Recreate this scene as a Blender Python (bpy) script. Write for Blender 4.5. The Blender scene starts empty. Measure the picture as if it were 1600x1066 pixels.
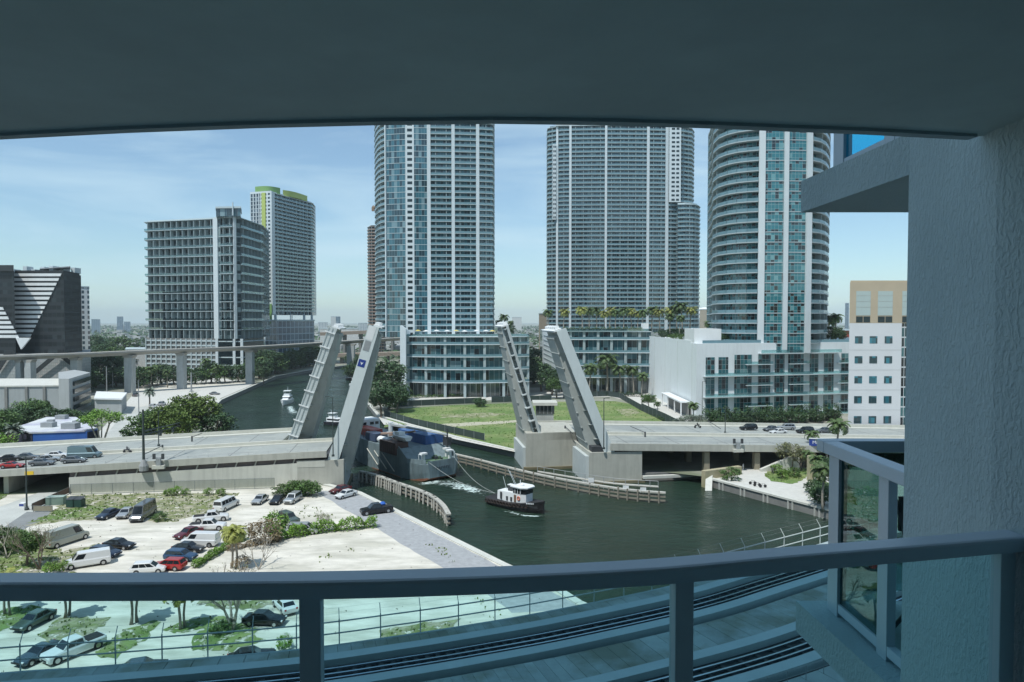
import bpy, bmesh, math, random
from mathutils import Vector, Matrix, Euler
from mathutils.geometry import tessellate_polygon
random.seed(7)
HAZE = True
R = math.radians
sc = bpy.context.scene
COL = sc.collection
# ---------------------------------------------------------------- camera, sky, sun, exposure
F = 1067.0                      # focal length in photo pixels (1600 wide)
CZ = 35.0                       # eye height above the lot
PIT = math.atan(31.0 / F)
cam = bpy.data.objects.new('camera', bpy.data.cameras.new('camera'))
COL.objects.link(cam)
cam.data.sensor_width = 36.0
cam.data.lens = 36.0 * F / 1600.0
cam.data.clip_start = 0.05
cam.data.clip_end = 20000
cam.location = (0, 0, CZ)
cam.rotation_euler = (math.pi / 2 - PIT, 0, 0)
sc.camera = cam
SUN_EL = R(62)
SUN_AZ = math.atan2(-0.6, -0.8)          # the sun stands to the left and behind the camera
w = bpy.data.worlds.new("World"); sc.world = w; w.use_nodes = True
nt = w.node_tree; N = nt.nodes; L = nt.links; N.clear()
out = N.new('ShaderNodeOutputWorld'); bg = N.new('ShaderNodeBackground')
sky = N.new('ShaderNodeTexSky'); sky.sky_type = 'NISHITA'; sky.sun_disc = False
sky.sun_elevation = SUN_EL; sky.sun_rotation = SUN_AZ % (2 * math.pi)
sky.air_density = 1.0; sky.dust_density = 0.3; sky.ozone_density = 2.0; sky.altitude = 0
geo = N.new('ShaderNodeTexCoord'); mp = N.new('ShaderNodeMapping')
mp.inputs['Scale'].default_value = (1.6, 1.6, 9.0); mp.inputs['Rotation'].default_value = (R(4), R(8), 0)
no = N.new('ShaderNodeTexNoise'); no.inputs['Scale'].default_value = 1.5; no.inputs['Detail'].default_value = 8; no.inputs['Roughness'].default_value = 0.55; no.inputs['Distortion'].default_value = 0.5
rp = N.new('ShaderNodeValToRGB'); rp.color_ramp.elements[0].position = 0.44; rp.color_ramp.elements[1].position = 0.72
rp.color_ramp.elements[0].color = (0.14, 0.14, 0.14, 1); rp.color_ramp.elements[1].color = (0.80, 0.80, 0.80, 1)
mix = N.new('ShaderNodeMix'); mix.data_type = 'RGBA'
mix.inputs['B'].default_value = (4.7, 6.3, 7.2, 1)
L.new(geo.outputs['Generated'], mp.inputs['Vector']); L.new(mp.outputs[0], no.inputs['Vector'])
L.new(no.outputs[0], rp.inputs[0]); L.new(rp.outputs[0], mix.inputs['Factor'])
tint = N.new('ShaderNodeMix'); tint.data_type = 'RGBA'; tint.blend_type = 'MULTIPLY'; tint.inputs['Factor'].default_value = 1.0; tint.inputs['B'].default_value = (0.82, 0.97, 1.0, 1)
L.new(sky.outputs[0], tint.inputs['A']); L.new(tint.outputs['Result'], mix.inputs['A']); L.new(mix.outputs['Result'], bg.inputs[0])
bg.inputs[1].default_value = 0.10
L.new(bg.outputs[0], out.inputs[0])
sd = bpy.data.lights.new('sun', 'SUN'); sd.energy = 2.9; sd.angle = R(0.5); sd.color = (1.0, 1.0, 0.96)
sun = bpy.data.objects.new('sun', sd); COL.objects.link(sun)
v = Vector((0.6 * math.cos(SUN_EL), 0.8 * math.cos(SUN_EL), -math.sin(SUN_EL)))
sun.rotation_euler = v.to_track_quat('-Z', 'Y').to_euler(); sun.location = (-60, -60, 260)
sc.view_settings.view_transform = 'Standard'; sc.view_settings.look = 'None'
sc.view_settings.exposure = 0.45; sc.view_settings.gamma = 1.0; sc.view_settings.use_curve_mapping = False
sc.cycles.max_bounces = 6; sc.cycles.diffuse_bounces = 3; sc.cycles.glossy_bounces = 3
sc.cycles.transparent_max_bounces = 12; sc.cycles.transmission_bounces = 4; sc.cycles.volume_bounces = 0
sc.cycles.caustics_reflective = False; sc.cycles.caustics_refractive = False
sc.cycles.use_denoising = True
sc.cycles.volume_step_rate = 5

# ---------------------------------------------------------------- pixel -> place helpers
def ray(px, py):
    c, s = math.cos(PIT), math.sin(PIT)
    x = (px - 800) / F; y = (533 - py) / F
    return Vector((x, c + y * s, -s + y * c))
def G(px, py, z=0.0):
    d = ray(px, py); t = (z - CZ) / d.z
    return Vector((d.x * t, d.y * t, z))
def D(px, py, dist):
    d = ray(px, py); t = dist / d.y
    return Vector((d.x * t, dist, CZ + d.z * t))
def X(px, dist): return (px - 800) / F * dist
def Z(py, dist): return D(800, py, dist).z

# ---------------------------------------------------------------- materials
MATS = {}
def mat(name, col=(0.4, 0.4, 0.38), rough=0.7, var=0.12, scale=0.6, bump=0.0, bscale=None, metal=0.0, streak=0.0, col2=None, sc2=None, spec=0.5, island=0.0, stretch=None):
    if name in MATS: return MATS[name]
    m = bpy.data.materials.new(name); m.use_nodes = True
    nt = m.node_tree; N = nt.nodes; L = nt.links
    b = N['Principled BSDF']; b.inputs['Roughness'].default_value = rough; b.inputs['Metallic'].default_value = metal
    b.inputs['Specular IOR Level'].default_value = spec
    g = N.new('ShaderNodeNewGeometry')
    src = g.outputs['Position']
    if stretch:
        mpn = N.new('ShaderNodeMapping'); mpn.inputs['Scale'].default_value = stretch
        L.new(src, mpn.inputs[0]); src = mpn.outputs[0]
    n = N.new('ShaderNodeTexNoise'); n.inputs['Scale'].default_value = scale; n.inputs['Detail'].default_value = 6; n.inputs['Roughness'].default_value = 0.65
    L.new(src, n.inputs['Vector'])
    r = N.new('ShaderNodeMapRange'); r.inputs['From Min'].default_value = 0.3; r.inputs['From Max'].default_value = 0.7
    r.inputs['To Min'].default_value = 1 - var; r.inputs['To Max'].default_value = 1 + var
    L.new(n.outputs[0], r.inputs[0])
    colsock = None
    if col2:
        n2 = N.new('ShaderNodeTexNoise'); n2.inputs['Scale'].default_value = sc2 or scale * 0.3; n2.inputs['Detail'].default_value = 7; n2.inputs['Roughness'].default_value = 0.6
        L.new(src, n2.inputs['Vector'])
        cr = N.new('ShaderNodeValToRGB'); cr.color_ramp.elements[0].position = 0.44; cr.color_ramp.elements[1].position = 0.6
        cr.color_ramp.elements[0].color = (*col, 1); cr.color_ramp.elements[1].color = (*col2, 1)
        L.new(n2.outputs[0], cr.inputs[0]); colsock = cr.outputs[0]
    vm = N.new('ShaderNodeVectorMath'); vm.operation = 'SCALE'
    if colsock: L.new(colsock, vm.inputs[0])
    else: vm.inputs[0].default_value = col
    fac = r.outputs[0]
    if streak:
        mp = N.new('ShaderNodeMapping'); mp.inputs['Scale'].default_value = (1.3, 1.3, 0.12)
        n3 = N.new('ShaderNodeTexNoise'); n3.inputs['Scale'].default_value = 1.0; n3.inputs['Detail'].default_value = 5
        L.new(g.outputs['Position'], mp.inputs[0]); L.new(mp.outputs[0], n3.inputs['Vector'])
        r3 = N.new('ShaderNodeMapRange'); r3.inputs['From Min'].default_value = 0.45; r3.inputs['From Max'].default_value = 0.75
        r3.inputs['To Min'].default_value = 1.0; r3.inputs['To Max'].default_value = 1 - streak
        L.new(n3.outputs[0], r3.inputs[0])
        mm = N.new('ShaderNodeMath'); mm.operation = 'MULTIPLY'; L.new(fac, mm.inputs[0]); L.new(r3.outputs[0], mm.inputs[1]); fac = mm.outputs[0]
    if island:
        r4 = N.new('ShaderNodeMapRange'); r4.inputs['To Min'].default_value = 1 - island; r4.inputs['To Max'].default_value = 1 + island
        L.new(g.outputs['Random Per Island'], r4.inputs[0])
        oi = N.new('ShaderNodeObjectInfo'); r5 = N.new('ShaderNodeMapRange'); r5.inputs['To Min'].default_value = 0.8; r5.inputs['To Max'].default_value = 1.2
        L.new(oi.outputs['Random'], r5.inputs[0])
        mm = N.new('ShaderNodeMath'); mm.operation = 'MULTIPLY'; L.new(fac, mm.inputs[0]); L.new(r4.outputs[0], mm.inputs[1])
        m2 = N.new('ShaderNodeMath'); m2.operation = 'MULTIPLY'; L.new(mm.outputs[0], m2.inputs[0]); L.new(r5.outputs[0], m2.inputs[1]); fac = m2.outputs[0]
    L.new(fac, vm.inputs['Scale']); L.new(vm.outputs[0], b.inputs['Base Color'])
    if bump:
        nb = N.new('ShaderNodeTexNoise'); nb.inputs['Scale'].default_value = bscale or scale * 4; nb.inputs['Detail'].default_value = 5
        L.new(src, nb.inputs['Vector'])
        bp = N.new('ShaderNodeBump'); bp.inputs['Strength'].default_value = min(1, bump); bp.inputs['Distance'].default_value = bump * 0.3
        L.new(nb.outputs[0], bp.inputs['Height']); L.new(bp.outputs[0], b.inputs['Normal'])
    MATS[name] = m; return m

def panes(name, w, h, dark, mid, light, mull=(0.5, 0.53, 0.53), mw=0.06, tr=None, rough=0.08, ior=1.8, pd=0.45, pl=0.85):
    """glazing: window cells of w x h metres (from the mesh's own UV in metres), each pane its own tone, thin frames"""
    if name in MATS: return MATS[name]
    m = bpy.data.materials.new(name); m.use_nodes = True
    nt = m.node_tree; N = nt.nodes; L = nt.links
    b = N['Principled BSDF']; b.inputs['IOR'].default_value = ior
    uv = N.new('ShaderNodeUVMap'); sp = N.new('ShaderNodeSeparateXYZ'); L.new(uv.outputs[0], sp.inputs[0])
    oi = N.new('ShaderNodeObjectInfo')
    def M(op, a, bb=None):
        n = N.new('ShaderNodeMath'); n.operation = op
        for i, s in enumerate((a, bb)):
            if s is None: continue
            if isinstance(s, (int, float)): n.inputs[i].default_value = s
            else: L.new(s, n.inputs[i])
        return n.outputs[0]
    u = M('DIVIDE', sp.outputs[0], w); vv = M('DIVIDE', sp.outputs[1], h)
    u = M('ADD', u, 1000.0); vv = M('ADD', vv, 1000.013)
    cu, cv = M('FLOOR', u), M('FLOOR', vv); fu, fv = M('FRACT', u), M('FRACT', vv)
    cb = N.new('ShaderNodeCombineXYZ'); L.new(cu, cb.inputs[0]); L.new(cv, cb.inputs[1]); L.new(M('MULTIPLY', oi.outputs['Random'], 91.7), cb.inputs[2])
    wn = N.new('ShaderNodeTexWhiteNoise'); wn.noise_dimensions = '3D'; L.new(cb.outputs[0], wn.inputs['Vector'])
    cr = N.new('ShaderNodeValToRGB'); e = cr.color_ramp.elements
    e[0].position = 0.0; e[0].color = (*dark, 1); e[1].position = pl; e[1].color = (*light, 1)
    a = e.new(pd); a.color = (*dark, 1); a = e.new(min(pl - 0.01, pd + 0.12)); a.color = (*mid, 1); a = e.new(pl - 0.005); a.color = (*mid, 1)
    L.new(wn.outputs['Value'], cr.inputs[0])
    mk = M('LESS_THAN', fu, mw)
    if tr is not None:
        mk = M('MAXIMUM', mk, M('LESS_THAN', fv, tr))
    mx = N.new('ShaderNodeMix'); mx.data_type = 'RGBA'; L.new(mk, mx.inputs['Factor']); L.new(cr.outputs[0], mx.inputs['A']); mx.inputs['B'].default_value = (*mull, 1)
    L.new(mx.outputs['Result'], b.inputs['Base Color'])
    rr = N.new('ShaderNodeMapRange'); rr.inputs['To Min'].default_value = rough; rr.inputs['To Max'].default_value = 0.5; L.new(mk, rr.inputs[0]); L.new(rr.outputs[0], b.inputs['Roughness'])
    # slightly uneven panes so reflections break up
    nb = N.new('ShaderNodeBump'); nb.inputs['Strength'].default_value = 0.15; nb.inputs['Distance'].default_value = 0.05
    L.new(wn.outputs['Value'], nb.inputs['Height']); L.new(nb.outputs[0], b.inputs['Normal'])
    MATS[name] = m; return m

def clearglass(name, tint, refl=0.08, rough=0.0):
    if name in MATS: return MATS[name]
    m = bpy.data.materials.new(name); m.use_nodes = True
    nt = m.node_tree; N = nt.nodes; L = nt.links; N.clear()
    o = N.new('ShaderNodeOutputMaterial'); t = N.new('ShaderNodeBsdfTransparent'); t.inputs[0].default_value = (*tint, 1)
    g = N.new('ShaderNodeBsdfGlossy'); g.inputs['Roughness'].default_value = rough; g.inputs[0].default_value = (0.9, 1, 1, 1)
    lw = N.new('ShaderNodeLayerWeight'); lw.inputs[0].default_value = 0.5
    pw = N.new('ShaderNodeMath'); pw.operation = 'POWER'; pw.inputs[1].default_value = 4.0; L.new(lw.outputs['Facing'], pw.inputs[0])
    mm = N.new('ShaderNodeMath'); mm.operation = 'MULTIPLY_ADD'; mm.inputs[1].default_value = 0.5; mm.inputs[2].default_value = refl * 0.5
    L.new(pw.outputs[0], mm.inputs[0])
    mx = N.new('ShaderNodeMixShader'); L.new(mm.outputs[0], mx.inputs[0]); L.new(t.outputs[0], mx.inputs[1]); L.new(g.outputs[0], mx.inputs[2]); L.new(mx.outputs[0], o.inputs[0])
    MATS[name] = m; return m

# ---------------------------------------------------------------- object helpers
def tag(o, label=None, cat=None, group=None, kind=None):
    if label: o['label'] = label
    if cat: o['category'] = cat
    if group: o['group'] = group
    if kind: o['kind'] = kind
    return o
def thing(name, label, cat, loc=(0, 0, 0), rz=0.0, group=None):
    o = bpy.data.objects.new(name, None); COL.objects.link(o); o.location = loc; o.rotation_euler = (0, 0, rz)
    o.empty_display_size = 0.3
    return tag(o, label, cat, group)
def wloc(o):
    p = Vector((0, 0, 0))
    while o is not None:
        p += Vector(o.location); o = o.parent
    return p
class MB:
    def __init__(s): s.v = []; s.f = []
    def add(s, vs, fs):
        n = len(s.v); s.v += [Vector(p) for p in vs]; s.f += [tuple(i + n for i in f) for f in fs]; return s
    def box(s, c, d, rz=0.0, M=None):
        hx, hy, hz = d[0] / 2, d[1] / 2, d[2] / 2
        ca, sa = math.cos(rz), math.sin(rz); vs = []
        for dz in (-hz, hz):
            for dx, dy in ((-hx, -hy), (hx, -hy), (hx, hy), (-hx, hy)):
                vs.append(Vector((c[0] + dx * ca - dy * sa, c[1] + dx * sa + dy * ca, c[2] + dz)))
        if M: vs = [M @ p for p in vs]
        return s.add(vs, [(3, 2, 1, 0), (4, 5, 6, 7), (0, 1, 5, 4), (1, 2, 6, 5), (2, 3, 7, 6), (3, 0, 4, 7)])
    def b2(s, x0, y0, z0, x1, y1, z1):
        return s.box(((x0 + x1) / 2, (y0 + y1) / 2, (z0 + z1) / 2), (abs(x1 - x0), abs(y1 - y0), abs(z1 - z0)))
    def wall(s, p, q, z0, z1, th, zq0=None, zq1=None, side=0.0):
        """upright slab from p to q, thickness th centred (side shifts it)"""
        p = Vector((p[0], p[1], 0)); q = Vector((q[0], q[1], 0)); d = (q - p)
        if d.length < 1e-6: return s
        d.normalize(); n = Vector((-d.y, d.x, 0)) * (th / 2); o = n * side
        if zq0 is None: zq0 = z0
        if zq1 is None: zq1 = z1
        vs = []
        for (a, za, zb) in ((p, z0, z1), (q, zq0, zq1)):
            for k in (-1, 1):
                for zz in (za, zb): vs.append((a.x + n.x * k + o.x, a.y + n.y * k + o.y, zz))
        return s.add(vs, [(0, 4, 5, 1), (2, 3, 7, 6), (0, 1, 3, 2), (4, 6, 7, 5), (1, 5, 7, 3), (0, 2, 6, 4)])
    def prism(s, pts, z0, z1):
        vs2 = [Vector((p[0], p[1], 0)) for p in pts]; n = len(vs2)
        tris = tessellate_polygon([vs2])
        za = z0 if isinstance(z0, (list, tuple)) else [z0] * n; zb = z1 if isinstance(z1, (list, tuple)) else [z1] * n
        vs = [(p.x, p.y, za[i]) for i, p in enumerate(vs2)] + [(p.x, p.y, zb[i]) for i, p in enumerate(vs2)]
        fs = [tuple(reversed(t)) for t in tris] + [tuple(i + n for i in t) for t in tris]
        fs += [(i, (i + 1) % n, (i + 1) % n + n, i + n) for i in range(n)]
        return s.add(vs, fs)
    def sheet(s, pts, z):
        vs2 = [Vector((p[0], p[1], 0)) for p in pts]; tris = tessellate_polygon([vs2])
        n = len(pts); fs = []
        for t in tris:
            a, b, c = (vs2[i] for i in t)
            fs.append(tuple(t) if (b - a).cross(c - a).z > 0 else tuple(reversed(t)))
        return s.add([(p.x, p.y, z if not callable(z) else z(p.x, p.y)) for p in vs2], fs)
    def tube(s, pts, r, n=6, cap=True):
        pts = [Vector(p) for p in pts]; rs = r if isinstance(r, (list, tuple)) else [r] * len(pts)
        vs = []; prev = None
        for i, p in enumerate(pts):
            d = (pts[min(i + 1, len(pts) - 1)] - pts[max(i - 1, 0)])
            if d.length < 1e-9: d = Vector((0, 0, 1))
            d.normalize()
            ref = Vector((0, 0, 1)) if abs(d.z) < 0.9 else Vector((1, 0, 0))
            a = d.cross(ref).normalized(); b = d.cross(a)
            for k in range(n):
                t = 2 * math.pi * k / n; vs.append(p + (a * math.cos(t) + b * math.sin(t)) * rs[i])
        fs = []
        for i in range(len(pts) - 1):
            for k in range(n):
                fs.append((i * n + k, i * n + (k + 1) % n, (i + 1) * n + (k + 1) % n, (i + 1) * n + k))
        if cap: fs.append(tuple(range(n - 1, -1, -1))); fs.append(tuple(range((len(pts) - 1) * n, len(pts) * n)))
        return s.add(vs, fs)
    def lathe(s, c, prof, n=12, axis='z'):
        vs = []
        for r, h in prof:
            for k in range(n):
                t = 2 * math.pi * k / n; a, b = r * math.cos(t), r * math.sin(t)
                o = (a, b, h) if axis == 'z' else ((h, a, b) if axis == 'x' else (a, h, b))
                vs.append((c[0] + o[0], c[1] + o[1], c[2] + o[2]))
        fs = []
        for i in range(len(prof) - 1):
            for k in range(n): fs.append((i * n + k, i * n + (k + 1) % n, (i + 1) * n + (k + 1) % n, (i + 1) * n + k))
        fs.append(tuple(range(n - 1, -1, -1))); fs.append(tuple(range((len(prof) - 1) * n, len(prof) * n)))
        return s.add(vs, fs)
    def loft(s, rings, close=True):
        n = len(rings[0]); vs = [p for r in rings for p in r]; fs = []
        for i in range(len(rings) - 1):
            for k in range(n): fs.append((i * n + k, i * n + (k + 1) % n, (i + 1) * n + (k + 1) % n, (i + 1) * n + k))
        if close: fs.append(tuple(range(n - 1, -1, -1))); fs.append(tuple(range((len(rings) - 1) * n, len(rings) * n)))
        return s.add(vs, fs)
    def build(s, name, m, parent=None, smooth=False, xf=None, fix=True, bevel=0.0, origin=None):
        me = bpy.data.meshes.new(name)
        off = wloc(parent) if parent is not None else (Vector(origin) if origin else Vector((0, 0, 0)))
        vs = [xf @ p for p in s.v] if xf else s.v
        me.from_pydata([(p - off)[:] for p in vs], [], s.f)
        if fix:
            bm = bmesh.new(); bm.from_mesh(me); bmesh.ops.recalc_face_normals(bm, faces=bm.faces); bm.to_mesh(me); bm.free()
        uvl = me.uv_layers.new(name='UVMap')
        co = [p for p in vs]
        for p in me.polygons:
            n = p.normal
            if abs(n.z) > 0.75:
                for li in p.loop_indices:
                    q = co[me.loops[li].vertex_index]; uvl.data[li].uv = (q.x, q.y)
            else:
                t = Vector((-n.y, n.x, 0)).normalized()
                for li in p.loop_indices:
                    q = co[me.loops[li].vertex_index]; uvl.data[li].uv = (q.x * t.x + q.y * t.y, q.z)
        if smooth:
            for p in me.polygons: p.use_smooth = True
        o = bpy.data.objects.new(name, me); COL.objects.link(o)
        if m is not None: me.materials.append(m)
        if parent is not None: o.parent = parent
        elif origin: o.location = origin
        if bevel:
            bv = o.modifiers.new('bevel', 'BEVEL'); bv.width = bevel; bv.segments = 2; bv.limit_method = 'ANGLE'
        return o
def cp(o, parent=None, dz=0.0, loc=None):
    c = o.copy(); COL.objects.link(c)
    if parent is not None: c.parent = parent
    if loc is not None: c.location = loc
    c.location.z += dz
    return c
KIDS = {}
def kids(o):
    return [c for c in bpy.data.objects if c.parent == o]
def dup(root, loc, rz=0.0, label=None, group=None, scale=1.0, recolor=None, cat=None):
    if root.name not in KIDS: KIDS[root.name] = [(c, kids(c)) for c in kids(root)]
    r = root.copy(); COL.objects.link(r); r.location = loc; r.rotation_euler = (0, 0, rz); r.scale = (scale,) * 3
    if label: r['label'] = label
    if cat: r['category'] = cat
    if group: r['group'] = group
    elif 'group' in r: del r['group']
    def rc(o):
        if recolor and o.type == 'MESH':
            for i, sl in enumerate(o.material_slots):
                if sl.material and sl.material.name in recolor:
                    sl.link = 'OBJECT'; sl.material = recolor[sl.material.name]
    rc(r)
    for c, gs in KIDS[root.name]:
        d = c.copy(); COL.objects.link(d); d.parent = r; 
        src = [sl.material for sl in c.material_slots]
        if recolor:
            for i, sl in enumerate(d.material_slots):
                if src[i] and src[i].name in recolor: sl.link = 'OBJECT'; sl.material = recolor[src[i].name]
        for g in gs:
            e = g.copy(); COL.objects.link(e); e.parent = d
            if recolor:
                for i, sl in enumerate(e.material_slots):
                    sm = g.material_slots[i].material
                    if sm and sm.name in recolor: sl.link = 'OBJECT'; sl.material = recolor[sm.name]
    return r
ORD = ['first', 'second', 'third', 'fourth', 'fifth', 'sixth', 'seventh', 'eighth', 'ninth', 'tenth', 'eleventh', 'twelfth', 'thirteenth', 'fourteenth', 'fifteenth', 'sixteenth', 'seventeenth', 'eighteenth', 'nineteenth', 'twentieth']
def ordn(i): return ORD[i] if i < 20 else 'number %d' % (i + 1)

CONC = mat('concrete', (0.42, 0.43, 0.40), 0.85, 0.10, 0.5, streak=0.14)
CONCL = mat('concrete_light', (0.58, 0.58, 0.53), 0.85, 0.08, 0.35, streak=0.12)
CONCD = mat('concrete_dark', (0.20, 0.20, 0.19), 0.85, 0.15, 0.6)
WHITE = mat('white_paint', (0.74, 0.76, 0.76), 0.6, 0.04, 0.3, streak=0.04)
DKMET = mat('dark_metal', (0.05, 0.055, 0.06), 0.5, 0.1)
GREYMET = mat('grey_metal', (0.30, 0.32, 0.33), 0.45, 0.1)
BLACK = mat('black_rubber', (0.02, 0.02, 0.022), 0.8, 0.1)
# ---------------------------------------------------------------- the setting: ground, water, roads
def struct(o, name=None): return tag(o, kind='structure')
WZ = -1.8
GROUND = mat('ground_mixed', (0.16, 0.18, 0.12), 0.95, 0.25, 0.05, col2=(0.34, 0.33, 0.29), sc2=0.02)
SAND = mat('sand', (0.64, 0.61, 0.54), 0.95, 0.16, 0.55, bump=0.2, bscale=2.5, col2=(0.50, 0.48, 0.41), sc2=0.22, stretch=(0.45, 1.3, 1))
GRAVEL = mat('gravel', (0.34, 0.35, 0.36), 0.95, 0.16, 1.2, bump=0.2, bscale=6)
GRASS = mat('grass_field', (0.12, 0.19, 0.05), 0.95, 0.28, 0.5, col2=(0.20, 0.24, 0.09), sc2=0.09, bump=0.3, bscale=4)
DRYGR = mat('dry_grass', (0.16, 0.19, 0.07), 0.95, 0.3, 0.8, col2=(0.36, 0.34, 0.24), sc2=0.35, bump=0.3, bscale=4)
ROADC = mat('road_concrete', (0.47, 0.48, 0.45), 0.85, 0.08, 0.25, col2=(0.42, 0.43, 0.40), sc2=0.1)
ASPH = mat('asphalt_grey', (0.22, 0.23, 0.23), 0.9, 0.12, 0.4)
PAVE = mat('pavement', (0.55, 0.54, 0.50), 0.85, 0.08, 0.6)

bankL = [(905, 943), (872, 922), (785, 882), (645, 812), (560, 770)]
bankL_w = [G(x, y) for x, y in bankL] + [Vector((-47, 152, 0)), Vector((-66, 172, 0)), Vector((-86, 210, 0)), G(340, 655), G(330, 640), G(345, 625), G(395, 603), G(430, 588), G(490, 577), G(540, 571)]
bankR_w = [Vector((400, 200, 0)), G(1700, 905), G(1297, 797), G(1110, 748), Vector((45, 152, 0)), Vector((24, 164, 0)), Vector((14, 177, 0)), G(812, 706), G(715, 684), G(640, 664), G(592, 650), G(572, 626), G(553, 592), G(556, 574)]
near = [Vector((400, 60, 0)), Vector((40, 50, 0)), Vector((16, 52, 0)), Vector((10.5, 70, 0)), Vector((11.5, 80, 0))]
outer = [Vector((9000, 200, 0)), Vector((9000, 12000, 0)), Vector((-9000, 12000, 0)), Vector((-9000, -600, 0)), Vector((9000, -600, 0)), Vector((9000, 60, 0))]
notch = near + bankL_w + list(reversed(bankR_w))
m = MB(); m.sheet(outer + notch, 0.0)
struct(m.build('ground', GROUND, fix=False))
# water
wm = bpy.data.materials.new('river_water'); wm.use_nodes = True
nt = wm.node_tree; N = nt.nodes; L = nt.links; b = N['Principled BSDF']
b.inputs['Roughness'].default_value = 0.10; b.inputs['IOR'].default_value = 1.33
g = N.new('ShaderNodeNewGeometry')
nn = N.new('ShaderNodeTexNoise'); nn.inputs['Scale'].default_value = 0.035; nn.inputs['Detail'].default_value = 4; L.new(g.outputs['Position'], nn.inputs['Vector'])
cr = N.new('ShaderNodeValToRGB'); cr.color_ramp.elements[0].position = 0.35; cr.color_ramp.elements[1].position = 0.65
cr.color_ramp.elements[0].color = (0.012, 0.028, 0.017, 1); cr.color_ramp.elements[1].color = (0.022, 0.046, 0.030, 1); L.new(nn.outputs[0], cr.inputs[0]); L.new(cr.outputs[0], b.inputs['Base Color'])
mpw = N.new('ShaderNodeMapping'); mpw.inputs['Scale'].default_value = (1, 1.7, 1); mpw.inputs['Rotation'].default_value = (0, 0, R(25)); L.new(g.outputs['Position'], mpw.inputs[0])
rw = N.new('ShaderNodeTexNoise'); rw.inputs['Scale'].default_value = 0.06; rw.inputs['Detail'].default_value = 5; L.new(mpw.outputs[0], rw.inputs['Vector']); rm = N.new('ShaderNodeMapRange'); rm.inputs['From Min'].default_value = .35; rm.inputs['From Max'].default_value = .65; rm.inputs['To Min'].default_value = .05; rm.inputs['To Max'].default_value = .24; L.new(rw.outputs[0], rm.inputs[0]); L.new(rm.outputs[0], b.inputs['Roughness'])
n1 = N.new('ShaderNodeTexNoise'); n1.inputs['Scale'].default_value = 0.38; n1.inputs['Detail'].default_value = 8; n1.inputs['Roughness'].default_value = 0.6; n1.inputs['Distortion'].default_value = 0.7; L.new(mpw.outputs[0], n1.inputs['Vector'])
bp = N.new('ShaderNodeBump'); bp.inputs['Strength'].default_value = 1.0; bp.inputs['Distance'].default_value = 0.9; L.new(n1.outputs[0], bp.inputs['Height']); L.new(bp.outputs[0], b.inputs['Normal'])
m = MB(); m.sheet([(-260, 20), (420, 20), (420, 800), (-260, 800)], WZ)
struct(m.build('river_water', wm, fix=False))
m = MB(); m.sheet([(-9000, -620), (9000, -620), (9000, 12000), (-9000, 12000)], -4.5)
struct(m.build('river_bed', mat('river_bed', (0.03, 0.035, 0.03)), fix=False))

def jag(pts, step=2.0, amp=0.8):
    out = []; n = len(pts)
    for i in range(n):
        a, b2 = Vector(pts[i][:2]), Vector(pts[(i + 1) % n][:2]); k = max(1, int((b2 - a).length / step))
        for j in range(k):
            p = a.lerp(b2, j / k); out.append((p.x + random.uniform(-amp, amp), p.y + random.uniform(-amp, amp)))
    return out
def inpoly(p, poly):
    x, y = p; c = False; j = len(poly) - 1
    for i in range(len(poly)):
        xi, yi = poly[i][0], poly[i][1]; xj, yj = poly[j][0], poly[j][1]
        if (yi > y) != (yj > y) and x < (xj - xi) * (y - yi) / (yj - yi) + xi: c = not c
        j = i
    return c
LEAFS = {}
def tufts(name, polys, dens, h, m_, z=0.0, edge=0.0):
    mb = MB()
    for poly in polys:
        xs = [p[0] for p in poly]; ys = [p[1] for p in poly]
        area = (max(xs) - min(xs)) * (max(ys) - min(ys))
        for _ in range(int(area * dens)):
            p = (random.uniform(min(xs), max(xs)), random.uniform(min(ys), max(ys)))
            if not inpoly(p, poly): continue
            for q in range(2):
                a = random.uniform(0, math.pi); r = random.uniform(0.5, 1.2) * h * 0.8; hh = h * random.uniform(0.4, 1.2)
                dx, dy = math.cos(a) * r / 2, math.sin(a) * r / 2; ox, oy = random.uniform(-h, h), random.uniform(-h, h)
                mb.add([(p[0] + ox - dx, p[1] + oy - dy, z), (p[0] + ox + dx, p[1] + oy + dy, z), (p[0] + ox + dx * 1.3 + hh * .3, p[1] + oy + dy, z + hh), (p[0] + ox - dx, p[1] + oy - dy * 1.3, z + hh)], [(0, 1, 2, 3)])
    return tag(mb.build(name, m_, fix=False), kind='stuff')
def P(*pp): return [G(x, y) for x, y in pp]
def gsheet(name, pts, m_, z, j=None):
    q = [(p[0], p[1]) for p in pts]
    if j: q = jag(q, *j)
    mb = MB(); mb.sheet(q, z); return struct(mb.build(name, m_, fix=False)), q

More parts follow.
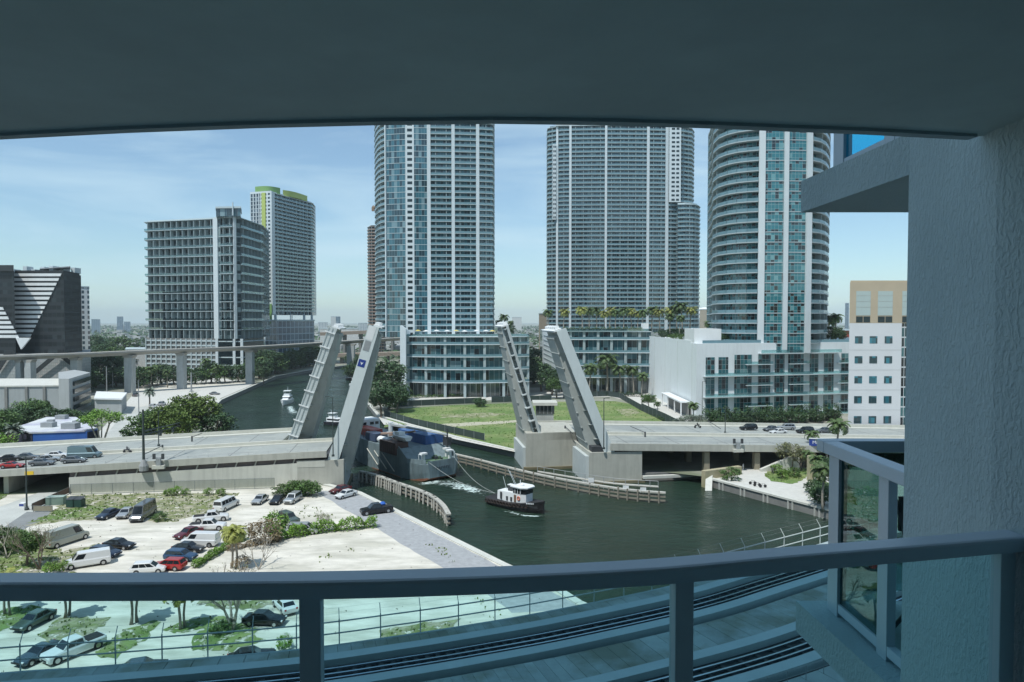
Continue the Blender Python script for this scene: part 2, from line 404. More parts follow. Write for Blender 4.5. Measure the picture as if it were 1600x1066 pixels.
lotpoly = [Vector((-150, 128, 0)), Vector((-100, 137, 0)), Vector((-44, 147, 0))] + [p for p in reversed(bankL_w[:5])] + [Vector((11.5, 80, 0)), Vector((10.5, 70, 0)), Vector((10, 40, 0)), Vector((-150, 40, 0))]
gsheet('sand_lot', lotpoly, SAND, 0.004)
gsheet('gravel_strip', P((490, 766), (556, 770), (645, 816), (785, 887), (868, 928), (900, 944), (893, 952), (800, 958), (770, 935), (692, 886), (640, 858), (590, 826), (540, 797)), GRAVEL, 0.010, (1.5, 0.12))
gsheet('concrete_road', P((-200, 805), (0, 792), (60, 770), (104, 768), (104, 776), (58, 797), (20, 815), (0, 826), (-200, 880)) + [], ROADC, 0.012)
gsheet('asphalt_path', P((0, 828), (42, 800), (82, 800), (68, 812), (40, 826), (20, 840), (-60, 860)), ASPH, 0.016)
gp = []
def patchy(src, name):
    m = src.copy(); m.name = name; nt = m.node_tree; N = nt.nodes; L = nt.links; b = N['Principled BSDF']; g = N.new('ShaderNodeNewGeometry')
    n = N.new('ShaderNodeTexNoise'); n.inputs['Scale'].default_value = .9; n.inputs['Detail'].default_value = 8; n.inputs['Roughness'].default_value = .7; L.new(g.outputs['Position'], n.inputs['Vector'])
    c = N.new('ShaderNodeValToRGB'); c.color_ramp.elements[0].position = .40; c.color_ramp.elements[1].position = .50; L.new(n.outputs[0], c.inputs[0]); L.new(c.outputs[0], b.inputs['Alpha']); return m
GRASSP, DRYGRP = patchy(GRASS, 'grass_patchy'), patchy(DRYGR, 'dry_grass_patchy')
for nm, pts, mm_, jj in (
    ('grass_patch', P((42, 822), (80, 800), (104, 775), (235, 771), (372, 771), (352, 790), (335, 806), (300, 806), (270, 818), (240, 815), (205, 797), (150, 812), (110, 813), (70, 818)), DRYGR, (1.2, 0.7)),
    ('grass_patch', P((48, 816), (84, 799), (150, 790), (215, 792), (150, 806), (95, 812)), GRASS, (1.2, 0.6)),
    ('grass_patch', P((-60, 880), (-10, 820), (30, 832), (75, 840), (95, 862), (150, 848), (170, 858), (110, 885), (60, 896), (-60, 905)), DRYGR, (1.2, 0.8)),
    ('grass_patch', P((-60, 840), (0, 845), (60, 846), (70, 880), (0, 900), (-60, 900)), GRASS, (1.2, 0.8)),
    ('grass_patch', P((-10, 962), (20, 948), (60, 945), (72, 960), (40, 975), (-10, 990)), GRASS, (0.8, 0.35)),
    ('grass_patch', P((62, 990), (95, 965), (168, 966), (160, 978), (130, 1000), (75, 1008)), DRYGR, (0.8, 0.35)),
    ('grass_patch', P((150, 1012), (200, 982), (245, 968), (248, 978), (225, 1000), (180, 1028), (152, 1030)), GRASS, (0.8, 0.35)),
    ('grass_patch', P((300, 1015), (310, 985), (275, 990), (255, 985), (290, 968), (345, 962), (400, 985), (410, 1000), (360, 1018)), GRASS, (0.8, 0.4)),
    ('grass_patch', P((300, 938), (410, 932), (440, 940), (400, 955), (330, 950)), DRYGR, (0.8, 0.4)),
    ('grass_patch', P((-80, 771), (-10, 768), (22, 768), (0, 782), (-80, 800)), GRASS, (0.8, 0.3)),
    ('grass_patch', P((590, 985), (650, 975), (720, 968), (700, 985), (600, 1005)), DRYGR, (0.8, 0.3)),
    ('grass_patch', P((735, 940), (760, 935), (785, 960), (770, 968)), DRYGR, (0.6, 0.3)),
    ('grass_patch', P((655, 850), (680, 845), (700, 862), (722, 884), (705, 884), (680, 860)), DRYGR, (0.6, 0.3)),
    ('grass_patch', P((490, 868), (515, 862), (522, 872), (500, 880)), DRYGR, (0.5, 0.3)),
    ('grass_patch', P((538, 860), (558, 855), (562, 862), (545, 866)), DRYGR, (0.4, 0.2)),
    ('grass_patch', P((420, 812), (480, 790), (500, 795), (540, 815), (480, 812)), DRYGR, (0.6, 0.3)),
):
    if jj[0] < .7: q = jag([(p[0], p[1]) for p in pts], *jj)
    else: o, q = gsheet(nm, pts, {GRASS: GRASSP, DRYGR: DRYGRP}[mm_], 0.020 + 0.004 * len(gp), jj)
    gp.append(q)
WEED = mat('weeds', (0.20, 0.27, 0.09), 0.9, 0.3, 1.5, island=0.35)
tufts('weeds', gp, 0.8, 0.24, WEED, 0.03)
tufts('pebbles', [[(p.x, p.y) for p in lotpoly]], 0.05, 0.13, mat('stones', (0.2, 0.2, 0.17), 0.9, island=0.3), 0.0)

# coping / seawalls, each bank stretch is a thing
def seawall(pts, name, label, w_=1.1, top=0.18, col=CONCL, piles=0):
    c = pts[0]; r = thing(name, label, 'seawall', (c.x, c.y, 0))
    mb = MB(); mb2 = MB()
    for a, b2 in zip(pts, pts[1:]):
        mb.wall(a, b2, -0.12, top, w_, side=0.0); mb2.wall(a, b2, -3.0, -0.122, 0.5)
    mb.build('coping', col, r); mb2.build('sheet_wall', CONCD, r)
    if piles:
        for a, b2 in zip(pts, pts[1:]):
            n = max(1, int((b2 - a).length / piles)); d = (b2 - a).normalized(); nn_ = Vector((d.y, -d.x, 0))
            for i in range(n):
                p = a.lerp(b2, (i + 0.5) / n); q = MB()
                for sgn in (-1, 1):
                    c_ = p + d * 0.5 * sgn
                    q.tube([(c_.x, c_.y - 0.5, -3), (c_.x, c_.y - 0.5, -0.13)], 0.22, 8)
                q.build('pile_pair', CONC, r)
    return r
seawall([Vector((11.5, 80, 0))] + bankL_w[:5] + [Vector((-46.2, 150.5, 0))], 'seawall', 'long pale concrete seawall coping along the gravel edge of the sandy lot')
seawall(bankL_w[8:15], 'seawall', 'low dark seawall around the far bank before the shoreline building plots', 0.8)
seawall([p for p in bankR_w[7:13]], 'seawall', 'white concrete seawall with dark fender strips along the grass field', 1.2, 0.3)
seawall([G(1500, 850), G(1297, 797), G(1110, 748)], 'seawall', 'curved white edged quay wall on paired piles below the waterside walkway', 1.0, 0.25, CONCL, 5.0)

# far bank ground sheets
gsheet('quay_yard', P((150, 680), (205, 620), (230, 600), (330, 590), (400, 597), (388, 604), (345, 622), (330, 640), (250, 640), (215, 660), (190, 700)), PAVE, 0.006)
gsheet('concrete_road', P((150, 700), (185, 655), (200, 640), (240, 632), (215, 690)), ROADC, 0.010)
gsheet('sand_yard', P((208, 603), (260, 598), (390, 596), (380, 602), (280, 608), (200, 615)), SAND, 0.014)
fieldp = P((600, 668), (640, 663), (715, 683), (812, 705), (900, 712), (1060, 680), (1030, 655), (990, 632), (960, 627), (860, 628), (700, 634), (610, 640))
_, fq = gsheet('grass_field', fieldp, GRASS, 0.05)
gsheet('dirt_track', P((640, 667), (700, 662), (790, 658), (840, 655), (842, 658), (790, 662), (700, 668)), mat('dirt_pale', (0.42, 0.40, 0.30), 0.95, 0.2), 0.062, (2, 0.7))
gsheet('dry_patch', P((690, 648), (760, 645), (800, 648), (740, 653), (690, 653)), DRYGR, 0.058, (2, 1.2))
gsheet('dry_patch', P((960, 640), (990, 638), (1000, 646), (980, 650)), DRYGR, 0.066, (2, 1.0))
tufts('field_grass', [fq], 0.18, 0.28, mat('field_tufts', (0.13, 0.21, 0.055), 0.9, 0.3, 1.0, island=0.3), 0.05)
gsheet('promenade', P((600, 634), (700, 628), (860, 622), (955, 620), (1000, 632), (1040, 655), (1075, 672), (1110, 672), (1060, 640), (1010, 605), (800, 606), (640, 612)), PAVE, 0.02)
gsheet('river_walk', P((588, 648), (600, 664), (640, 664), (712, 683), (812, 705), (816, 709), (712, 687), (640, 667), (592, 652)), PAVE, 0.07)
# waterside walkway on the right bank
gsheet('walkway', [G(1500, 850), G(1297, 797), G(1110, 748), G(1130, 735), G(1150, 735), G(1185, 728), G(1230, 745), G(1300, 730), G(1500, 730)], PAVE, 0.03)
_, q = gsheet('lawn', P((1194, 742), (1215, 722), (1265, 735), (1262, 745), (1240, 757), (1205, 752)), GRASS, 0.06, (1, 0.3))
tufts('lawn_grass', [q], 0.8, 0.4, WEED, 0.06)
gsheet('lawn', P((1265, 765), (1282, 752), (1330, 760), (1340, 790), (1290, 775)), GRASS, 0.064, (1, 0.3))

# ---------------------------------------------------------------- our own tower: stucco wall, soffit, balcony railings
sm = bpy.data.materials.new('stucco'); sm.use_nodes = True
nt = sm.node_tree; N = nt.nodes; L = nt.links; b = N['Principled BSDF']; b.inputs['Roughness'].default_value = 0.75
g = N.new('ShaderNodeNewGeometry')
mpn = N.new('ShaderNodeMapping'); mpn.inputs['Scale'].default_value = (1, 1, 0.6); L.new(g.outputs['Position'], mpn.inputs[0])
na = N.new('ShaderNodeTexNoise'); na.inputs['Scale'].default_value = 52; na.inputs['Detail'].default_value = 5; na.inputs['Distortion'].default_value = 0.6; L.new(mpn.outputs[0], na.inputs['Vector'])
ra = N.new('ShaderNodeValToRGB'); ra.color_ramp.elements[0].position = 0.42; ra.color_ramp.elements[1].position = 0.62; L.new(na.outputs[0], ra.inputs[0])
nb = N.new('ShaderNodeTexNoise'); nb.inputs['Scale'].default_value = 140; nb.inputs['Detail'].default_value = 3; L.new(g.outputs['Position'], nb.inputs['Vector'])
ad = N.new('ShaderNodeMath'); ad.operation = 'MULTIPLY_ADD'; ad.inputs[1].default_value = 0.25; L.new(nb.outputs[0], ad.inputs[0]); L.new(ra.outputs[0], ad.inputs[2])
bp = N.new('ShaderNodeBump'); bp.inputs['Strength'].default_value = 0.9; bp.inputs['Distance'].default_value = 0.0038; L.new(ad.outputs[0], bp.inputs['Height']); L.new(bp.outputs[0], b.inputs['Normal'])
nc = N.new('ShaderNodeTexNoise'); nc.inputs['Scale'].default_value = 1.5; nc.inputs['Detail'].default_value = 6; L.new(g.outputs['Position'], nc.inputs['Vector'])
rc_ = N.new('ShaderNodeValToRGB'); rc_.color_ramp.elements[0].position = 0.3; rc_.color_ramp.elements[1].position = 0.7
rc_.color_ramp.elements[0].color = (0.35, 0.46, 0.49, 1); rc_.color_ramp.elements[1].color = (0.42, 0.54, 0.57, 1); L.new(nc.outputs[0], rc_.inputs[0]); L.new(rc_.outputs[0], b.inputs['Base Color'])
STUC = sm
SOFF = mat('soffit_paint', (0.52, 0.62, 0.61), 0.8, 0.09, 1.1, bump=0.03, bscale=70, col2=(0.46, 0.55, 0.55), sc2=0.6)
RAILM = mat('rail_paint', (0.50, 0.60, 0.68), 0.38, 0.05, 2)
POSTM = mat('post_paint', (0.50, 0.58, 0.64), 0.4, 0.05, 2)
BGL = clearglass('balcony_glass', (0.75, 0.92, 0.93), 0.02)
NGL = clearglass('neighbour_glass', (0.46, 0.60, 0.58), 0.12)
tw = thing('apartment_tower', 'pale stucco apartment tower with the balcony, curved soffit and right wall framing the view', 'building', (0, -10, 0))
C0 = CZ + 0.70   # soffit height
crv = [(-900, 262), (-400, 238), (0, 215), (200, 204.5), (400, 197), (600, 192), (770, 190), (950, 192.5), (1100, 197), (1350, 207), (1510, 215.5)]
edge = [G(x, y, C0) for x, y in crv]
pl = [(p.x, p.y) for p in edge] + [(1.78, 2.60), (1.80, -1.6), (-4.5, -1.6)]
m = MB(); m.prism(pl, C0, C0 + 0.22); m.build('soffit_slab', SOFF, tw)
m = MB()   # drip lip just inside the slab edge
for a, b2 in zip(edge, edge[1:]):
    m.wall((a.x, a.y - 0.035), (b2.x, b2.y - 0.035), C0 - 0.012, C0 + 0.02, 0.045)
m.build('drip_lip', mat('lip_paint', (0.34, 0.42, 0.44), 0.7), tw)
m = MB(); m.prism([(p.x, p.y) for p in edge] + [(1.76, 2.55), (1.76, -1.6), (-4.5, -1.6)], CZ - 2.03, CZ - 1.82); m.build('balcony_floor', SOFF, tw)
wl = [(1.90, 3.29), (1.80, 2.75), (1.765, 2.5), (1.78, 2.3), (1.84, -1.6), (3.2, -1.6), (3.2, 3.29)]
m = MB(); m.prism(wl, CZ - 5, CZ + 3.4); m.build('stucco_wall', STUC, tw)
for zt, nm in ((C0, 'upper'), (CZ - 2.03, 'lower')):
    m = MB(); m.prism([(1.86, 4.42), (1.902, 3.20), (4.2, 3.20), (4.2, 4.42)], zt, zt + 0.20); m.build('neighbour_slab', STUC, tw)
m = MB(); m.b2(-120, -28, 0, -60, -1.62, 150); m.b2(-60.02, -28, 0, 60, -1.62, 190)  # unseen tower mass, heights stepped to shape its shadow over the guideway
m.build('tower_body', panes('own_facade', 1.6, 3.2, (0.03, 0.05, 0.06), (0.08, 0.14, 0.16), (0.25, 0.3, 0.3), (0.5, 0.52, 0.54), 0.12, 0.25), tw)
# railing of our balcony
def rail_loft(path, wd, ht, zt):
    rings = []
    for i, p in enumerate(path):
        d = (path[min(i + 1, len(path) - 1)] - path[max(i - 1, 0)]); d.z = 0; d.normalize(); n = Vector((d.y, -d.x, 0))   # toward the camera side
        r_ = 0.012; sec = [(0, -ht), (0, -r_), (r_ * .3, -r_ * .3), (r_, 0), (wd - r_, 0), (wd - r_ * .3, -r_ * .3), (wd, -r_), (wd, -ht)]
        rings.append([Vector((p.x + n.x * a, p.y + n.y * a, zt + h_)) for a, h_ in sec])
    return MB().loft(rings)
RZ = CZ - 0.745
rp_ = [(-700, 905), (-300, 897), (0, 893), (200, 892.5), (400, 891.5), (550, 889.5), (700, 885.5), (850, 880), (960, 874.5), (1055, 868), (1200, 855), (1330, 845), (1450, 835.5), (1530, 829), (1568, 826)]
path = [G(x, y, RZ) for x, y in rp_]
# densify
def dens(pts, k=5):
    o = []
    for i in range(len(pts) - 1):
        p0, p1, p2, p3 = pts[max(i - 1, 0)], pts[i], pts[i + 1], pts[min(i + 2, len(pts) - 1)]
        for j in range(k):
            t = j / k; o.append(0.5 * ((2 * p1) + (p2 - p0) * t + (2 * p0 - 5 * p1 + 4 * p2 - p3) * t * t + (3 * p1 - p0 - 3 * p2 + p3) * t ** 3))
    o.append(pts[-1]); return o
path = dens(path)
top = rail_loft(path, 0.098, 0.05, RZ).build('balcony_railing', RAILM, tw, smooth=False)
def post_at(px, w_=0.062, dpt=0.045, parent=None):
    best = min(path, key=lambda p: abs(800 + F * p.x / p.y - px)); i = path.index(best)
    d = (path[min(i + 1, len(path) - 1)] - path[max(i - 1, 0)]).normalized(); a = math.atan2(d.y, d.x)
    c = Vector((best.x + d.y * 0.045, best.y - d.x * 0.045, 0))
    m = MB(); m.box((c.x, c.y, RZ - 0.05 - 0.5), (w_, dpt, 1.0), a); m.build('post', POSTM, top, bevel=0.003)
    return best
for px in (-520, 476, 1053, 1552): post_at(px)
def pane_between(pa, pb):
    fp = dens(path, 6); seg = [p for p in fp if pa < 800 + F * p.x / p.y < pb]
    m = MB()
    rings = [[Vector((p.x, p.y - 0.030, RZ - 0.052)), Vector((p.x, p.y - 0.040, RZ - 0.052)), Vector((p.x, p.y - 0.040, RZ - 1.02)), Vector((p.x, p.y - 0.030, RZ - 1.02))] for p in seg]
    m.loft(rings); m.build('glass_pane', BGL, top)
pane_between(-500, 474); pane_between(479, 1051); pane_between(1056, 1551)
# neighbour's railings (upper storey and our storey)
UGL = clearglass('upper_glass', (0.42, 0.88, 0.97), 0.05)
def nb_rail(z0, zr):
    r_ = MB(); r_.b2(1.985, 3.30, zr - 0.075, 2.085, 4.33, zr); r_.b2(1.985, 4.332, zr - 0.075, 4.2, 4.43, zr + 0.001)
    rr = r_.build('neighbour_railing', RAILM, tw, bevel=0.006)
    for (x, y, w_, d_) in ((2.035, 4.30, 0.055, 0.13), (2.035, 3.72, 0.05, 0.10)):
        m = MB(); m.b2(x - w_ / 2, y - d_, z0, x + w_ / 2, y, zr - 0.076); m.build('post', POSTM, rr, bevel=0.003)
    m = MB(); m.b2(2.025, 3.722, z0 + 0.085, 2.036, 4.168, zr - 0.077); m.b2(2.10, 4.37, z0 + 0.085, 4.2, 4.38, zr - 0.077); m.build('glass_pane', NGL if z0 < CZ else UGL, rr)
    m = MB(); m.b2(2.012, 3.722, z0 + 0.03, 2.058, 4.168, z0 + 0.084); m.b2(2.012, 3.30, z0 + 0.03, 2.058, 3.618, z0 + 0.084); m.build('bottom_rail', RAILM, rr)
nb_rail(CZ - 1.83, CZ - 0.765)
nb_rail(C0 + 0.20, C0 + 0.20 + 1.07)
# potted plant with sword leaves on the neighbour balcony
pp = thing('potted_plant', 'dark sword leaved plant in a pot behind the glass of the neighbouring balcony', 'potted plant', (2.62, 3.95, CZ - 1.83))
MB().lathe((2.62, 3.95, CZ - 1.83), [(0.12, 0), (0.17, 0.32), (0.18, 0.34), (0.15, 0.34)], 16).build('pot', mat('clay_pot', (0.16, 0.10, 0.07), 0.8), pp)
m = MB()
for i in range(46):
    a = random.uniform(0, 6.28); ln = random.uniform(0.45, 0.9); sp_ = random.uniform(0.15, 0.9); bx, by, bz = 2.62, 3.95, CZ - 1.5 + random.uniform(0, 0.4)
    pr = None; ring = []
    for k in range(5):
        t = k / 4; x = bx + math.cos(a) * sp_ * ln * t; y = by + math.sin(a) * sp_ * ln * t; z = bz + ln * (t - 0.35 * sp_ * t * t); w_ = 0.03 * (1 - t) + 0.002
        ring.append(((x - math.sin(a) * w_, y + math.cos(a) * w_, z), (x + math.sin(a) * w_, y - math.cos(a) * w_, z)))
    vs = [q for r_ in ring for q in r_]; m.add(vs, [(2 * k, 2 * k + 1, 2 * k + 3, 2 * k + 2) for k in range(4)])
m.build('leaves', mat('dark_leaf', (0.03, 0.06, 0.03), 0.5), pp, fix=False)
ch = thing('folding_chair', 'dark folding chair standing behind the neighbouring balcony glass', 'chair', (2.42, 3.75, CZ - 1.83))
m = MB()
for x in (2.25, 2.62):
    m.tube([(x, 3.55, CZ - 1.83), (x, 4.0, CZ - 1.0)], 0.012, 6); m.tube([(x, 4.0, CZ - 1.83), (x, 3.6, CZ - 1.38)], 0.012, 6)
m.build('frame', DKMET, ch)
MB().b2(2.25, 3.58, CZ - 1.40, 2.62, 3.92, CZ - 1.375).build('seat', mat('chair_cloth', (0.04, 0.05, 0.05), 0.9), ch)
MB().box((2.435, 3.94, CZ - 1.12), (0.37, 0.02, 0.2), 0).build('backrest', mat('chair_cloth', (0.04, 0.05, 0.05), 0.9), ch)

# ---------------------------------------------------------------- elevated guideway below
GZ = 9.0
gpts = [(-700, 1130), (-350, 1085), (0, 1051), (156, 1040), (453, 1015), (620, 993), (737, 975), (853, 955), (1030, 919), (1147, 887), (1290, 847), (1450, 802), (1650, 746)]
gpath = dens([G(x, y, GZ) for x, y in gpts], 8)
def off(o_, z):
    r_ = []
    for i, p in enumerate(gpath):
        d = (gpath[min(i + 1, len(gpath) - 1)] - gpath[max(i - 1, 0)]); d.z = 0; d.normalize()
        r_.append(Vector((p.x + d.y * o_, p.y - d.x * o_, z)))
    return r_
gw = thing('elevated_guideway', 'curving two track elevated concrete railway deck passing right below the balcony', 'railway viaduct', (gpath[len(gpath) // 2].x, gpath[len(gpath) // 2].y - 9, 0))
def strip(o0, o1, z0, z1, name, m_):
    a, b2, c, d = off(o0, z0), off(o0, z1), off(o1, z1), off(o1, z0)
    return MB().loft([[a[i], b2[i], c[i], d[i]] for i in range(len(a))]).build(name, m_, gw)
GC = mat('guideway_concrete', (0.34, 0.42, 0.44), 0.85, 0.1, 0.5, col2=(0.28, 0.34, 0.35), sc2=0.25)
GL_ = mat('guideway_light', (0.42, 0.50, 0.52), 0.85, 0.06, 0.5)
GS = mat('guideway_slab', (0.33, 0.39, 0.39), 0.85, 0.12, 0.5, col2=(0.20, 0.22, 0.18), sc2=0.16, island=0.09)
BAL = mat('ballast', (0.05, 0.055, 0.06), 0.95, 0.4, 2.0, bump=0.3, bscale=6)
STEEL = mat('rail_steel', (0.5, 0.55, 0.62), 0.22, 0.05, 1, metal=1.0)
strip(0.0, 21.4, 6.6, 8.4, 'deck', GC)
strip(0.0, 0.25, 8.402, 9.0, 'edge_beam', GC)
def slabs(o0, o1, z1, pitch, name, m_):
    A, B = off(o0, z1), off(o1, z1); mb = MB()
    # walk along by length
    acc = 0; seg = []
    pa, pb = A[0], B[0]
    for i in range(1, len(A)):
        L_ = (A[i] - A[i - 1]).length; n = max(1, int(round(L_ / pitch)))
        for k in range(n):
            t0, t1 = k / n + 0.012, (k + 1) / n - 0.012
            q = [A[i - 1].lerp(A[i], t0), A[i - 1].lerp(A[i], t1), B[i - 1].lerp(B[i], t1), B[i - 1].lerp(B[i], t0)]
            vs = [Vector((p.x, p.y, z1 - 0.3)) for p in q] + q
            mb.add(vs, [(0, 1, 2, 3), (7, 6, 5, 4), (0, 4, 5, 1), (1, 5, 6, 2), (2, 6, 7, 3), (3, 7, 4, 0)])
    return mb.build(name, m_, gw)
slabs(0.27, 2.0, 9.0, 2.6, 'walkway', GS)
for o_ in (0.0, 9.9):
    strip(2.05 + o_, 3.1 + o_, 8.402, 9.3, 'track_beam', GL_)
    strip(3.12 + o_, 6.0 + o_, 8.402, 8.75, 'ballast_bed', BAL)
    for k in (3.75, 4.55, 5.2):
        strip(k + o_, k + 0.15 + o_, 8.80, 9.0, 'rail', STEEL)
    strip(6.02 + o_, 7.1 + o_, 8.402, 9.22, 'track_beam', GL_)
    strip(7.12 + o_, 7.9 + o_, 8.402, 8.55, 'dark_gap_strip', BAL)  # dark strip along the gap beside the track beam
slabs(7.95, 11.9, 9.05, 3.0, 'walkway', GS)
slabs(17.85, 21.2, 9.05, 3.0, 'walkway', GS)
strip(21.2, 21.5, 7.9, 9.5, 'edge_beam', GC)
for i in range(6, len(gpath) - 4, 20):
    p = off(10.5, 0)[i]; MB().lathe((p.x, p.y, -3.5), [(1.3, 0), (1.3, 8.0), (2.6, 10.1)], 20).build('pier', CONC, gw)
# ties across the rails
mb = MB(); A0 = off(3.5, 8.8); B0 = off(5.7, 8.8); A1 = off(13.4, 8.8); B1 = off(15.6, 8.8)
for A_, B_ in ((A0, B0), (A1, B1)):
    for i in range(1, len(A_)):
        n = max(1, int((A_[i] - A_[i - 1]).length / 1.3))
        for k in range(n): mb.wall(A_[i - 1].lerp(A_[i], k / n), B_[i - 1].lerp(B_[i], k / n), 8.755, 8.83, 0.35)
mb.build('sleepers', mat('sleeper', (0.07, 0.075, 0.08), 0.9, 0.1), gw)
# barbed fence along the outer edge
FM = mat('fence_white', (0.50, 0.54, 0.52), 0.6, 0.1)
fe = thing('barbed_fence', 'two rail pipe fence with leaning barbed wire arms along the railway deck edge', 'fence', (gpath[30].x, gpath[30].y, GZ))
E = off(-0.08, GZ)
for zz in (9.85, 10.8): MB().tube([Vector((p.x, p.y, zz)) for p in E], 0.06, 6).build('rail', FM, fe)
acc = 0; k = 0; wire = [[], []]
for i in range(1, len(E)):
    seg = (E[i] - E[i - 1]); acc += seg.length
    while acc > 3.3:
        acc -= 3.3; p = E[i].copy() - seg.normalized() * acc; d = seg.normalized(); o_ = Vector((-d.y, d.x, 0))
        if p.x < -70 or p.x > 60: continue
        m = MB(); m.tube([(p.x, p.y, 8.5), (p.x, p.y, 11.0)], 0.055, 6); t_ = p + o_ * 0.5; m.tube([(p.x, p.y, 11.0), (t_.x, t_.y, 11.7)], 0.035, 5)
        m.build('post', FM, fe); t_.z = 11.7; wire[0].append(t_.copy()); h_ = p.lerp(t_, 0.5); h_.z = 11.35; wire[1].append(h_)
for wv in wire: MB().tube(wv, 0.006, 3).build('barbed_wire', GREYMET, fe)
# inner handrail on the near walkway
E2 = off(18.4, 9.05); hr = thing('handrail', 'thin grey handrail along the nearest railway walkway', 'handrail', (E2[40].x, E2[40].y, 9.05))
MB().tube([Vector((p.x, p.y, 10.1)) for p in E2], 0.025, 5).build('top_rail', GREYMET, hr)
MB().tube([Vector((p.x, p.y, 9.6)) for p in E2], 0.02, 5).build('middle_rail', GREYMET, hr)
for i in range(0, len(E2), 1):
    if -15 < E2[i].x < 45: MB().tube([E2[i], E2[i] + Vector((0, 0, 1.06))], 0.03, 5).build('post', GREYMET, hr)
# ---------------------------------------------------------------- drawbridge
BA = Vector((0.990, 0.141, 0)); BP = Vector((-0.141, 0.990, 0)); BO = Vector((0, 150.8, 0))
def Bp(s, t, z=0.0):
    p = BO + BA * s + BP * t; return Vector((p.x, p.y, z))
def zd(s):
    if s < -42: return max(3.2, 6.6 + (s + 42) * 0.035)
    if s > 22: return max(2.6, 6.6 - (s - 22) * 0.035)
    return 6.6
BANG = math.atan2(0.141, 0.990)
br = thing('drawbridge', 'grey concrete double leaf drawbridge standing open across the river', 'bridge', Bp(-8, 15))
BRC = mat('bridge_concrete', (0.44, 0.44, 0.39), 0.85, 0.07, 0.4, streak=0.16)
BRL = mat('bridge_light', (0.54, 0.54, 0.48), 0.8, 0.06, 0.4, streak=0.10)
LEAFM = mat('leaf_paint', (0.41, 0.44, 0.42), 0.6, 0.08, 0.5, streak=0.12)
LEAFP = mat('leaf_plate', (0.60, 0.66, 0.66), 0.55, 0.04, 0.4, streak=0.06)
LEAFL = mat('leaf_paint_light', (0.52, 0.57, 0.57), 0.55, 0.06, 0.4, streak=0.08)
def bstrip(s0, s1, t0, t1, za, zb, name, m_, step=8.0, parent=br):
    n = max(1, int(abs(s1 - s0) / step)); rings = []
    for i in range(n + 1):
        s = s0 + (s1 - s0) * i / n; z = zd(s)
        rings.append([Bp(s, t0, z + za), Bp(s, t0, z + zb), Bp(s, t1, z + zb), Bp(s, t1, z + za)])
    return MB().loft(rings).build(name, m_, parent)
ROADB = mat('bridge_road', (0.32, 0.34, 0.32), 0.85, 0.07, 0.35, col2=(0.27, 0.29, 0.28), sc2=0.12)
for (s0, s1, t0, t1) in ((-210, -40.5, 0.1, 16.2), (-210, -53, 17.3, 35), (23, 165, 0.1, 16.2), (10.5, 165, 17.3, 35)):
    bstrip(s0, s1, t0, t1, -0.62, 0.0, 'approach_deck', ROADB)
    bstrip(s0, s1, t0 + (0.02 if t0 < 10 else 15.5), t0 + (2.0 if t0 < 10 else 17.6), 0.004, 0.2, 'sidewalk', BRL)
for (s0, s1) in ((-210, -40), (22.5, 165)):
    bstrip(s0, s1, -0.32, 0.1, -0.62 if s0 < 0 else -0.85, 0.75, 'parapet', BRC); bstrip(s0, s1, 16.22, 16.7, -1.2, 0.75, 'median_barrier', BRL)
    bstrip(s0, s1, 15.2, 16.2, 0.004, 0.15, 'median_kerb', BRL)
for (s0, s1) in ((-210, -52.5), (10.2, 165)):
    bstrip(s0, s1, 16.9, 17.3, -1.2, 0.75, 'median_barrier', BRL); bstrip(s0, s1, 35.0, 35.35, -1.25, 0.95, 'parapet', BRL)
# parapet handrail
for (s0, s1) in ((-88, -41), (24, 80)):
    for h_ in (1.3,):
        MB().tube([Bp(s, -0.1, zd(s) + h_) for s in (s0, (s0 + s1) / 2, s1)], 0.035, 5).build('handrail', GREYMET, br)
    for i in range(int((s1 - s0) / 4) + 1):
        s = s0 + i * 4; MB().tube([Bp(s, -0.1, zd(s) + 0.8), Bp(s, -0.1, zd(s) + 1.3)], 0.03, 4).build('handrail_post', GREYMET, br)
# left retaining wall and the louvred strip over it
n = 12; rings = []
for i in range(n + 1):
    s = -91 + 44.9 * i / n; z = zd(s); rings.append([Bp(s, 0.0, -0.5), Bp(s, 0.0, z - 1.65), Bp(s, 0.9, z - 1.65), Bp(s, 0.9, -0.5)])
MB().loft(rings).build('retaining_wall', mat('wall_cream', (0.56, 0.56, 0.50), 0.9, 0.06, 0.3, streak=0.16), br)
LOUV = mat('louvre_brown', (0.13, 0.11, 0.11), 0.8, 0.15, 1.5)
rings = []
for i in range(n + 1):
    s = -91 + 44.9 * i / n; z = zd(s); rings.append([Bp(s, 0.35, z - 1.66), Bp(s, 0.35, z - 0.64), Bp(s, 0.8, z - 0.64), Bp(s, 0.8, z - 1.66)])
MB().loft(rings).build('louvre_strip', LOUV, br)
for i in range(12):
    s = -90 + 3.9 * i; z = zd(s); m = MB(); a = Bp(s, 0.0, 0); m.add([Bp(s, 0.02, z - 1.64), Bp(s + 0.25, 0.02, z - 1.64), Bp(s + 0.6, 0.02, z - 0.66), Bp(s + 0.35, 0.02, z - 0.66), Bp(s, 0.34, z - 1.64), Bp(s + 0.25, 0.34, z - 1.64), Bp(s + 0.6, 0.34, z - 0.66), Bp(s + 0.35, 0.34, z - 0.66)], [(0, 1, 2, 3), (4, 5, 6, 7), (0, 1, 5, 4), (2, 3, 7, 6), (1, 2, 6, 5), (0, 3, 7, 4)])
    m.build('louvre_post', BRC, br)
m = MB(); m.wall(Bp(-90.9, 1), Bp(-90.9, 34.5), -0.5, zd(-91) - 0.64, 0.8); m.build('abutment_wall', BRC, br)
m = MB(); m.wall(Bp(-150, 34), Bp(-91.5, 34), -0.5, 2.4, 0.5); m.build('back_wall', CONCD, br)
